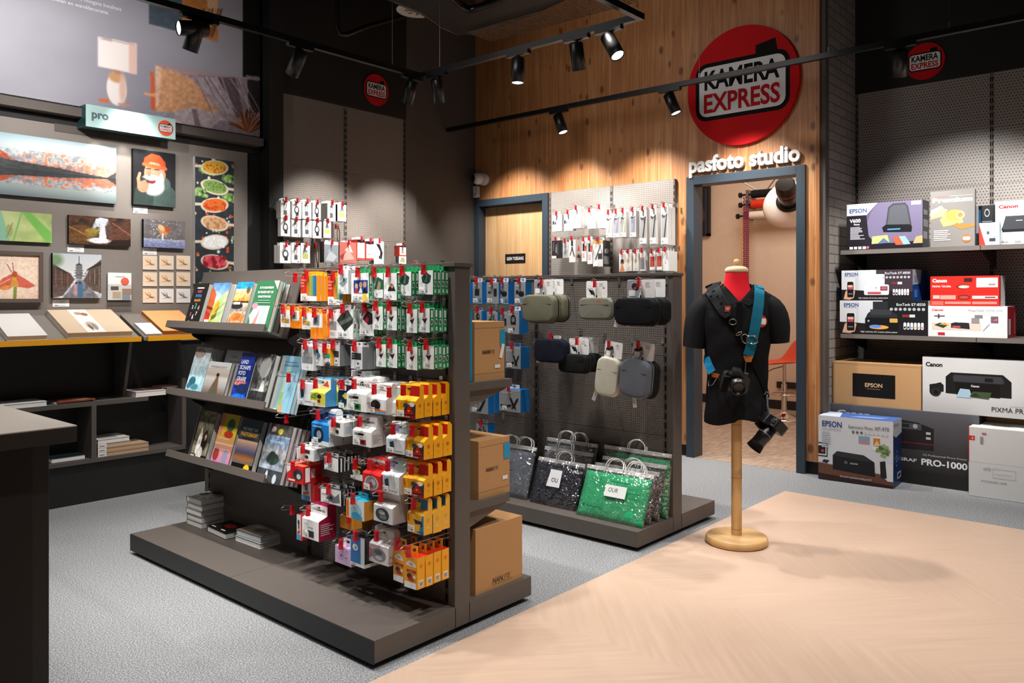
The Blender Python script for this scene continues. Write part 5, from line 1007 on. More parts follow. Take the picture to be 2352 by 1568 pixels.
def ridge(cv, base, amp, seed, c, fx, y0=None, flip=1, op=1.):
    q = np.interp(cv.X[0], np.linspace(0, 1, fx), np.random.RandomState(seed).rand(fx)) * .6 + np.interp(cv.X[0], np.linspace(0, 1, fx * 4), np.random.RandomState(seed + 1).rand(fx * 4)) * .4
    top = base + flip * amp * q[None, :]; ins = (cv.Y < top) & (cv.Y > (y0 if y0 is not None else -1)) if flip > 0 else (cv.Y > top) & (cv.Y < (y0 if y0 is not None else 2)); return cv.put(ins * op, c)
ridge(mt, .52, .24, 3, 'b9b6bc', 14, .44); fac = mt.nz(46, 20, 4, 4)
for sd, b_, a_, n_, c_ in ((8, .5, .2, 16, 'd8c8c4'), (14, .5, .17, 22, 'c4998a')): ridge(mt, b_, a_, sd, c_, n_, .44)
mk = (mt.Y > .46) & (mt.Y < .76); mt.put(np.clip((fac - .46) * 4, 0, .8) * mk * (mt.a[..., 0] - mt.a[..., 2] > -.02), 'e08a62'); mt.put(np.clip((.5 - fac) * 4, 0, 1) * mk * .45, '5e5c66')
mt.p([(0, .44), (0, .88), (.025, .84), (.05, .95), (.075, .9), (.09, .8), (.12, .86), (.17, .74), (.23, .66), (.3, .44)], 'a8482a'); mt.put(np.clip((fac - .5) * 8, 0, 1) * (mt.X < .2) * (mt.Y > .6) * (mt.Y < .9 - mt.X * 1.1), 'd86a40')
mt.p([(0, .44), (0, .7), (.1, .68), (.22, .58), (.4, .55), (.6, .52), (.8, .47), (.93, .45), (1, .56), (1, .42)], '3a3c3f'); mt.tex(40, 26, .25, 6, (mt.Y > .42) & (mt.Y < .62))
H_ = mt.h; hz = int(H_ * .57); up_ = mt.a[:hz][::-1]; idx = np.clip((np.arange(H_ - hz) * 1.25).astype(int), 0, hz - 1); mt.a[hz:] = up_[idx] * .86; mt.g('4c5654', '8fa09c', 0, .2, .55); mt.put((mt.Y < .41) * (mt.Y > .12) * (mt.a[..., 0] > mt.a[..., 2] + .12) * .35, 'e0532a')
mt.r(0, .42, 1, .435, '2a2c2e')
picture('photo_print', 'picture', 'wide mountain lake panorama print with orange peaks', -70, 267, 316, 454, [('g', 0, 0, 1, 1, mt)], .03)
mn = Cv(112, 144, '17171a'); mn.tex(5, 5, .3, 2)
mn.p([(.0, 0), (.05, .3), (.25, .38), (.45, .3), (.75, .42), (.95, .3), (1, 0)], '2c3c38'); mn.p([(.45, .0), (.5, .3), (.8, .44), (1, .3), (1, 0)], '41544f'); mn.e(.72, .42, .16, .12, '4c625c', .4); mn.e(.5, .58, .25, .24, 'c59074', 0, .1); mn.e(.72, .58, .04, .07, 'c08468'); mn.e(.44, .7, .12, .05, 'b57f62', 0, .5)
mn.e(.46, .36, .26, .17, 'd8d2cc', 0, .3); mn.e(.66, .45, .06, .16, 'cfc9c2', 0, .5); mn.e(.42, .45, .1, .05, '7a2a26'); mn.e(.42, .475, .08, .018, 'e8e2da'); mn.e(.4, .52, .18, .04, 'e0dad2', .1, .5); mn.e(.36, .58, .05, .06, 'b8755a', 0, .6)
for x in (.35, .55): mn.l(x - .05, .665, x + .05, .67, .012, '5a3a2c'); mn.l(x - .07, .71, x + .06, .73, .012, '8a7a70')
mn.p([(.22, .72), (.26, .86), (.42, .95), (.62, .93), (.75, .82), (.77, .66), (.6, .78), (.4, .8)], 'cf4a20'); mn.l(.24, .74, .76, .7, .03, 'e06030'); mn.tex(40, 30, .12, 7)
mn.l(.14, .12, .24, .4, .09, '2a3834'); mn.e(.22, .33, .13, .1, 'c08468', .3, .2)
mn.l(.13, .36, .115, .47, .03, 'bd8064'); mn.l(.115, .47, .15, .565, .027, 'c48a6c')
for x0, y0, x1, y1 in ((.19, .4, .27, .43), (.21, .36, .31, .385), (.21, .32, .31, .335), (.16, .3, .26, .285)): mn.l(x0, y0, x1, y1, .026, 'b97c60'); mn.l(x0 + .02, y0 - .022, x1, y1 - .022, .004, '8a5440')
picture('photo_print', 'picture', 'portrait print of a laughing bearded man in orange beanie', 306, 403, 347, 473, [('g', 0, 0, 1, 1, mn)], .03)
sp = Cv(84, 236, '2b3238'); sp.tex(10, 30, .25, 3); q = random.Random(4)
sp.dots(110, (.0, 0, 1, 1), .011, ['c9b89a', '8a9a5a', 'b8502a', 'd8d2c4'], 5)
for x, y, c, hd in ((.3, .9, '6f9a4a', 0), (.9, .85, '7aa050', 0), (.12, .72, '7fa05a', 0), (.9, .7, '6a9048', 0)): sp.dots(40, (x - .18, y - .03, x + .18, y + .03), .012, [c, '54803a', '9ab86a'], 9)
for i, (y, c, c2, side) in enumerate(((.93, 'd9a43a', 'b86a1c', -1), (.775, '7f9a52', '54783a', 1), (.63, 'd0682a', 'c03a18', -1), (.485, 'cfa27a', 'a87850', 1), (.335, 'e3e2e0', 'f2f2f0', -1), (.175, 'b83038', '8a1c28', 1))):
    sp.l(.5 + side * .3, y, .5 + side * .6, y - .006, .011, 'd2c6b0'); sp.e(.5, y, .36, .06, 'd8cbb4', -.12 * side, .08); sp.e(.5, y + .002, .31, .05, c, -.12 * side, .1)
    sp.dots([60, 130, 70, 90, 90, 70][i], (.24, y - .036, .76, y + .036), [.008, .007, .008, .013, .009, .019][i], [c, c2, c2, c] if i != 5 else ['c8404a', '8a1c28', 'd8606a'], i, .5)
picture('photo_print', 'picture', 'tall narrow print of six spoons heaped with spices', 448, 537, 365, 652, [('g', 0, 0, 1, 1, sp)], .03, 'dcdcdc')
gr = Cv(110, 72, 'a9bb74'); gr.tex(4, 3, .2, 2); gr.e(.35, .6, .3, .4, 'c3cc92', 0, 1.2, .8); gr.p([(.1, 0), (.12, 1), (.26, 1), (.38, 0)], '86b69a'); gr.p([(.55, 1), (.68, 1), (1, .35), (1, .05), (.92, 0)], '74b252'); gr.l(.43, 0, .55, 1, .02, '7fae62'); gr.e(.37, .35, .05, .2, '9aa46a'); gr.l(.33, .1, .42, .6, .01, '6a8a4a'); gr.p([(0, 0), (0, .4), (.1, 1), (.05, 0)], 'd0cf8a')
picture('photo_print', 'picture', 'print of pale green grass blades close up', -40, 119, 486, 554, [('g', 0, 0, 1, 1, gr)], .025)
cv = Cv(150, 88, '4a3020'); cv.tex(14, 10, .7, 2); cv.e(.2, .35, .2, .3, '7a5228', .5, .8, .7); cv.e(.85, .4, .2, .4, '5f3a2c', -.4, .8, .7); cv.p([(.36, .25), (.36, .8), (.42, .95), (.55, 1), (.66, .92), (.66, .3)], '4a4848', .6); cv.p([(.4, .6), (.42, .92), (.5, .98), (.62, .94), (.64, .7), (.57, .68), (.58, .35), (.5, .35), (.5, .62)], 'd9e2ec'); cv.e(.48, .16, .18, .1, 'e3e6ea', 0, .4); cv.e(.36, .42, .12, .14, '8a7430', .3, .6); cv.p([(.47, .15), (.49, .62), (.58, .62), (.6, .15)], 'eef0f5'); cv.p([(.36, .55), (.4, .8), (.5, .75), (.48, .5)], 'b9c4d0'); cv.e(.37, .5, .1, .1, '9a8238', 0, .6); cv.e(.64, .6, .06, .25, '5a4038', 0, .7); cv.e(.45, .6, .03, .05, '6a5a3a', 0, .6); cv.l(.0, .6, .3, .3, .02, '9a6a34'); cv.l(.7, .8, 1, .4, .02, '8a5a44'); cv.tex(40, 26, .3, 8); cv.p([(.6, .0), (.7, .2), (1, .25), (1, 0)], '1a100c', .8)
picture('photo_print', 'picture', 'print of a waterfall seen from inside a brown cave', 158, 300, 498, 563, [('g', 0, 0, 1, 1, cv)], .025)
bd = Cv(120, 88, '6a6566'); bd.tex(8, 6, .15, 2); bd.g('6f78a0', '9aa0b8', 0, .32); bd.tex(30, 40, .3, 5, bd.Y < .35); bd.dots(130, (.15, .25, .9, .98), .012, ['c9c6c8', 'e4e2e4', '9a989a'], 3); bd.e(.46, .62, .1, .2, 'c98a52', .5, .5); bd.e(.56, .68, .09, .1, 'b0522a', -.6, .5); bd.e(.42, .72, .06, .14, 'd9b48a', .7, .5); bd.l(.45, .3, .45, .5, .03, 'd9dae4')
picture('photo_print', 'picture', 'print of an orange bird bursting from splashing water', 330, 425, 506, 569, [('g', 0, 0, 1, 1, bd)], .03)
mo = Cv(110, 116, 'd8b49c'); mo.e(.5, .55, .7, .7, 'e6cdb8', 0, 1.2); mo.l(.54, .0, .55, .25, .03, '7a8a3a'); mo.l(.48, .6, .4, .78, .008, '8a5a48'); mo.l(.52, .6, .5, .82, .008, '8a5a48'); mo.p([(.5, .58), (.3, .45), (.16, .22), (.4, .2), (.56, .32)], 'c8604e'); mo.p([(.56, .58), (.75, .45), (.94, .3), (.8, .24), (.56, .28)], 'c8604e'); mo.p([(.5, .5), (.56, .5), (.62, .28), (.46, .28)], 'c9953a'); mo.p([(.24, .22), (.4, .2), (.48, .3), (.34, .3)], 'd88a3a'); mo.e(.54, .56, .05, .07, 'a8502e'); mo.l(.2, .28, .45, .45, .012, 'e0a080'); mo.tex(24, 24, .1, 3)
picture('framed_photo', 'framed picture', 'brown framed print of a pink and orange moth', -34, 89, 585, 686, [('g', 0, 0, 1, 1, mo)], .025, '5a4a44', frame=(.022, '5b4c46'))
pg = Cv(130, 122, 'b9bcbf'); pg.g('c9c8c4', 'b4bac2', .55, 1); pg.p([(0, .2), (0, .8), (.14, .66), (.34, .56), (.44, .42), (.2, .05), (0, 0)], '5a4a44'); pg.p([(1, .1), (1, .9), (.74, .66), (.68, .5), (.62, .4), (.75, .2)], '5f4e46'); pg.p([(.0, .76), (.28, .58), (.3, .54), (0, .68)], '2f2d2e'); pg.p([(1, .86), (.7, .66), (.68, .62), (1, .76)], '2f2d2e'); pg.p([(.2, 0), (.52, .42), (.6, .42), (.95, 0)], '77747a')
for i in range(5): pg.p([(.4 + .012 * i, .76 - .062 * (4 - i) - .02), (.53, .8 - .062 * (4 - i)), (.66 - .012 * i, .76 - .062 * (4 - i) - .02), (.6, .74 - .062 * (4 - i)), (.46, .74 - .062 * (4 - i))][:5], '3a4046'); pg.r(.47, .68 - .062 * (4 - i), .59, .74 - .062 * (4 - i), '6a6a6c')
pg.l(.53, .78, .53, .95, .008, '3a4046'); pg.e(.06, .85, .14, .14, '6f8a66', 0, .8); pg.tex(26, 22, .3, 3, pg.Y < .6); pg.l(.46, .1, .47, .3, .045, 'b88a94'); pg.l(.56, .06, .55, .3, .06, '3f6a8a'); pg.e(.47, .34, .022, .025, '2a2220'); pg.e(.55, .35, .022, .025, '2a2220'); pg.p([(.15, .3), (.18, .5), (.34, .5), (.4, .38)], '7a4a36', .6)
for i in range(9): x_ = .02 + .04 * i; pg.l(x_, .62 - .5 * x_ - .28 + .2 * x_, x_, .7 - .45 * x_, .006, ['3a2a24', '8a5a40', '2a2624'][i % 3]); pg.l(1 - x_ * .8, .25 + .4 * x_, 1 - x_ * .8, .74 - .5 * x_, .006, ['3a302a', '8f7a66', '2c2826'][i % 3])
for i in range(6): pg.l(0, .3 + .09 * i, .38, .36 + .035 * i, .005, '3f332d', .7); pg.l(1, .35 + .09 * i, .64, .42 + .03 * i, .005, '3f332d', .7); pg.l(.25 - .03 * i, .04 * i, .85 - .03 * i, .04 * i, .003, '5c5a60', .8)
picture('photo_print', 'picture', 'print of an old street with pagoda and two walkers', 121, 233, 583, 684, [('g', 0, 0, 1, 1, pg)], .03)
for a in ((306, 339, 474, 490, 'the bearded man print'), (155, 193, 562, 579, 'the cave waterfall print'), (328, 360, 569, 585, 'the orange bird print'), (121, 159, 688, 704, 'the pagoda street print'), (448, 466, 634, 650, 'the spice spoon print')): caption(*a)
k9 = 0; names = [['upper left', 'upper middle', 'upper right'], ['middle left', 'centre', 'middle right'], ['lower left', 'lower middle white', 'lower right white']]
for r_, (y0, y1) in enumerate(((587, 619), (625, 657), (663, 695))):
    for c_, (x0, x1) in enumerate(((328, 361), (366, 399), (405, 437))):
        wh = r_ == 2 and c_ > 0; bg = 'e9e7e4' if wh else 'e6d3bc'; ink = '6a6a6a' if wh else 'd8842a'; y2 = 'aaaaaa' if wh else 'e8a850'
        picture('sample_card', 'sample card', f'small square bird of paradise sample print, {names[r_][c_]} of nine', x0, x1, y0, y1, [('r', 0, 0, 1, 1, bg), ('p', [(.08, .8), (.3, .5), (.5, .42), (.4, .55)], ink), ('p', [(.3, .86), (.42, .5), (.52, .45), (.4, .7)], y2), ('p', [(.48, .8), (.5, .48), (.58, .46)], ink), ('p', [(.42, .46), (.86, .4), (.55, .36)], '6a5a50' if not wh else '555555'), ('p', [(.1, .28), (.5, .4), (.9, .27), (.5, .36)], 'b89a80' if not wh else '999999')], .006, 'd8c8b4')
# leaflet holder
c, w, zt, zb = place_rect_y(252, 306, 626, 703, PW - .06); h = zt - zb
t = thing('leaflet_holder', 'clear leaflet holder with white folders beside the pagoda print', 'leaflet holder', (c, PW - .02, zb))
m = MB().box(-w / 2, -.012, .04, w / 2, -.006, h, 'e6e6e4', 'print'); m.front(-w / 2, .04, w / 2, h, -.012, [('e', .72, .68, .18, None, 'd8604a'), ('r', .12, .36, .45, .5, '6a5a50'), ('r', .2, .06, .55, .3, 'c9b294'), ('r', .6, .2, 1, .42, 'a88e7c'), ('r', .6, .02, .95, .2, '8fa0ae'), ('r', .3, .85, .7, .87, 'aaaaaa')]); m.build('leaflet', t)
m = MB().box(-w / 2 - .004, -.032, 0, w / 2 + .004, -.03, h * .75, 'e0e4e6', 'clear').box(-w / 2 - .004, -.032, 0, w / 2 + .004, 0, .003, 'd0d4d6', 'clear').box(-w / 2 - .004, -.003, 0, w / 2 + .004, 0, h * .9, 'd0d4d6', 'clear'); m.build('clear_pocket', t)

# ---- sloping album display and cubby shelf under the pictures
YF, ZF, YB, ZB_ = 5.03, 1.0, PW - .02, 1.14
ex = aty(467, 770, YF).x
t = thing('album_display', 'dark cubby shelving with sloping album desk below the pictures', 'shelf unit', (2.2, 5.2, 0)); M = Matrix.Translation((-2.2, -5.2, 0))
def slab(x0, x1, c0, nm, mat='lam_top'):
    m = MB(M); m.prism([(YF, ZF - .02), (YB, ZB_ - .02), (YB, ZB_), (YF, ZF)], x1 - x0, '888888', mat, axis='x', o=x0); return m.build(nm, t)
xg = aty(315, 770, 5.1).x
slab(.8, xg - .012, 0, 'sloping_desk', 'taupe'); slab(xg + .012, ex, 0, 'sloping_desk', 'taupe')
MB(M).box(.8, YF - .018, ZF - .024, xg - .012, YF, ZF + .006, 'e8a020', 'plastic').build('yellow_edge', t); MB(M).box(xg + .03, YF - .018, ZF - .024, ex, YF, ZF + .006, 'e8a020', 'plastic').build('yellow_edge', t)
MB(M).box(.8, PW - .06, .0, ex, PW - .02, 1.0, '888888', 'lam_black').build('back_board', t)
KY = 5.12; zs1 = .615; zs2 = .267
xr_ = aty(427, 1020, KY).x
MB(M).box(.8, KY, zs1 - .026, aty(341, 915, KY).x, PW - .06, zs1, '888888', 'lam').build('shelf_board', t)
MB(M).box(.8, KY, zs2 - .024, xr_, PW - .06, zs2, '888888', 'lam').build('shelf_board', t)
xd = aty(216, 990, KY).x; MB(M).box(xd - .014, KY, zs2, xd + .014, PW - .06, zs1 - .026, '888888', 'lam').build('divider', t)
MB(M).box(xr_ - .016, KY + .02, zs2, xr_ + .012, PW - .06, zs1 + .1, '888888', 'lam').build('side_panel', t)
MB(M).box(.8, KY + .02, 0, aty(600, 1085, KY).x, KY + .04, zs2 - .024, '888888', 'lam_black').build('kick_board', t)
xb = aty(285, 800, 5.2).x; m = MB(M); m.prism([(PW - .06, zs1), (5.22, zs1), (5.12, ZF - .02), (PW - .06, ZB_ - .05)], .02, '5a544f', 'laminate', axis='x', o=xb); m.build('bracket', t)
# albums on the desk
SL = math.atan2(ZB_ - ZF, YB - YF)
def on_desk(xl, xr, f0, f1, th, art, label, col, edge='dedad4', cat='photo album', y_px=772):
    y0 = YF + (YB - YF) * f0; z0 = ZF + (ZB_ - ZF) * f0; a = aty(xl, y_px, y0).x; b = aty(xr, y_px, y0).x; L = (YB - YF) / math.cos(SL) * (f1 - f0); w = b - a
    r = thing('photo_album', label, cat, ((a + b) / 2, y0, z0 + .001), 0); r.rotation_euler = (SL, 0, 0)
    m = MB().box(-w / 2, 0, 0, w / 2, L, .003, col).box(-w / 2, 0, th - .003, w / 2, L, th, col).box(-w / 2, L - .003, .003, w / 2, L, th - .003, col); m.art((-w / 2, 0, th), (w, 0, 0), (0, L, 0), art); m.build('cover', r)
    MB().box(-w / 2 + .003, .003, .003, w / 2 - .003, L - .003, th - .003, edge, 'matte').build('page_block', r); return r
on_desk(16, 108, .03, .9, .03, [], 'plain white album at the left end of the sloping desk', 'd9d6d4')
cp = Cv(24, 40, 'e6e0da'); cp.e(.4, .82, .2, .07, 'b58a72'); cp.e(.7, .78, .2, .07, '9a6a54'); cp.e(.55, .28, .3, .18, 'b8a898'); cp.e(.4, .22, .08, .12, '5a4a44'); cp.e(.66, .24, .1, .14, '8a8078'); cp.tex(10, 14, .12, 3)
on_desk(154, 304, .05, 1.0, .035, [('r', 0, 0, 1, 1, 'cdb79c'), ('g', .3, 0, .58, 1, cp)], 'beige linen album with a wedding photo strip', 'cdb79c')
on_desk(334, 372, .03, .5, .016, [], 'small pale grey album left of the orange one', 'd3d6d8')
on_desk(374, 462, .05, .95, .03, [('r', 0, .0, 1, .004, 'c07c4a')], 'bright orange album at the right end of the desk', 'e8a468', 'c98a54')
def flat(name, label, xl, xr, yy, z, d, th, col, art=(), edge='e6e4e0', cat='photo album', Y=5.16, rz=0., group=None, parts=True):
    a = aty(xl, yy, Y).x; b = aty(xr, yy, Y).x; w = b - a; r = thing(name, label, cat, ((a + b) / 2, Y, z), rz, group)
    m = MB().box(-w / 2, 0, 0, w / 2, d, .003, col).box(-w / 2, 0, th - .003, w / 2, d, th, col); m.art((-w / 2, 0, th), (w, 0, 0), (0, d, 0), list(art)); m.build('cover', r)
    m = MB().box(-w / 2 + .002, .002, .003, w / 2 - .002, d, th - .003, edge, 'matte'); m.build('page_block', r); return r
flat('photo_album', 'long white album on the left of the cubby shelf', -60, 108, 925, zs1, .2, .028, 'dfdfdd', Y=5.13)
oc = Cv(30, 20, '8a3a24'); oc.tex(8, 4, .6, 3); oc.e(.5, .5, .4, .2, 'e08a5a', .2, .6); oc.e(.7, .4, .2, .3, 'd8b49a', 0, .8)
flat('magazine', 'lower of two thin magazines on the cubby shelf', 124, 205, 918, zs1, .17, .008, '8fb0c0', Y=5.16, cat='magazine')
flat('magazine', 'orange magazine lying on top on the cubby shelf', 134, 219, 918, zs1 + .008, .15, .008, 'a04a2c', [('g', 0, 0, 1, 1, oc)], Y=5.14, cat='magazine')
flat('photo_album', 'pale pink album at the right end of the cubby shelf', 312, 382, 905, zs1, .2, .034, 'e4cfd0', [('r', .5, .2, 1, 1, 'c99a88')], Y=5.13)
flat('photo_album', 'thin open brochure beside the pink album', 372, 414, 900, zs1 + .034, .14, .01, 'c9a08e', Y=5.2, cat='magazine')
flat('photo_album', 'dark green album in the left lower cubby', 118, 196, 1055, zs2, .2, .03, '12201f', Y=5.14)
for i, (a_, b_, c_, lb) in enumerate(((225, 342, 'b89a7c', 'lowest kraft album of the cubby stack'), (225, 342, 'b89a7c', 'second kraft album from below in the cubby stack'), (225, 300, 'c4a890', 'third album from below in the cubby stack'), (225, 298, 'cfc9c2', 'topmost grey album of the cubby stack'))):
    r = flat('photo_album', lb, a_, b_, 1040, zs2 + .027 * i, .19, .026, c_, [('r', .1, .2, .7, .9, '8e8b86')] if i == 3 else [], c_ if i < 3 else 'e0ddd8', Y=5.135, group='stacked albums in the cubby')
    if i < 3: m = MB(); w_ = .05; m.box(-.0, -.001, .001, w_, 0, .025, 'e9e7e4', 'matte'); m.front(0, .001, w_, .025, -.001, [('r', .15, .3, .8, .6, '8a8a8a')]); o = m.build('spine_label', r); o.location = (-(aty(b_, 1040, 5.135).x - aty(a_, 1040, 5.135).x) / 2 + .0, 0, 0)

# recessed dark strip with three little downlights below the fascia sign
ra = aty(125, 300, PW - .021); rb = aty(368, 330, PW - .021); zr = aty(245, 318, PW - .021).z
struct(MB().box(ra.x, PW - .024, zr, rb.x, PW - .02, pr.z + .003, '888888', 'dark_wall').build('trim_9'))
for fx_ in (.2, .5, .82): spot((a_sign.x + w_sign * fx_, PW - .09, zb_sign - .005), (a_sign.x + w_sign * fx_, PW - .02, zb_sign - .3), 2.2, 80, .9, rad=.01)
# ================================================================== signs on and beside the pine wall
a = atx(1587, 210, WX); b = atx(1838, 180, WX); DIA = .885
round_logo('wall_sign', 'large round red KAMERA EXPRESS sign on the pine wall above the doorway', (WX - .001, (a.y + b.y) / 2, 2.832), DIA, RX, .035)
t = thing('lettering_sign', 'raised white pasfoto studio lettering on the pine wall above the doorway', 'sign', (WX, 3.045, 2.225), RX)
from collections import Counter
_, _, xa, xb = text_geo('pasfoto studio', .034); L = .875; sx_ = L / (xb - xa); sz_ = .163
for ci, ch in enumerate('pasfoto studio'):
    if ch == ' ': continue
    pre = text_geo('pasfoto studio'[:ci + 1], .034); v, f, a0, a1 = text_geo(ch, .034); dx = pre[3] - a1 - xa
    m = MB(); vs = [((p[0] + dx) * sx_, -.035, p[1] * sz_) for p in v]; n = len(vs); m.add(vs, [tuple(q) for q in f], 'efece8', 'plastic'); vb = [(p[0], -.001, p[2]) for p in vs]
    ec = Counter(); ed = {}
    for q in f:
        for i in range(len(q)): e_ = (q[i], q[(i + 1) % len(q)]); k_ = tuple(sorted(e_)); ec[k_] += 1; ed[k_] = e_
    m.add(vs + vb, [(ed[e_][1], ed[e_][0], ed[e_][0] + n, ed[e_][1] + n) for e_, c_ in ec.items() if c_ == 1], 'd8d2cc', 'plastic'); m.build('raised_letter', t)
p = aty(863, 207, DY - .05); round_logo('wall_sign', 'small round KAMERA EXPRESS sign on the black fascia at left', (p.x, DY - .05, p.z), .265, 0, .012)
p = atx(2125, 141, PX_ - .021); round_logo('wall_sign', 'small round KAMERA EXPRESS sign on the black fascia above the printers', (PX_ - .021, p.y, p.z), .265, RX, .012)

# ---- surveillance camera and sensor in the corner
p = atx(1101, 410, WX - .08)
t = thing('security_camera', 'white round security camera in the corner above the pine door', 'security camera', (WX, p.y, p.z), RX)
m = MB(); m.lathe([(.058, 0), (.06, .01), (.06, .035), (.054, .045)], 'e2e0dd', 'plastic', 28, axis='y'); m.build('mounting_base', t)
m = MB(); m.lathe([(.058 * math.sin(a_), -.058 * math.cos(a_)) for a_ in np.linspace(.02, PI - .02, 14)], 'e8e6e3', 'plastic', 28, (-.012, -.085, 0), axis='y'); m.build('ball_housing', t)
m = MB(); m.lathe([(.036, 0), (.034, .012), (.02, .016), (.001, .017)], '0c0c0d', 'gloss', 24, axis='y'); o = m.build('lens_window', t); o.location = (-.028, -.131, -.004); o.rotation_euler = (0, 0, -.4)
p = atx(1091, 441, WX - .03)
t = thing('motion_sensor', 'small white motion sensor under the round security camera', 'sensor', (WX - .0, 5.375, p.z), RX)
m = MB(); m.prism([(-.028, -.055), (.028, -.055), (.028, .055), (-.028, .055)], .04, 'e3e1de', 'plastic', axis='y', o=-.045); o = m.build('sensor_housing', t, bevel=.008, seg=3); o.location = (.03, 0, 0)
m = MB().box(.004, -.0465, -.045, .056, -.045, -.005, 'cfcfd0', 'gloss'); m.build('sensor_window', t)

# ================================================================== goods on the pegboard of the pine wall
WB = WX - .031
def wbox(art=None, side='dcdbd9'): return st_plain('e9e8e6', side, art or [('e', .3, .5, .04, .02, '9a9a9a'), ('e', .45, .52, .03, .02, 'b5b5b5')], tab='e6e6e6', tabw=.45)
S['w1'] = wbox([('r', .04, .42, .2, .62, '2a3350'), ('r', .26, .44, .36, .58, '5a688a'), ('e', .6, .5, .04, .02, '9aa0b0')])
S['w2'] = wbox(); S['w3'] = wbox([('p', [(.35, .35), (.5, .6), (.55, .35)], 'b0b0b2'), ('e', .5, .65, .03, .03, '8a8a90')])
def stick(c, c2): return st_plain('d6d3cf', 'dedcd9', [('r', .08, .2, .92, .82, c), ('p', [(.4, .2), (.75, .82), (.9, .82), (.6, .2)], c2), ('e', .4, .76, .25, .05, '55565a'), ('r', .1, .02, .9, .15, 'ebeae8'), ('p', [(.08, .82), (.92, .82), (.5, .76)], 'e2e0dc')], tab='dcdad7', tabw=.4)
S['s1'] = stick('c4c2c0', 'a8a6a6'); S['s2'] = stick('a6a7b4', '8a8c9c'); S['s3'] = stick('a8a49c', 'cfcabc'); S['s4'] = stick('b0adaa', '4a4a4c')
S['blk'] = st_plain('2a2a2b', '1f1f20', [('r', .4, .3, .55, .8, '8a8a8a'), ('r', .6, .2, .7, .9, '55555a'), ('r', .15, .4, .25, .9, '6a6a6c'), ('r', 0, 0, .5, .14, 'e4e2e0')], m='gloss')
S['wbag'] = st_plain('cfcecb', 'bdbcb9', [('p', [(.2, .3), (.5, .6), (.8, .4), (.5, .2)], 'a0a2a4'), ('r', .3, .7, .7, .75, 'b4b4b4')], m='film')
S['tripod'] = st_plain('e2dfdc', 'cbbcb4', [('r', .3, .72, .6, .95, '3a3d44'), ('p', [(.4, .62), (.55, .62), (.9, .25), (.8, .22)], '26282b'), ('p', [(.4, .62), (.5, .6), (.2, .3), (.1, .32)], '26282b'), ('e', .47, .64, .1, .04, '26282b')], sart=[('p', [(.3, .5), (.5, .8), (.7, .5)], 'c85a4a'), ('p', [(.2, .2), (.5, .4), (.8, .2)], '55484a')])
S['redw'] = st_plain('e3e1df', 'd2ccc8', [('r', .2, .5, .55, .85, '1f1f20'), ('r', .6, .5, .95, .75, 'd85040'), ('r', .2, .2, .6, .4, 'e8b0a8')])
S['gold'] = st_plain('d9d6d0', '3a3a3c', [('r', 0, .88, 1, 1, 'c9a05a'), ('p', [(.2, .3), (.75, .85), (.8, .8), (.3, .25)], '5a5d60'), ('p', [(.7, .8), (.95, .5), (.9, .48)], '5a5d60'), ('r', .5, .3, .95, .5, '3a3d40'), ('r', .1, .02, .5, .2, 'ecebea')], sart=[('r', .1, .1, .9, .4, '8a8a8a'), ('e', .5, .6, .3, .1, 'b4b4b4')])
S['ball'] = st_plain('e3dfda', 'd9d6d2', [('e', .5, .55, .28, .16, '6a5a50'), ('p', [(.1, .0), (.5, .5), (.9, .0)], 'd08a5a'), ('e', .5, .58, .12, .08, '26221f')]); S['tan'] = st_plain('e6e2dc', 'dcdad6', [('e', .5, .55, .3, .12, 'd9b490'), ('r', .2, .1, .8, .25, 'e8d8c4')])
S['greycl'] = st_plain('dedcd9', 'cfcdca', [('r', .1, .1, .9, .72, '86868a'), ('p', [(.1, .72), (.9, .72), (.5, .6)], 'd8a898')]); S['redcl'] = st_plain('e0dcd9', 'd2cfcc', [('r', .1, .22, .9, .78, 'b8402e'), ('p', [(.3, .22), (.6, .78), (.75, .78), (.5, .22)], 'd2604a'), ('r', .05, .04, .9, .16, 'efeeec')])
WPk = dict(cat='accessory pack', name='accessory_pack', tab=.025, price=False, out=.05)
A = 5.40
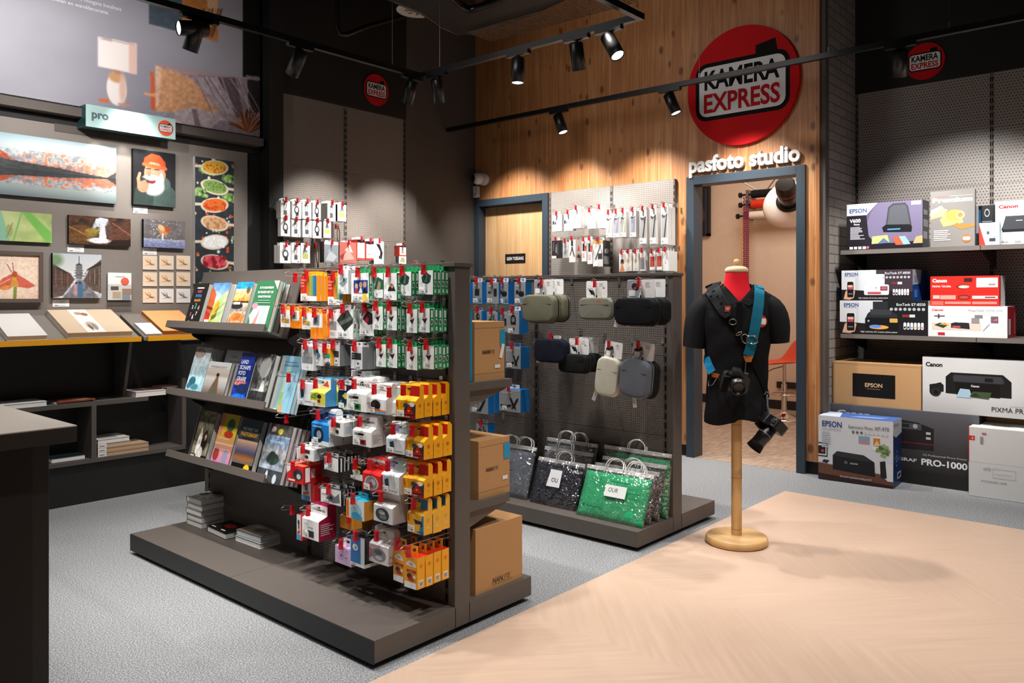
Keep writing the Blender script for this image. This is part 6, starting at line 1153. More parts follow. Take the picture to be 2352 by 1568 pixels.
hang_row([
 (1269, 1290, 493, 531, A, 1, .04, 'f', 'w1', 'white box with tiny blue pictures, far left', WPk),
 (1295, 1316, 490, 530, A, 1, .05, 'f', 'w1', 'white box with tiny blue pictures, second', WPk),
 (1315, 1334, 480, 524, A, 2, .055, 'f', 'w2', 'larger blank white box', WPk),
 (1349, 1361, 485, 525, A, 2, .045, 'f', 'w3', 'narrow white box left of the long sticks', WPk),
 (1372, 1383, 478, 524, A, 2, .045, 'f', 'w2', 'narrow white box touching the long sticks', WPk),
 (1392, 1405, 490, 546, A, 1, .05, 'f', 's1', 'long pack with pale strap, first', dict(WPk, price=True)),
 (1409, 1423, 488, 546, A, 1, .05, 'f', 's2', 'long pack with bluish strap, second', dict(WPk, price=True)),
 (1425, 1438, 486, 545, A, 2, .05, 'f', 's3', 'long pack with beige strap, third', dict(WPk, price=True)),
 (1447, 1461, 484, 545, A, 2, .05, 'f', 's2', 'long pack with bluish strap, fourth', dict(WPk, price=True)),
 (1469, 1485, 482, 561, A, 1, .06, 'f', 's4', 'tall pack with dark strap, fifth', dict(WPk, price=True)),
 (1492, 1508, 478, 561, A, 1, .06, 'f', 's4', 'tall pack with dark strap, sixth', dict(WPk, price=True)),
 (1518, 1534, 474, 562, A, 2, .06, 'f', 's4', 'tall pack with dark strap, seventh', dict(WPk, price=True)),
 (1268, 1288, 552, 593, A, 1, .03, 'f', 'blk', 'black bagged pack below the white boxes', WPk),
 (1290, 1308, 556, 592, A + .03, 1, .04, 'f', 'wbag', 'white plastic bag below the white boxes', WPk),
 (1307, 1322, 550, 602, A, 1, .09, 'f', 'tripod', 'white box with small tripod picture', WPk),
 (1336, 1347, 552, 600, A, 2, .04, 'f', 'redw', 'narrow white pack with red squares', WPk),
 (1349, 1361, 550, 606, A, 1, .03, 'f', 'redw', 'tall white pack with black square', WPk),
 (1362, 1385, 552, 612, A, 1, .11, 'f', 'gold', 'white and black box with gold stripe', WPk),
 (1422, 1437, 582, 624, A, 1, .04, 'f', 'ball', 'small pack with orange and brown picture', WPk),
 (1437, 1451, 580, 622, A, 1, .04, 'f', 'tan', 'small pack with tan picture, left', WPk),
 (1454, 1467, 580, 622, A, 1, .04, 'f', 'tan', 'small pack with tan picture, right', WPk),
 (1469, 1482, 578, 622, A, 2, .05, 'f', 'greycl', 'small pack with grey cloth', WPk),
 (1492, 1505, 580, 621, A, 1, .04, 'f', 'redcl', 'small pack with red cloth, left', WPk),
 (1508, 1521, 578, 621, A, 1, .04, 'f', 'redcl', 'small pack with red cloth, right', WPk),
 (1522, 1536, 576, 622, A, 3, .045, 'f', 'w3', 'small white pack at the doorway end', WPk),
], WB)
# ---- goods on the dark pegboard at the back left
YBD = FYP - .001; S['cord'] = st_plain('e4e3e1', 'd2d1cf', [('p', [(.3, .85), (.36, .85), (.4, .4), (.36, .4)], '3a3a3c'), ('p', [(.6, .85), (.66, .85), (.5, .4), (.46, .4)], '3a3a3c'), ('r', .3, .2, .65, .45, '5a5c60'), ('r', .7, .06, .8, .12, 'd05040')], tab='dedddb')
S['cord2'] = st_plain('e3e2e0', 'd4d3d1', [('e', .5, .5, .28, .25, '44464a'), ('e', .5, .52, .16, .14, 'e3e2e0'), ('r', .4, .15, .7, .35, '2c2d30')], tab='dedddb'); S['cord3'] = st_plain('e4e3e1', '2b2c2e', [('r', .2, .25, .8, .55, 'b9c06a'), ('r', .3, .6, .7, .75, '8a8c90')], tab='dedddb')
S['gbag'] = st_plain('8d949a', '7d848a', [('p', [(.1, .1), (.4, .6), (.9, .3), (.6, .05)], 'b8bec2'), ('p', [(.2, .5), (.6, .9), (.5, .5)], 'a4abb0'), ('r', .0, .85, 1, 1, 'd2d3d3')], m='film'); S['rbag'] = st_plain('b8645a', 'a85048', [('p', [(.1, .1), (.5, .7), (.9, .2)], 'd89a90'), ('p', [(.3, .6), (.6, .9), (.8, .5)], 'e0b4ac'), ('p', [(.0, .3), (.3, .5), (.2, .1)], '8e3a34')], m='film')
S['rpack'] = st_plain('e6e4e2', 'd6402f', [('r', 0, .85, 1, 1, '1c1a1a'), ('r', 0, 0, 1, .1, 'd6402f'), ('r', 0, .1, .1, .85, 'd6402f'), ('r', .2, .3, .7, .34, 'a8a8a8')]); S['stn'] = st_plain('e5e4e2', '1d1d1f', [('p', [(.2, .9), (.6, .85), (.9, .5), (.8, .2), (.6, .25), (.65, .55)], '1d1d1f'), ('e', .6, .3, .12, .08, '3a3a3c')])
FP = dict(cat='strap pack', name='strap_pack', tab=.02, price=False, out=.05); Bk = 5.16
hang_row([
 (645, 666, 461, 501, Bk, 3, .02, 'f', 'cord', 'white strap card first in the top row', FP),
 (671, 692, 463, 502, Bk, 3, .02, 'f', 'cord2', 'white strap card second in the top row', FP),
 (694, 715, 464, 503, Bk, 3, .02, 'f', 'cord', 'white strap card third in the top row', FP),
 (718, 737, 466, 504, Bk, 3, .02, 'f', 'cord2', 'white strap card fourth in the top row', FP),
 (752, 771, 467, 508, Bk, 4, .03, 'f', 'cord', 'white strap card fifth in the top row', FP),
 (775, 795, 470, 508, Bk, 3, .03, 'f', 'cord3', 'white and lime strap card ending the top row', FP),
 (645, 666, 502, 542, Bk, 2, .02, 'f', 'cord2', 'white strap card first in the second row', FP),
 (670, 690, 505, 544, Bk, 2, .02, 'f', 'cord', 'white strap card second in the second row', FP),
 (695, 716, 506, 545, Bk, 2, .02, 'f', 'cord', 'white strap card third in the second row', FP),
 (718, 738, 508, 547, Bk, 2, .02, 'f', 'cord2', 'white strap card fourth in the second row', FP),
 (743, 760, 509, 546, Bk, 1, .02, 'f', 'cord3', 'white crumpled strap card ending the second row', FP),
 (643, 668, 563, 604, Bk, 4, .02, 'f', 'cord2', 'wide white strap card first in the third row', FP),
 (670, 690, 563, 604, Bk, 3, .02, 'f', 'cord', 'white strap card second in the third row', FP),
 (691, 712, 564, 604, Bk, 2, .02, 'f', 'cord3', 'white strap card third in the third row', FP),
 (744, 778, 555, 603, Bk - .03, 1, .06, 'f', 'gbag', 'grey folded item in clear plastic bag', dict(FP, tab=.012)),
 (780, 818, 556, 604, Bk - .03, 1, .06, 'f', 'rbag', 'red folded item in clear plastic bag', dict(FP, tab=.012)),
 (819, 838, 550, 597, Bk - .02, 4, .025, 'f', 'rpack', 'white and red pack beside the red bag', FP),
 (840, 858, 554, 597, Bk - .02, 2, .025, 'f', 'rpack', 'white and red pack left of the black strap', FP),
 (859, 881, 554, 606, Bk - .02, 2, .02, 'f', 'stn', 'white card with black curved strap', FP),
 (916, 933, 564, 588, Bk - .02, 3, .02, 'f', 'rpack', 'small white red pack near the dark wall', FP),
 (916, 933, 588, 606, Bk - .02, 2, .02, 'f', 'cord3', 'small white pack below the red one', dict(FP, hook=False)),
], YBD, rz=0)
for x, y, dsc in ((777, 518, 'slim brown wrist strap hanging in the second row'), (729, 562, 'slim dark neck strap hanging in the third row')):
    p = aty(x, y, Bk); hook(p.x, YBD, p.z, .2, .16, 'wire hook with red clip carrying ' + dsc[5:], 0); r = thing('neck_strap', dsc, 'strap', (p.x, Bk, p.z + .002)); m = MB()
    m.tube([(0, 0, .0), (-.012, 0, -.05), (-.008, 0, -.12), (.006, 0, -.16)], .0035, '4a3d30', 'cloth', 6); m.tube([(0, 0, .0), (.012, 0, -.05), (.012, 0, -.11), (.006, 0, -.16)], .0035, '4a3d30', 'cloth', 6); m.box(0, -.004, -.19, .012, .004, -.155, '2a241e', 'matte'); m.build('cord_loop', r)

# ================================================================== lighting tracks, spotlights, ceiling services
c0 = atz(965, 180, TZ); XT, YT = c0.x, c0.y; e1 = atz(1462, 46, TZ); p2a = atz(1028, 303, TZ); XT2 = p2a.x
TR = .035
t = thing('lighting_track', 'black angular ceiling track hung over the two gondolas', 'lighting track', (XT, YT, TZ)); M = Matrix.Translation((-XT, -YT, -TZ))
MB(M).box(-1.5, YT - TR / 2, TZ, XT + TR / 2, YT + TR / 2, TZ + .035, '0c0c0c', 'plastic').build('track_rail', t); MB(M).box(XT - TR / 2, e1.y, TZ, XT + TR / 2, YT - TR / 2, TZ + .035, '0c0c0c', 'plastic').build('track_rail', t); MB(M).box(1.0, e1.y - TR, TZ, XT + TR / 2, e1.y, TZ + .035, '0c0c0c', 'plastic').build('track_rail', t)
for x, y in ((901, 150), (1010, 150)):
    for Yc, Xc in (((YT, None),) if x < 960 else ((None, XT),)):
        q = aty(x, y, YT) if Yc else atx(x, y, XT); MB(M).tube([(q.x, q.y, TZ + .03), (q.x, q.y, ZC)], .002, '9a9a9a', 'metal', 5).build('suspension_wire', t)
t2 = thing('lighting_track', 'straight black ceiling track in front of the pine wall', 'lighting track', (XT2, p2a.y, TZ)); M = Matrix.Translation((-XT2, -p2a.y, -TZ))
MB(M).box(XT2 - TR / 2, -1.5, TZ, XT2 + TR / 2, p2a.y, TZ + .035, '0c0c0c', 'plastic').build('track_rail', t2)
for x, y in ((1606, 180), (1903, 118), (2180, 75)):
    q = atx(x, y, XT2); m = MB(M).tube([(q.x, q.y, TZ + .03), (q.x, q.y, ZC)], .002, '9a9a9a', 'metal', 5); m.tube([(q.x, q.y, TZ + .035), (q.x, q.y, TZ + .07)], .006, 'b8b8b8', 'metal', 8); m.build('suspension_wire', t2)
def spot_fix(px, py, plane, val, aim, label, watt=0, deg=50, L=.165, R=.042, axis='x', glow=True, blend=.6):
    q = atx(px, py, val) if axis == 'x' else aty(px, py, val)
    if plane: q.z = plane
    q = Vector((q.x, q.y, TZ)); t = thing('track_spotlight', label, 'spotlight', q)
    ad = MB(); ad.box(-.017 if axis != 'x' else -.017, -.09 if axis == 'x' else -.017, -.022, .017, .09 if axis == 'x' else .017, 0, '0d0d0d', 'plastic') if axis == 'x' else ad.box(-.09, -.017, -.022, .09, .017, 0, '0d0d0d', 'plastic'); ad.tube([(0, 0, -.02), (0, 0, -.05)], .01, '0d0d0d', 'plastic', 10); ad.build('track_adapter', t)
    d_ = (Vector(aim) - q).normalized(); h = MB(); h.lathe([(.03, -.03), (R, -.02), (R, L - .03), (R - .004, L - .03), (R - .006, L - .045)], '0e0e0e', 'plastic', 24); o = h.build('lamp_head', t); o.location = Vector((0, 0, -.062)) ; o.rotation_euler = d_.to_track_quat('Z', 'Y').to_euler()
    g = MB(); g.lathe([(R - .006, 0), (R - .007, .0015)], 'ffffff', 'lamp_glow' if glow else 'gloss', 24); o2 = g.build('glowing_lens', t); base = Vector((0, 0, -.062)); o2.location = base + d_ * (L - .037); o2.rotation_euler = o.rotation_euler
    if watt:
        s_ = spot(q + base + d_ * (L + .0), Vector(aim), watt, deg, blend); s_.name = 'track_spot_light'
    return t
D = lambda px, py, X, dx, dy, dz: (atx(px, py, X).x + dx, atx(px, py, X).y + dy, TZ + dz)
DY_ = lambda px, py, Y, dx, dy, dz: (aty(px, py, Y).x + dx, aty(px, py, Y).y + dy, TZ + dz)
spot_fix(1190, 122, None, XT, D(1190, 122, XT, -.08, 0, -2), 'black track spotlight pointing straight down, first on the gondola track', 55, 75)
spot_fix(1324, 92, None, XT, D(1324, 92, XT, .5, .1, -1.6), 'black track spotlight aimed away from view, second on the gondola track', 0, glow=False)
spot_fix(1398, 62, None, XT, D(1398, 62, XT, -.1, -.62, -1.0), 'black track spotlight tilted right with bright lens near the track end', 50, 75)
spot_fix(1283, 258, None, XT2, D(1283, 258, XT2, .05, -.42, -1.2), 'small black spotlight before the pine planks, left on the wall track', 40, 80)
spot_fix(1538, 212, None, XT2, D(1538, 212, XT2, .1, -.38, -1.0), 'small black spotlight left of the round sign on the wall track', 40, 80)
spot_fix(2068, 122, None, XT2, D(2068, 122, XT2, .5, .15, -1.0), 'black spotlight overlapping the small round sign above the printers', 60, 60, glow=False)
spot_fix(452, 48, None, YT, DY_(452, 48, YT, -.12, .4, -1.0), 'black track spotlight hanging in front of the mural', 60, 60, axis='y', glow=False)
spot_fix(466, -22, None, YT, DY_(466, -22, YT, -.8, .12, -.14), 'black track spotlight with white glowing lens at the top left', 40, 60, axis='y')
spot_fix(690, 118, None, YT, DY_(690, 118, YT, -.05, .7, -.9), 'black track spotlight before the dark fascia left of the round sign', 50, 60, axis='y', glow=False)
spot_fix(946, 172, None, YT, DY_(946, 172, YT, .0, .5, -1.1), 'black track spotlight right of the small round sign on the left', 30, 60, axis='y', glow=False)
spot_fix(1004, 172, None, XT, D(1004, 172, XT, .5, .3, -1.4), 'black track spotlight near the corner of the gondola track', 20, 60, glow=False)

# ceiling diffuser, downlight, tray, pipe
cz = 3.35
q = atz(958, 25, cz); t = thing('air_diffuser', 'round white air diffuser hanging from the black ceiling', 'air vent', (q.x, q.y, cz))
m = MB(); m.lathe([(.06, .012), (.12, .004), (.15, 0), (.152, .006), (.10, .02), (.09, .03)], 'd9d2c8', 'plastic', 40); m.build('diffuser_disc', t)
m = MB()
for i in range(8):
    a_ = 2 * PI * i / 8; m.add([(math.cos(a_) * .02, math.sin(a_) * .02, -.0015), (math.cos(a_ - .1) * .09, math.sin(a_ - .1) * .09, .0), (math.cos(a_ + .18) * .09, math.sin(a_ + .18) * .09, .0)], [(2, 1, 0)], '6a645c', 'matte')
m.lathe([(.12, .004), (.001, .0005)], 'd0c9bf', 'plastic', 32, cap=False); m.build('swirl_vanes', t)
m = MB(); m.lathe([(.09, .03), (.09, .75)], 'a8a39c', 'metal', 28); m.build('duct_neck', t)
q = atz(1211, 4, cz); t = thing('ceiling_downlight', 'lit round downlight near the cable tray', 'ceiling light', (q.x, q.y, cz)); m = MB(); m.lathe([(.062, .0), (.07, .0), (.07, .1), (.0625, .1)], 'c9c9c9', 'plastic', 28); m.build('lamp_housing', t); m = MB(); m.lathe([(.061, 0.004), (.06, .006)], 'ffffff', 'lamp_glow', 28); m.build('glowing_lens', t)
pts = [atz(x, y, 3.3) for x, y in ((830, -40), (900, -4), (968, 24), (1010, 56), (1052, 76), (1100, 74), (1160, 52), (1230, 22), (1300, -10), (1370, -40))]
inn = [atz(x, y, 3.3) for x, y in ((930, -90), (985, -46), (1032, -14), (1056, 10), (1075, 22), (1096, 18), (1140, 2), (1200, -26), (1260, -55), (1330, -85))]
t = thing('cable_tray', 'black curved cable tray below the ceiling beside the diffuser', 'cable tray', pts[4]); M = Matrix.Translation(-pts[4])
for P in (pts, inn): MB(M).tube(P, .012, '3a3835', 'metal', 6, flat=.03).build('side_rail', t)
m = MB(M); n = len(pts); m.add([p - Vector((0, 0, .02)) for p in pts + inn], [(i, i + 1, n + i + 1, n + i) for i in range(n - 1)], '2a2826', 'laminate'); m.build('tray_floor', t)
a = [atz(1466, 4, 3.25), atz(1300, 40, 3.25), atz(1130, 95, 3.25)]
t = thing('wire_mesh_tray', 'brownish wire mesh tray under the ceiling before the pine wall', 'cable tray', a[1]); M = Matrix.Translation(-a[1]); dirv = (a[2] - a[0]); dirv.z = 0; sd = Vector((dirv.y, -dirv.x, 0)).normalized() * .28
m = MB(M); nn = 60
for i in range(nn + 1): p = a[0] + dirv * (i / nn); m.tube([p, p - sd], .003, '6a5a4c', 'metal', 4)
for j in range(8): m.tube([a[0] - sd * (j / 7), a[0] + dirv - sd * (j / 7)], .003, '6a5a4c', 'metal', 4)
m.build('wire_grid', t)
m = MB(); pp = [aty(775, -60, 4.9), aty(775, 62, 4.9), aty(779, 78, 4.9), aty(795, 80, 4.9), aty(840, 62, 4.9), aty(925, 38, 4.9), aty(1010, 14, 4.9)]
tag(m.tube(pp, .02, '060606', 'plastic', 10).build('ceiling_pipe'), 'bent black pipe under the dark ceiling at the back', 'pipe')
# ================================================================== photo studio seen through the doorway
q = Vector((7.98, 3.25, 0)); t = thing('bar_stool', 'red bucket seat bar stool on chrome pole in the studio', 'bar stool', q, math.radians(-42))
m = MB(); m.lathe([(.19, 0), (.19, .008), (.14, .03), (.05, .06), (.035, .09)], 'd6d2cf', 'chrome', 32); m.build('base_plate', t)
m = MB(); m.tube([(0, 0, .08), (0, 0, .36)], .03, 'd6d2cf', 'chrome', 16).tube([(0, 0, .36), (0, 0, .57)], .02, 'd6d2cf', 'chrome', 16); m.build('pole', t)
m = MB(); m.tube([(math.cos(a) * .15, -.06 + math.sin(a) * .15, .27) for a in np.linspace(0, 2 * PI, 28)[:-1]], .008, 'd6d2cf', 'chrome', 8, closed=True); m.tube([(0, .0, .27), (0, .09, .27)], .008, 'd6d2cf', 'chrome', 8); m.build('foot_ring', t)
m = MB(); m.tube([(0, 0, .55), (-.12, .0, .52), (-.19, 0, .49)], .006, 'a8a4a0', 'chrome', 8); m.build('height_lever', t)
def grid_surf(m, fn, nu, nv, c, mat, th=.012):
    vs = [fn(i / nu, j / nv) for j in range(nv + 1) for i in range(nu + 1)]; n = len(vs); off = [(x, y, z - th) for x, y, z in vs]
    fs = [(j * (nu + 1) + i, j * (nu + 1) + i + 1, (j + 1) * (nu + 1) + i + 1, (j + 1) * (nu + 1) + i) for j in range(nv) for i in range(nu)]
    ring = [i for i in range(nu + 1)] + [j * (nu + 1) + nu for j in range(1, nv + 1)] + [nv * (nu + 1) + i for i in range(nu - 1, -1, -1)] + [j * (nu + 1) for j in range(nv - 1, 0, -1)]
    fs2 = [tuple(k + n for k in f[::-1]) for f in fs] + [(ring[i], ring[i] + n, ring[(i + 1) % len(ring)] + n, ring[(i + 1) % len(ring)]) for i in range(len(ring))]
    m.add(vs + off, fs + fs2, c, mat, True)
m = MB()
def seat(u, v):
    a = (u - .5) * 2; s_ = v; wd_ = .2 * (1 - .25 * (1 - v) ** 2) ; x = a * wd_; y = -.2 + .36 * s_
    return (y * -1.0, x, .59 + .02 * a * a + (.24 * max(0, (s_ - .62) / .38) ** 1.6 * (1 - .45 * a * a)) - .015 * (1 - s_) ** 2)
def seat2(u, v): x, y, z = seat(u, v); return (-x, y, z)
grid_surf(m, seat2, 14, 16, 'd84420', 'plastic'); m.build('bucket_seat', t, sub=1)
# hanging studio flash with dish
q = Vector((7.25, 2.925, 2.22)); t = thing('studio_light', 'hanging black studio flash with white dish reflector', 'studio light', q, RX + .25)
m = MB(); m.lathe([(.075, -.16), (.09, -.14), (.095, .12), (.085, .15), (.06, .16)], '17120f', 'gloss', 32); o = m.build('flash_head', t); TI = (-1.98, 0, 0); o.rotation_euler = TI
m = MB(); m.lathe([(.093, -.06), (.096, -.055), (.096, -.045), (.093, -.04)], '8a1a2c', 'plastic', 32); o = m.build('red_ring', t); o.rotation_euler = TI
m = MB(); m.lathe([(.1, .13), (.12, .14), (.125, .165), (.11, .175)], '14100e', 'plastic', 32); o = m.build('mount_ring', t); o.rotation_euler = TI
m = MB(); m.lathe([(.10, .15), (.16, .155), (.21, .17), (.24, .195), (.255, .235), (.25, .235), (.235, .198), (.205, .175), (.10, .165)], 'efe6de', 'plastic', 48, cap=False); o = m.build('dish_reflector', t); o.rotation_euler = TI
m = MB(); m.tube([(0, .03, .12), (0, .05, .3), (0, .05, .982)], .014, '0f0f0f', 'metal', 10).box(-.03, .02, .14, .03, .06, .22, '0f0f0f', 'plastic').tube([(-.05, .04, .2), (.06, .04, .2)], .01, '0f0f0f', 'plastic', 8); m.build('ceiling_bracket', t)
m = MB(); m.tube([(-.6, .3, .33), (-.45, .2, .16), (-.3, .1, .06), (-.18, .02, .05), (-.09, -.04, .15), (-.02, -.08, .24)], .006, '8a8078', 'plastic', 6); m.build('power_cord', t)
# background roll holder with chains
PB = SX - .2; px_ = lambda x, y: atx(x, y, PB)
for nm, y_, c_, cc_, lab in (('upper black', 443, '151313', '2a2626', 'black paper background roll, upper of three'), ('red', 466, 'c8321c', 'b02a4a', 'red paper background roll, middle of three'), ('white', 492, 'd8c8b8', 'd8902c', 'white paper background roll, lowest of three')):
    p = px_(1728 if nm != 'white' else 1722, y_ + 3); t = thing('background_roll', lab, 'background roll', (PB, p.y, p.z), RX)
    m = MB(); m.tube([(0, 0, 0), (.9, 0, 0)], .045 if nm != 'red' else .05, c_, 'matte', 20); m.build('paper_roll', t)
    m = MB(); m.tube([(-.13, 0, 0), (0, 0, 0)], .012, '141212', 'plastic', 8); m.tube([(-.155, 0, 0), (-.13, 0, 0)], .03, '141212', 'plastic', 14); m.build('end_knob', t)
    m = MB(); m.box(-.07, -.02, -.04, -.04, .185, .05, '8a8480', 'metal'); m.build('wall_bracket', t)
    m = MB()
    for k_, dx in enumerate((-.085, -.055, -.03)):
        n = 60
        for i in range(n): z0 = -.03 - i * .022; m.box(dx - .006 + (.004 if i % 2 else -.004), -.03 - .01 * k_, z0 - .016, dx + .006 + (.004 if i % 2 else -.004), -.02 - .01 * k_, z0, cc_ if nm != 'upper black' else '5a2a4a', 'plastic')
        if nm == 'white': break
    m.build('pull_chain', t)
p = atx(1620, 420, SX); q = atx(1633, 542, SX)
t = thing('framed_picture', 'black framed dark picture on the left studio wall part', 'framed picture', (SX, (atx(1590, 500, SX).y + q.y) / 2, q.z), RX); w = atx(1590, 500, SX).y - q.y; h = .62
m = MB()
for a in ((-w / 2, 0, w / 2, .03), (-w / 2, h - .03, w / 2, h), (-w / 2, 0, -w / 2 + .03, h), (w / 2 - .03, 0, w / 2, h)): m.box(a[0], -.05, a[1], a[2], 0, a[3], '0d0c0c', 'plastic')
m.build('frame', t); dk = Cv(12, 24, '1a1614'); dk.tex(4, 8, .6, 3); dk.e(.5, .4, .3, .15, '5a3018', 0, .8)
m = MB().box(-w / 2 + .03, -.02, .03, w / 2 - .03, 0, h - .03, '1a1614'); m.front(-w / 2 + .03, .03, w / 2 - .03, h - .03, -.02, [('g', 0, 0, 1, 1, dk), ('r', .82, 0, .9, 1, '2a4a7a')], 'gloss'); m.build('picture_panel', t)

# ================================================================== mannequin with polo shirt, straps and cameras
MPOS = Vector((3.81, 1.80, .003)); MRZ = math.atan2(-MPOS.x, MPOS.y)
md = thing('dress_form', 'wooden shop mannequin bust on round base wearing a black polo shirt', 'mannequin', MPOS, MRZ)
m = MB(); m.lathe([(.145, 0), (.153, .006), (.155, .02), (.152, .033), (.145, .04), (.03, .042)], '888888', 'beech', 48); m.build('round_base', md)
m = MB(); m.lathe([(.0265, .04), (.0265, .62), (.0265, .75)], '888888', 'beech', 24)
for z in (.07, .33, .6): m.lathe([(.0268, z), (.0262, z + .002), (.0268, z + .004)], '8a6038', 'matte', 24, cap=False)
m.build('pole', md)
bust = MB()
def ell(rx, ry, z, n=36, p=2.4, cy=0.0, cx=0.):
    out = []
    for j in range(n):
        a = 2 * PI * j / n; c_, s_ = math.cos(a), math.sin(a); out.append((cx + rx * math.copysign(abs(c_) ** (2 / p), c_), cy + ry * math.copysign(abs(s_) ** (2 / p), s_), z))
    return out
rings = [ell(.14, .09, .7), ell(.15, .10, 1.0), ell(.155, .1, 1.14), ell(.12, .088, 1.22, cy=-.004), ell(.085, .078, 1.26, cy=-.004), ell(.066, .066, 1.30), ell(.058, .06, 1.34), ell(.054, .055, 1.372)]
bust.loft(rings, 'd81e2c', 'cloth'); bust.build('red_bust', md)
m = MB(); m.lathe([(.054, 1.372), (.058, 1.378), (.057, 1.392), (.045, 1.402), (.02, 1.407)], 'd9b894', 'matte', 32); cp_ = m.build('wooden_cap', md)
m = MB(); m.lathe([(.008, 1.405), (.009, 1.412), (.015, 1.42), (.016, 1.43), (.011, 1.44), (.001, 1.443)], 'd2ab7e', 'matte', 20); m.build('knob', cp_)
# shirt: torso loft with an open V, and two short sleeves
sh = MB(); NS_ = 170
prof = [(.630, .158, .112), (.66, .158, .112), (.74, .153, .108), (.82, .150, .105), (.88, .150, .106), (.95, .156, .112), (1.02, .166, .118), (1.09, .177, .122), (1.15, .184, .12), (1.20, .190, .112), (1.235, .187, .10), (1.262, .172, .090), (1.285, .130, .082), (1.306, .082, .076)]
TOR = []
zz = np.linspace(0, 1, 104); pz = np.linspace(0, 1, len(prof))
for k_ in zz:
    z = np.interp(k_, pz, [p[0] for p in prof]); rx = np.interp(k_, pz, [p[1] for p in prof]); ry = np.interp(k_, pz, [p[2] for p in prof]); TOR.append((z, rx, ry))
vs = []; MK = []
for i, (z, rx, ry) in enumerate(TOR):
    for x, y, zq in ell(rx, ry, z, NS_, 2.5):
        fold = .0035 * math.sin(x * 70 + z * 11) * max(0, 1 - abs(z - .8) / .35) + .002 * math.sin(x * 31 - z * 40); hem = (.012 * math.sin(x * 24 + 1) - .012 * (x < 0)) * max(0, 1 - i / 8)
        k = 1 + fold / max(.05, math.hypot(x, y)); lim = (zq - 1.225) * .85; mk_ = 0
        if lim > 0 and y < 0 and abs(x - .014) < lim: mk_ = 1 if x > .014 else -1; x = .014 + mk_ * lim; y = -ry * max(0, 1 - min(1, abs(x) / rx) ** 2.5) ** .4; k = 1
        vs.append((x * k, y * k, zq + hem)); MK.append(mk_)
fs = []
for i in range(len(TOR) - 1):
    for j in range(NS_):
        j2 = (j + 1) % NS_; q4 = (i * NS_ + j, i * NS_ + j2, (i + 1) * NS_ + j2, (i + 1) * NS_ + j); c_ = [sum(vs[k][a] for k in q4) / 4 for a in range(3)]
        ms = {MK[k] for k in q4}
        if (1 in ms and -1 in ms) or (0 not in ms and len(ms) == 1): continue
        fs.append(q4)
sh.add(vs, fs, '18181a', 'cloth', True)
def sleeve(sg, end, wd_, dp):
    e0 = Vector(end); s0 = Vector((sg * .17, 0, 1.2)); key = [(Vector((sg * .105, 0, 1.222)), .05, .07), (Vector((sg * .150, 0, 1.212)), .062, .082), (Vector((sg * .178, 0, 1.178)), .068, .088), (Vector((sg * .195, -.003, 1.12)), .066, .088), (e0.lerp(Vector((sg * .197, -.003, 1.11)), .5), (wd_ + .066) / 2, .086), (e0, wd_, dp)]
    rr = []
    for i_, (c, a_, b_) in enumerate(key):
        ax = (key[min(i_ + 1, 5)][0] - key[max(i_ - 1, 0)][0]).normalized(); u = Vector((0, 1, 0)); w_ = ax.cross(u).normalized()
        rr.append([tuple(c + w_ * (math.cos(2 * PI * j / 28) * a_) + u * (math.sin(2 * PI * j / 28) * b_)) for j in range(28)])
    if sg > 0: rr = [g[::-1] for g in rr]
    sh.loft(rr, '18181a', 'cloth', cap=False)
    inner = [tuple(Vector(p).lerp(e0, .04)) for p in rr[-1]]; inn2 = [tuple(Vector(p).lerp(s0, .5)) for p in inner]; sh.loft([rr[-1], inner, inn2], '060607', 'cloth', cap=False)  # sleeve inside coloured darker than the shirt, as shade in the opening
sleeve(-1, (-.213, -.01, .992), .055, .085); sleeve(1, (.205, .0, 1.02), .05, .08)
shirt = sh.build('polo_shirt', md, sub=1)
m = MB()
for sg in (-1, 1):
    col_ = [(sg * .008 + .014, -.103, 1.228), (sg * .05, -.098, 1.245), (sg * .072, -.058, 1.292), (sg * .07, .0, 1.315), (sg * .04, .058, 1.325)]; low = [(sg * .045 + .012, -.114, 1.205), (sg * .09, -.1, 1.225), (sg * .11, -.06, 1.268), (sg * .105, .0, 1.288), (sg * .06, .07, 1.295)]
    q_ = [(i, i + 1, 6 + i - 1, 5 + i) if sg > 0 else (i, 5 + i, 6 + i, i + 1) for i in range(4)]
    q_ = [(i, i + 1, i + 6, i + 5)[::sg] for i in range(4)]; m.add(col_ + low, q_, '151517', 'cloth', True)
m.build('shirt_collar', shirt)
m = MB(); m.box(.0, -.1235, 1.09, .028, -.119, 1.222, '0c0c0e', 'cloth'); m.build('button_placket', shirt)
m = MB(); m.art((.085, -.1165, 1.10), (.06, .018, 0), (0, .004, .06), [('e', .5, .5, .5, .5, 'c8301c'), ('rr', .1, .24, .9, .74, 'e9e6e2', .1), ('r', .2, .34, .8, .62, 'e9e6e2')], 'matte', e=.0006); m.build('chest_badge', shirt)
def ribbon(m, pts, w, th, c, mat='cloth', wv=None, nv=()):
    P = [Vector(p) for p in pts]; rings = []
    for i, p in enumerate(P):
        tg = (P[min(i + 1, len(P) - 1)] - P[max(i - 1, 0)]).normalized(); nrm = Vector((p.x * .35, p.y, .0)); nrm = Vector((0, -1, .001)) if nrm.length < 1e-4 else nrm.normalized()
        if i < len(nv): nrm = Vector(nv[i]).normalized()
        elif abs(p.z) > 1.24: nrm = (nrm + Vector((0, 0, 1.0 * (p.z - 1.24) * 16))).normalized()
        sd_ = tg.cross(nrm).normalized(); nrm = sd_.cross(tg).normalized(); ww = (wv[i] if wv else w) / 2
        rings.append([p - sd_ * ww, p + sd_ * ww, p + sd_ * ww + nrm * th, p - sd_ * ww + nrm * th])
    m.loft(rings, c, mat, False)
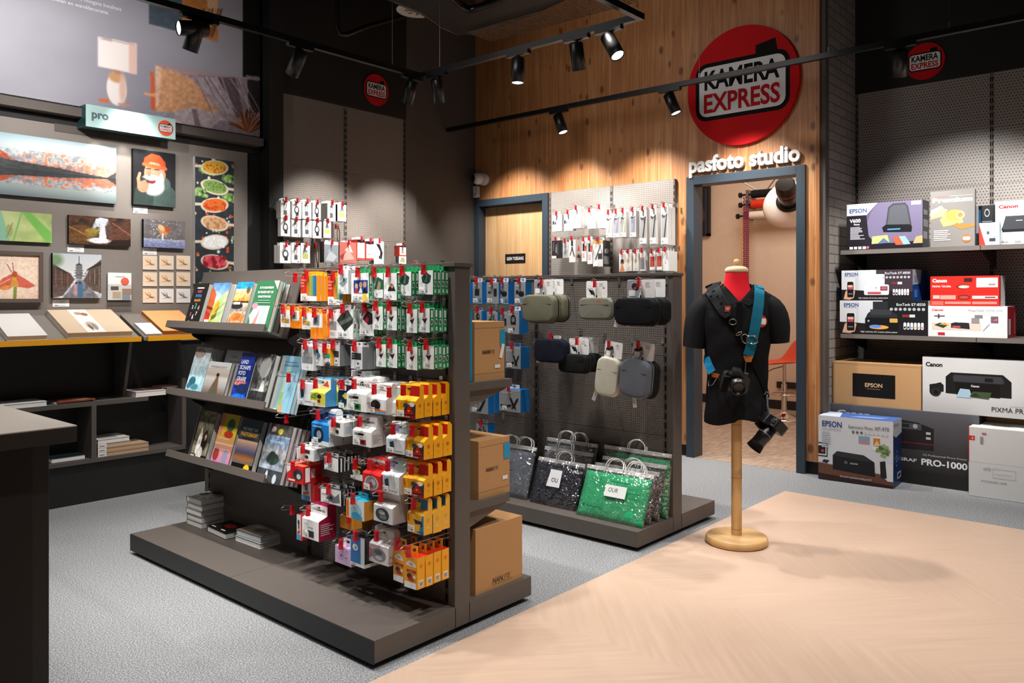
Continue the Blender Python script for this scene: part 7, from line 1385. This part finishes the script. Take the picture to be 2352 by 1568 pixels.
def tors(px, py, lift=.004):                               # point on the shirt front under pixel-like offsets (x right, z up)
    x, z = px, py; rx = np.interp(z, [t_[0] for t_ in TOR], [t_[1] for t_ in TOR]); ry = np.interp(z, [t_[0] for t_ in TOR], [t_[2] for t_ in TOR]); k = min(.995, abs(x) / rx)
    return (x, -ry * (1 - k ** 2.5) ** (1 / 2.5) - lift, z)
def mloc(x, y): return ((x - 1692) / 451., CAMZ - (y - 683) / 451. - .003)
def chain(lst, lift=.006, n=5):
    out = []; L_ = [mloc(*q) for q in lst]
    for (x0, z0), (x1, z1) in zip(L_, L_[1:]):
        for k in range(n): t_ = k / n; out.append(tors(x0 + (x1 - x0) * t_, z0 + (z1 - z0) * t_, lift))
    out.append(tors(*L_[-1], lift)); return out
def mw(p): return md.matrix_basis @ Vector(p)
# black padded sling strap
st1 = thing('camera_strap', 'black padded camera strap slung over the left of the mannequin', 'camera strap', MPOS, MRZ)
P1 = [(-.112, .035, 1.305), (-.114, .0, 1.312), (-.116, -.04, 1.305), (-.117, -.075, 1.285)] + chain([(1638, 662), (1650, 684), (1662, 704), (1674, 726)], .010)
m = MB(); ribbon(m, P1, .062, .008, '1f2023', 'matte', wv=[.078] * 4 + list(np.linspace(.08, .062, 13)) + [.056, .045, .03], nv=[(-.3, .3, .9), (-.3, -.0, .95), (-.3, -.35, .9), (-.25, -.75, .6)]); m.build('shoulder_pad', st1, bevel=.002)
m = MB()
for x, y in ((1643, 670), (1652, 681), (1660, 696)): p = tors(*mloc(x, y), .0195); m.lathe([(.008, 0), (.0085, .002), (.0055, .0022)], '0a0a0b', 'matte', 16, p, axis='y')
m.build('vent_holes', st1)
m = MB(); p = tors(*mloc(1673, 708), .021); m.box(p[0] - .014, p[1] - .002, p[2] - .014, p[0] + .014, p[1], p[2] + .014, 'b8483c', 'plastic'); m.front(p[0] - .014, p[2] - .014, p[0] + .014, p[2] + .014, p[1] - .002, [('r', .2, .55, .8, .65, 'ead8d4'), ('r', .2, .35, .7, .43, 'ead8d4')]); m.build('red_label', st1)
m = MB(); P2 = chain([(1676, 730), (1690, 748), (1702, 772), (1716, 792), (1724, 815), (1740, 850), (1752, 880), (1760, 910)], .006); ribbon(m, P2, .026, .003, '131315'); m.build('webbing', st1)
def ring_(m, c, rx, rz, r=.0028, tilt=0., col='c9c6c2'): m.tube([(c[0] + math.cos(a) * rx * math.cos(tilt) - math.sin(a) * rz * math.sin(tilt), c[1], c[2] + math.cos(a) * rx * math.sin(tilt) + math.sin(a) * rz * math.cos(tilt)) for a in np.linspace(0, 2 * PI, 18)[:-1]], r, col, 'chrome', 6, closed=True)
m = MB(); ring_(m, tors(*mloc(1684, 737), .015), .017, .014); m.build('d_ring', st1)
m = MB(); ring_(m, tors(*mloc(1697, 763), .014), .016, .006, .002, .5); m.build('slider', st1)
m = MB(); c_ = tors(*mloc(1711, 774), .014); ring_(m, c_, .017, .024, .0045, .35, 'd2cfca'); m.build('adjusting_buckle', st1)
# blue strap
st2 = thing('camera_strap', 'teal blue camera strap crossing the chest with leather ends', 'camera strap', MPOS, MRZ)
P3 = [(.10, .05, 1.30), (.105, .0, 1.306), (.108, -.06, 1.294)] + chain([(1741, 664), (1740, 690), (1736, 720), (1730, 756), (1723, 790), (1717, 812)], .018)
m = MB(); ribbon(m, P3, .05, .003, '1c6a84', nv=[(.2, .5, .85), (.25, 0, .95), (.25, -.6, .75)]); m.build('webbing', st2)
m = MB(); c_ = tors(*mloc(1725, 776), .026); ring_(m, c_, .027, .02, .0032, -.15); m.build('metal_slider', st2)
m = MB(); c_ = tors(*mloc(1717, 818), .02); m.prism([(-.024, .012), (-.013, -.018), (.013, -.018), (.024, .012)], .006, 'b0632c', 'matte', axis='y'); o = m.build('leather_end', st2); o.location = c_
P4 = [(-.150, -.03, .965), (-.146, -.065, .935), (-.132, -.092, .90), (-.118, -.108, .872)]
m = MB(); ribbon(m, P4, .044, .003, '1f7fae'); m.build('webbing', st2)
m = MB(); c_ = tors(*mloc(1646, 858), .012); m.prism([(-.02, .014), (-.018, -.01), (.012, -.016), (.02, .004)], .006, 'b0632c', 'matte', axis='y'); o = m.build('leather_end', st2); o.location = c_
m = MB(); c1 = tors(*mloc(1712, 826), .02); c2 = tors(*mloc(1709, 858), .05); m.tube([c1, c2], .0022, '9a9894', 'metal', 6); c3 = tors(*mloc(1652, 864), .014); c4 = tors(*mloc(1668, 884), .05); m.tube([c3, c4], .004, '141416', 'cloth', 6); m.build('connector_cord', st2)
m = MB(); m.tube([tors(*mloc(1648, 866), .012), tors(*mloc(1640, 880), .014), tors(*mloc(1630, 884), .014), tors(*mloc(1630, 872), .012)], .002, 'b4b1ad', 'metal', 6); m.build('security_tether', st2)
def camera_body(label, loc, eul, lens_L, lens_R, hood=False):
    t = thing('camera', label, 'camera', loc); t.rotation_euler = eul
    m = MB(); m.prism([(-.062, -.045), (.062, -.045), (.066, -.03), (.064, .03), (.05, .042), (-.045, .042), (-.062, .032)], .05, '151517', 'plastic', axis='y', o=-.025); m.build('camera_housing', t, bevel=.006, seg=3)
    m = MB(); m.prism([(-.03, .038), (.03, .038), (.02, .066), (-.02, .066)], .05, '18181a', 'plastic', axis='y', o=-.03); m.build('viewfinder_hump', t, bevel=.005)
    m = MB(); m.prism([(-.068, -.045), (-.034, -.045), (-.034, .036), (-.064, .032)], .035, '0e0e0f', 'cloth', axis='y', o=-.05); m.build('hand_grip', t, bevel=.008, seg=3)
    m = MB(); R = lens_R; m.lathe([(R * .95, .0), (R, .006), (R, lens_L * .3), (R * 1.06, lens_L * .33), (R * 1.06, lens_L * .62), (R, lens_L * .65), (R * 1.02, lens_L * .98), (R * .9, lens_L), (R * .84, lens_L - .006), (R * .5, lens_L - .014), (.001, lens_L - .012)], '101012', 'plastic', 32, (.008, -.025, -.002), axis='y'); ln = m.build('lens', t)
    m = MB(); m.lathe([(R * 1.07, lens_L * .4), (R * 1.07, lens_L * .42)], '9a9894', 'matte', 32, (.008, -.025, -.002), cap=False, axis='y'); m.build('scale_ring', ln)
    if hood: m = MB(); m.lathe([(R * 1.02, lens_L), (R * 1.15, lens_L + .03), (R * 1.1, lens_L + .03), (R * .98, lens_L)], '0b0b0c', 'matte', 32, (.008, -.025, -.002), cap=False, axis='y'); m.build('lens_hood', ln)
    m = MB(); m.lathe([(.012, .042), (.012, .052), (.010, .053)], '2a2a2c', 'plastic', 16, (.046, 0, 0)).lathe([(.009, .042), (.009, .049), (.007, .05)], '3a3a3c', 'metal', 16, (-.05, -.02, 0)); m.build('top_dials', t); return t
def cam_eul(d_, roll):
    q_ = (Matrix.Rotation(MRZ, 3, 'Z') @ Vector(d_)).to_track_quat('-Y', 'Z'); return (q_.to_matrix() @ Matrix.Rotation(roll, 3, 'Y')).to_euler()
p = tors(*mloc(1688, 868), .055); camera_body('black camera hanging in front of the mannequin belly, lens forward', mw(p), cam_eul((.14, -.95, -.28), .18), .06, .036)
x, z = mloc(1768, 962); camera_body('black camera with long lens dangling at the right hip of the mannequin', mw((x, -.1, z)), cam_eul((-.6, -.3, -.72), .25), .10, .034, True)
m = MB(); x1, z1 = mloc(1757, 905); m.tube([(x1, -.07, z1 + .01), (x1 + .002, -.09, z1 - .04), (x1 + .008, -.1, z1 - .075)], .006, 'b9b6b2', 'metal', 8); m.tube([(x1 - .014, -.075, z1 + .012), (x1, -.072, z1 + .028), (x1 + .014, -.075, z1 + .012)], .003, 'c9c6c2', 'chrome', 6); m.build('steel_swivel', st1)
# ================================================================== printer shelving at the right
ZU, ZM, XS = 1.585, .992, 5.83
YL = atx(1931, 574, XS).y; YJ = atx(2252, 570, XS).y
t = thing('metal_shelving', 'grey metal wall shelving holding the printer boxes', 'shelf unit', (6.1, 1.2, 0)); M = Matrix.Translation((-6.1, -1.2, 0))
for z, yj in ((ZU, YJ), (ZM, atx(2243, 772, XS).y)):
    for a, b in ((yj + .002, YL), (-1.0, yj - .002)):
        m = MB(M); m.box(XS, a, z - .012, PX_ - .02, b, z, '888888', 'lam'); m.box(XS - .004, a, z - .03, XS + .012, b, z, '6b6560', 'laminate'); m.build('shelf_board', t)
    for yy in (YL - .02, yj): MB(M).prism([(PX_ - .02, z - .14), (PX_ - .02, z - .012), (XS + .05, z - .012), (XS + .05, z - .04)], .004, '2a2725', 'laminate', axis='y', o=yy).build('shelf_bracket', t)
MB(M).box(5.80, -1.0, 0, PX_ - .02, 1.99, .086, '888888', 'lam_black').build('plinth', t)
def pbox(label, xl, xr, yt, yb, X, dep, front, body, side=None, top=None, z0=None, name='printer_box', sart=(), cat='printer box', rz=RX, group=None):
    yc, w, zt, zb = place_rect(xl, xr, yt, yb, X); zb = z0 if z0 is not None else zb; h = zt - zb
    r = thing(name, label, cat, (X, yc, zb), rz, group); p = MB().box(-w / 2, 0, 0, w / 2, dep, h, body, 'print', {3: side or body, 5: side or body, 1: top or body}); p.front(-w / 2, 0, w / 2, h, -.0004, front)
    if sart: p.art((w / 2 + .0004, 0, 0), (0, dep, 0), (0, 0, h), sart)
    p.build('carton', r, bevel=.002); return r, w, h
def eps(x, y, h, c='1c3f8c', w=None): return ('t', x, y, h, 'EPSON', c, dict(b=.02, **({'w': w} if w else {})))
BOT = lambda x0, y0, dx, h, cs: [q for i, c in enumerate(cs) for q in (('rr', x0 + dx * i, y0, x0 + dx * i + dx * .75, y0 + h, 'e6e8ea', .03), ('r', x0 + dx * i + dx * .1, y0 + h * .15, x0 + dx * i + dx * .65, y0 + h * .45, c), ('r', x0 + dx * i + dx * .2, y0 + h, x0 + dx * i + dx * .55, y0 + h * 1.12, '30343a'))]
PHN = [('p', [(.03, .04), (.06, .3), (.13, .42), (.2, .3), (.18, .08), (.12, .02)], 'd9a98c'), ('rr', .085, .1, .175, .62, '16161a', .04), ('r', .095, .36, .165, .52, 'b8505a'), ('r', .095, .44, .165, .5, 'e8c0a8'), ('r', .1, .2, .16, .23, '8a8a90')]
et = lambda prn, name, dark: [('r', 0, 0, 1, 1, 'd5d8db'), ('p', [(.32, 1), (1, 1), (1, 0), (.4, 0)], dark), ('p', [(0, 0), (1, 0), (1, .28), (0, .36)], '1b191c'), ('p', [(.2, 1), (.5, 1), (.5, .3), (.2, .34)], 'c3c7cc')] + PHN + prn + [eps(.05, .82, .1), ('r', .05, .79, .2, .8, '8a94a8')] + [('t', .97, .85, .075, name, 'eceef0', {'al': 'r'})] + [('e', .6 + .05 * i, .75, .018, None, 'a9adb2') for i in range(8)] + [('r', .72, .52, .8, .6, '7a2a30'), ('r', .8, .52, .86, .6, 'c9cccf'), ('t', .25, .06, .045, 'High creativity, A4, 5-colour photo printer', 'e4e4e6', {'w': .42})]
w85 = [('rr', .37, .5, .62, .86, 'e9e9ea', .05), ('rr', .33, .18, .68, .52, 'e2e2e4', .05), ('r', .56, .32, .66, .46, '2a2a2e'), ('r', .57, .35, .65, .44, 'c05060'), ('r', .38, .2, .57, .28, 'b04550'), ('e', .5, .41, .01, None, 'd04050')]
b85 = [('p', [(.39, .97), (.56, .97), (.56, .74), (.66, .6), (.68, .45), (.3, .45), (.33, .62), (.39, .74)], '26282c'), ('r', .36, .58, .6, .74, '34373b'), ('rr', .3, .14, .68, .5, '0f1012', .04), ('e', .46, .22, .11, .06, 'e9a040'), ('e', .42, .24, .07, .05, '5a8ad0'), ('rr', .58, .36, .67, .48, 'c9a050', .03), ('e', .34, .4, .012, None, 'a0a4a8')]
V6 = [('r', 0, 0, 1, 1, '5c556f'), ('p', [(.42, 1), (.33, .8), (.27, .55), (.3, .3), (.38, .14), (1, .14), (1, 1)], '6f6884'), ('p', [(0, .75), (.27, .75), (.33, .85), (.42, 1), (0, 1)], 'd4d6d9'), ('p', [(0, 0), (1, 0), (1, .16), (.4, .1), (.3, .3), (.27, .75), (0, .75)], '1d1a22'), ('p', [(.27, .2), (.9, .05), (1, .1), (1, 0), (0, 0), (0, .2)], '1b1820'),
      ('p', [(.52, .42), (.56, .88), (.62, .96), (.78, .96), (.82, .88), (.87, .42)], '3f4147'), ('p', [(.55, .5), (.58, .86), (.63, .92), (.78, .92), (.8, .86), (.84, .5)], '53565c'), ('p', [(.48, .46), (.5, .36), (.86, .34), (.87, .44), (.84, .5), (.53, .52)], '15161a'), ('r', .55, .4, .72, .43, '4a88a8'), ('p', [(.34, .12), (.35, .28), (.55, .3), (.58, .13)], 'a9b878'), ('p', [(.42, .12), (.5, .24), (.58, .13)], '5a6a8a'), ('p', [(.66, .08), (.62, .24), (.7, .26), (.76, .08)], 'c0583a'), ('p', [(.76, .08), (.7, .26), (.78, .26), (.85, .09)], '8ab0c8'), ('p', [(.88, .1), (.92, .24), (1, .26), (1, .1)], 'b0a070'),
      eps(.04, .81, .085), ('t', .04, .6, .075, 'V600', 'f0f0f2', {'b': .03}), ('t', .1, .54, .035, 'Photo', 'e4e4e8', {'b': .03})] + lines(.05, .22, .25, .5, 11, 'c9c9d2', 3, .5) + [('r', .04 + .06 * i, .02, .085 + .06 * i, .075, 'd6d6da') for i in range(4)] + [('e', .29, .05, .02, None, 'c05a7a'), ('r', .86, .9, .98, .98, 'e9e9ec')]
pbox('dark purple flatbed scanner box on the top shelf', 1945, 2119, 464, 567, 5.86, .17, V6, '5c556f', '4a4a4e', '8a86a0', ZU, sart=[('r', .1, .2, .7, .35, 'c9c9cc'), ('r', .1, .45, .8, .6, 'bcbcc0'), ('r', .1, .7, .7, .8, 'bcbcc0')])
PR = [('r', 0, 0, 1, 1, '7f7c79'), ('t', .5, .8, .075, 'Premium', 'f2f0ee', {'al': 'c', 'w': .9, 'b': .05}), ('r', .12, .89, .42, .9, 'd06050'), ('r', .46, .9, .95, .905, 'd9d6d2'), ('p', [(.0, .6), (.2, .72), (.4, .66), (.3, .55), (.0, .5)], 'cfae84'), ('p', [(.0, .66), (.25, .74), (.3, .7), (.0, .56)], 'e8d2b4'), ('p', [(.22, .48), (.3, .36), (.75, .42), (.7, .56), (.35, .62)], 'e0b070'), ('e', .55, .56, .2, .1, 'd89a50'), ('e', .68, .56, .1, None, 'e8c48a'), ('e', .68, .56, .06, None, 'c08040'), ('p', [(.5, .38), (.7, .3), (1, .34), (1, .4), (.75, .38), (.6, .42)], 'b87a3c')] + lines(.08, .1, .6, .3, 6, 'b8b5b2', 4, .6) + [('e', .82, .14, .1, None, 'd86a32'), ('rr', .74, .11, .9, .17, 'ece6e0', .02)]
pbox('grey Premium photo print package standing on the top shelf', 2137, 2239, 437, 561, 5.87, .04, PR, '7f7c79', '6a6866', '9a9896', ZU, name='photo_package', cat='packaging')
pbox('dark narrow box standing behind the pale blue pack', 2240, 2284, 472, 560, 6.0, .1, [('r', 0, 0, 1, 1, '1d2024'), ('r', 0, 0, .18, 1, 'b9bcc0'), ('r', .18, .1, .3, .9, '2a6a94'), ('e', .62, .82, .14, .1, '9a9ea2'), ('e', .62, .82, .1, .07, '1d2024'), ('e', .62, .38, .12, .1, '8a8e92'), ('e', .62, .38, .09, .07, '1d2024'), ('r', .35, .6, .9, .62, '7a7e82')], '1d2024', z0=ZU, name='accessory_box', cat='box')
pbox('pale blue pack with red corner on the top shelf', 2249, 2296, 511, 559, 5.90, .04, [('r', 0, 0, 1, 1, 'a9c8cc'), ('p', [(0, 0), (.32, 0), (0, .95)], 'd2382e'), ('r', .5, .18, .8, .32, '3a4048'), ('r', .38, .5, .5, .62, '4a5058'), ('r', .65, .4, .85, .5, 'd8dadc')], 'a9c8cc', z0=ZU, name='accessory_box', cat='box')
CAN = lambda x, y, h, c, w=None: ('t', x, y, h, 'Canon', c, dict(b=.045, **({'w': w} if w else {})))
pbox('white flatbed scanner box with red lettering at the right edge', 2286, 2440, 458, 553, 5.95, .2, [CAN(.05, .84, .075, 'c8202c', .3), ('r', .05, .68, .8, .7, 'b9bcc0'), ('p', [(.1, .36), (.16, .66), (.72, .66), (.7, .36)], '3a3d42'), ('p', [(.1, .36), (.12, .3), (.7, .3), (.7, .36)], '1a1b1e'), ('r', .32, .54, .42, .56, 'a8aaac'), ('r', .1, .06, .2, .1, '9a9a9a'), ('r', .3, .06, .4, .1, '9a9a9a'), ('r', .5, .06, .6, .1, '9a9a9a')], 'e6e6e7', 'd8d8da', z0=ZU)
pbox('black and white printer box with tall printer, lower of its stack', 1929, 2132, 690, 766, XS + .015, .38, et(b85, 'EcoTank ET-8550', '15171a') + BOT(.735, .17, .038, .2, ['222428', '3a3a3e', '6ab0d0', 'd8c860', 'c8a0b0', '9a9aa0']), '2a2b30', 'c9ccd2', '3a3b40', ZM)
r_, w_, h_ = pbox('black and white printer box with white printer, upper of its stack', 1933, 2096, 617, 687, XS + .02, .38, et(w85, 'EcoTank ET-8500', '3a2f38') + BOT(.735, .17, .038, .2, ['222428', '3a3a3e', 'd8dadc', 'd8d4c8', 'c8a0b0', 'c09090']), '2a2b30', '1c4da0', 'd0d4dc', None, sart=[('p', [(0, 1), (.6, 1), (.5, .55), (0, .5)], 'c9d0dc'), ('r', .1, .1, .3, .35, '5a86c8'), ('r', .1, .6, .3, .8, '9aa4b8')])
z85 = atx(2030, 690, XS + .015).z; r_.location.z = z85 + .001
REDC = [('r', 0, 0, 1, 1, 'd8261e'), ('r', 0, .46, 1, .47, 'b01c18'), CAN(.03, .8, .11, 'f4ecea', .22), ('t', .03, .63, .06, 'PIXMA TS5350a', 'f4dcd8', {'w': .28, 'b': .02}), ('r', .5, .8, .62, .93, '3a1a1a'), ('r', .68, .62, .98, .93, 'ece6e4'), ('r', .85, .68, .95, .74, '8a8a8a'), ('e', .48, .65, .1, .08, '8a2a24'), ('e', .5, .64, .08, .05, 'd9bcb4'), ('e', .5, .3, .09, .08, '7a201c'), ('e', .5, .29, .07, .05, 'a84a40'), ('r', .62, .24, .98, .34, 'f0e4e2'), ('r', .8, .27, .95, .31, '6a2a28'), ('r', .04, .24, .14, .36, 'e8b8b0'), ('r', .15, .22, .38, .36, 'e89a90'), ('r', .02, .03, .2, .16, 'e06a60'), ('r', .22, .06, .6, .15, 'e8847a'), ('r', .62, .06, .97, .15, 'e8847a')]
r_, w_, h_ = pbox('bright red printer box on top of a white one', 2137, 2295, 632, 701, XS + .02, .2, REDC, 'd8261e', 'd9d8d6', 'e2443a', None, sart=[('r', .3, .1, .9, .9, 'e6e6e4'), ('r', .0, .0, .2, 1, 'c82a24')])
WM = [('r', 0, 0, 1, 1, 'e2e1e0'), CAN(.05, .84, .07, 'c8202c', .15), ('t', .52, .83, .06, 'MegaTank', '3a3a3c', {'w': .2}), ('t', .74, .83, .06, 'PIXMA G550', '8a8a8c', {'w': .2}), ('r', .05, .22, .68, .74, 'd2c6b8'), ('r', .05, .45, .68, .74, 'd6d7d8'), ('p', [(.08, .38), (.16, .46), (.25, .36), (.2, .28)], '2a3a3a'), ('p', [(.14, .4), (.22, .46), (.28, .36)], 'c89a3a'), ('p', [(.3, .3), (.3, .44), (.36, .48), (.53, .46), (.54, .26)], '26272a'), ('r', .32, .3, .42, .36, 'b8505a'), ('r', .38, .47, .5, .66, 'e4e4e4'), ('r', .56, .45, .66, .62, '8a8684'), ('r', .6, .62, .7, .72, '7a7876'), ('r', .13, .6, .15, .74, '3a3c40'), ('r', .08, .66, .22, .69, '3a3c40'), ('r', .8, .48, .89, .68, '6a5a60'), ('p', [(.82, .54), (.87, .62), (.88, .54)], 'd05a8a'), ('r', .13, .06, .22, .14, 'c8202c'), ('p', [(.7, .22), (.78, .44), (.79, .44), (.71, .22)], '9a9a9a')]
pbox('white printer box with office picture under the red box', 2132, 2314, 703, 773, XS + .012, .3, WM, 'e2e1e0', 'a81c2c', 'e2e1e0', ZM, sart=[('r', .1, .1, .35, .6, 'd8d8d8'), ('r', .7, .1, .9, .8, 'c85058')])
z55 = atx(2220, 703, XS + .012).z; r_.location.z = z55 + .001
# floor level
PRO = [('r', 0, 0, 1, 1, '4a4748'), ('g', 0, 0, 1, 1, Cv(14, 8, '504d4e').g('2a2728', '5a5b62', 0, 1)), CAN(.055, .8, .1, 'd3d6da', .24), ('p', [(.2, .34), (.2, .82), (.5, .83), (.62, .8), (.72, .72), (.72, .36)], '1c1a1c'), ('p', [(.2, .7), (.2, .8), (.64, .78), (.64, .68)], '45464c'), ('r', .48, .71, .56, .77, '1a1c20'), ('e', .6, .74, .016, None, '9a9ea6'), ('r', .2, .455, .72, .465, '8a2434'), ('r', .67, .62, .7, .66, 'b0b4b8'), ('r', .67, .54, .7, .58, 'b0b4b8'), ('t', .61, .15, .05, 'imagePROGRAF', 'd4d6d8', {'al': 'r', 'b': .03, 'w': .34}), ('t', .64, .12, .1, 'PRO-1000', 'e8eaec', {'b': .03, 'w': .29}), ('t', .93, .27, .03, 'A2 Professional Photo Printer', 'c4c6c8', {'al': 'r', 'w': .28}), ('r', 0, 0, 1, .035, '2a2728')]
yP0 = atx(1906, 931, 5.81).y; pr_, _, _ = pbox('large dark grey printer box standing on the shelf plinth', 1906, 2249, 945, 1100, 5.81, .45, PRO, '3a3839', '2c2a2b', '5a5b62', .087, sart=[('r', 0, 0, .3, 1, '26272a')])
pr_h = .405; zt_ = .087 + pr_h
for ch in pr_.children: ch.scale.z = pr_h / (atx(2077, 945, 5.81).z - .087)
pbox('plain kraft box with black EPSON label on the dark box', 1913, 2116, 834, 941, 5.84, .36, [('r', .235, .2, .72, .74, '0c0b0b'), eps(.38, .44, .09, 'd8b48c'), ('r', .4, .39, .55, .4, 'a8845f'), ('r', 0, .0, .02, 1, 'a07a50'), ('r', 0, .96, 1, .965, '9a744c')], 'c09668', 'b08658', 'd0a678', zt_ + .001, name='shipping_box', cat='box')
PIX = [('r', 0, 0, 1, 1, 'd3d3d3'), ('g', 0, 0, 1, 1, Cv(14, 8, 'd3d3d3').g('b9b9ba', 'dcdcdc', 0, .5).g('d8d8d8', 'd2d2d2', .5, 1)), CAN(.025, .83, .075, '141414', .13), ('e', .1, .38, .045, None, '0f0f10'), ('p', [(.055, .36), (.055, .5), (.1, .52), (.14, .55), (.165, .5), (.165, .38)], '1a1a1c'), ('e', .105, .36, .036, None, '2c2c2e'), ('e', .105, .36, .02, None, '0a0a0b'), ('p', [(.18, .36), (.18, .66), (.22, .74), (.6, .74), (.66, .62), (.66, .34)], '17171a'), ('p', [(.235, .64), (.24, .7), (.59, .7), (.61, .62), (.6, .58), (.24, .58)], '3c3d42'), ('r', .47, .6, .53, .67, '121316'), ('p', [(.26, .35), (.25, .56), (.58, .56), (.58, .33)], '0b0b0c'), ('t', .4, .5, .035, 'Canon', 'd8d8d8', {'al': 'c', 'b': .04}), ('p', [(.26, .3), (.29, .46), (.36, .45), (.38, .3)], 'a8c8dc'), ('p', [(.36, .32), (.38, .42), (.52, .42), (.5, .3)], '3f5238'), ('p', [(.36, .32), (.4, .4), (.44, .34)], '26381f'), ('t', .52, .09, .085, 'PIXMA PRO-200', '1f1f20', {'w': .36}), ('r', .65, .2, .9, .205, '8a8a8a')]
pbox('light grey printer box with camera and printer picture', 2119, 2440, 826, 942, 5.82, .4, PIX, 'd6d6d6', 'c8c8c8', '5a5a5c', zt_ + .001)
# box leaning a little askew on the carpet
XPA = [('r', 0, 0, 1, 1, 'd6d9de'), ('p', [(0, 0), (1, 0), (1, .17), (0, .26)], '6a4434'), ('p', [(0, 0), (1, 0), (1, .04), (0, .1)], '2e1a18'), ('p', [(0, .255), (1, .165), (1, .18), (0, .27)], '8a5f4a'), ('p', [(.2, .18), (.2, .4), (.26, .47), (.62, .45), (.76, .36), (.77, .14)], '15161a'), ('p', [(.2, .4), (.26, .47), (.62, .45), (.74, .37), (.66, .36), (.28, .39)], '2b2d33'), ('e', .38, .31, .018, None, 'b8bcc4'), ('e', .38, .31, .013, None, '15161a')] + [('r', .44 + .027 * i, .29, .458 + .027 * i, .315, 'a8acb4') for i in range(4)] + [('r', .55, .62, .7, .74, '7fa4bc'), ('p', [(.55, .62), (.62, .7), (.7, .64), (.7, .62)], 'c08a90'), ('r', .74, .54, .84, .76, 'e9e9e6'), ('r', .745, .6, .835, .73, 'c8803a'), ('p', [(.745, .6), (.79, .7), (.835, .62)], 'd8c8a8'), ('r', 0, .36, .13, .58, '2a2a2c'), ('r', .0, .38, .115, .56, 'dcdcd8'), ('r', .0, .4, .1, .53, '1b1b1d'), ('e', .06, .45, .022, None, 'c04050'), ('p', [(.05, .28), (.08, .32), (.16, .31), (.12, .26)], '2a2c30'), ('r', .92, .3, 1, .1, 'e4e4e2'), ('r', .9, .12, 1, .36, 'e2e2e0'), ('p', [(.84, .14), (.83, .38), (.9, .4), (.92, .14)], '1d1f22')] + [('e', .88 + .1 * math.cos(i * 2.4) * (i % 5) / 5, .55 + .1 * math.sin(i * 2.4) * (i % 4) / 4, .03, .022, ['5f7d4a', '7a9a5a', '4a663a', '8fae70'][i % 4], i) for i in range(26)] + [('e', .48 + .055 * i, .79, .018, None, '5a5e66' if i < 3 else 'c4c8d0') for i in range(9)] + [eps(.055, .84, .085, '1c3a80', .27), ('r', .055, .795, .32, .805, 'a4acbc'), ('t', .42, .845, .048, 'Expression Photo', '3a4048', {'w': .32}), ('t', .76, .845, .058, 'XP-970', '3a4048', {'w': .19})] + lines(.05, .5, .18, .76, 8, 'bcc2ca', 5, .7) + [('t', .3, .075, .03, 'All-in-one for superb photo printing up to A3', 'e4dcd8', {'w': .42})]
a = Vector((5.529, 2.012, 0)); b = Vector((5.553, 1.536, 0)); w = (b - a).length; c = (a + b) / 2; h = .437; dp = .235
t = thing('printer_box', 'white printer box with black printer standing askew on the carpet', 'printer box', (c.x, c.y, .002), math.atan2(b.y - a.y, b.x - a.x))
CT = MB().box(-w / 2, 0, 0, w / 2, dp, h, 'd6d9de', 'print', {3: '14356e', 5: '14356e', 1: '3f62a8'})
m = CT; m.front(-w / 2, 0, w / 2, h, -.0004, XPA); m.art((w / 2 + .0004, 0, 0), (0, dp, 0), (0, 0, h), [('p', [(0, 1), (1, 1), (1, .78), (.3, .74), (0, .8)], 'd6d9de'), ('t', .1, .9, .05, 'EPSON', '2a3a6a', {'w': .5}), ('r', .45, .1, .9, .2, 'dfe2e6'), ('r', .52, .12, .84, .18, '3a4a6a')] + [('r', .3, .3 + .07 * i, .45, .33 + .07 * i, '6a86b8') for i in range(4)]); m.art((-w / 2, 0, h + .0004), (w, 0, 0), (0, dp, 0), [('p', [(0, 0), (.3, 0), (.2, 1), (0, 1)], 'c4cfe2'), ('p', [(.4, .2), (.8, .3), (.9, .6), (.5, .5)], '7f9ccc')]); m.build('carton', t, bevel=.003)
yc, w, z1, zs_ = place_rect(2225, 2440, 979, 1061, 5.69)
zs_ = atx(2227, 1058.5, 5.69).z; z1 = atx(2227, 979.5, 5.69).z
for nm, lab, z0, zt2, fr, extra in (('carton', 'lower plain white carton with upside down print', .002, zs_ - .001, [('t', .25, .86, .08, '3J30', '8a8a8c', {'flip': 1}), ('t', .42, .5, .055, 'BOX CERTIFICATE', '8a8a8c', {'flip': 1}), ('r', .27, .6, .52, .61, 'b4b4b6'), ('r', .27, .86, .52, .87, 'b4b4b6'), ('r', .27, .6, .274, .87, 'b4b4b6'), ('r', .516, .6, .52, .87, 'b4b4b6'), ('r', .3, .72, .48, .73, 'b4b4b6')], []), ('carton', 'upper plain white carton with red strip on its edge', zs_, z1, [('r', 0, .62, .07, .75, 'd22a2a'), ('t', .03, .64, .08, '4', 'f0e4e2'), ('r', 0, 0, .006, 1, 'd22a2a'), ('r', .13, .54, .165, .74, '8f8f92'), ('r', .15, .82, .2, .86, 'b06a6a')], [])):
    r = thing('white_carton', lab, 'box', (5.69, yc, z0), RX, None); m = MB().box(-w / 2, 0, 0, w / 2, .3, zt2 - z0, 'dddcdb', 'print', {5: 'c83030' if z0 > .1 else 'd2d1d0'})
    p = m; p.front(-w / 2, 0, w / 2, zt2 - z0, -.0004, fr)
    if z0 > .1: p.art((-w / 2, 0, zt2 - z0 + .0004), (w, 0, 0), (0, .3, 0), [('r', .12, .4, .45, .6, 'b8b6b4'), ('r', .2, .44, .42, .56, '6a5a58')])
    p.build('carton', r, bevel=.003)
pbox('kraft printer carton behind the white cartons', 2252, 2440, 958, 1050, 6.03, .3, [('r', 0, 0, 1, 1, 'bd9262'), ('t', .08, .72, .16, 'EPSON', '3a2c20', {'b': .03, 'w': .28})], 'bd9262', 'a8804f', 'cca475', .087, name='shipping_box', cat='box')
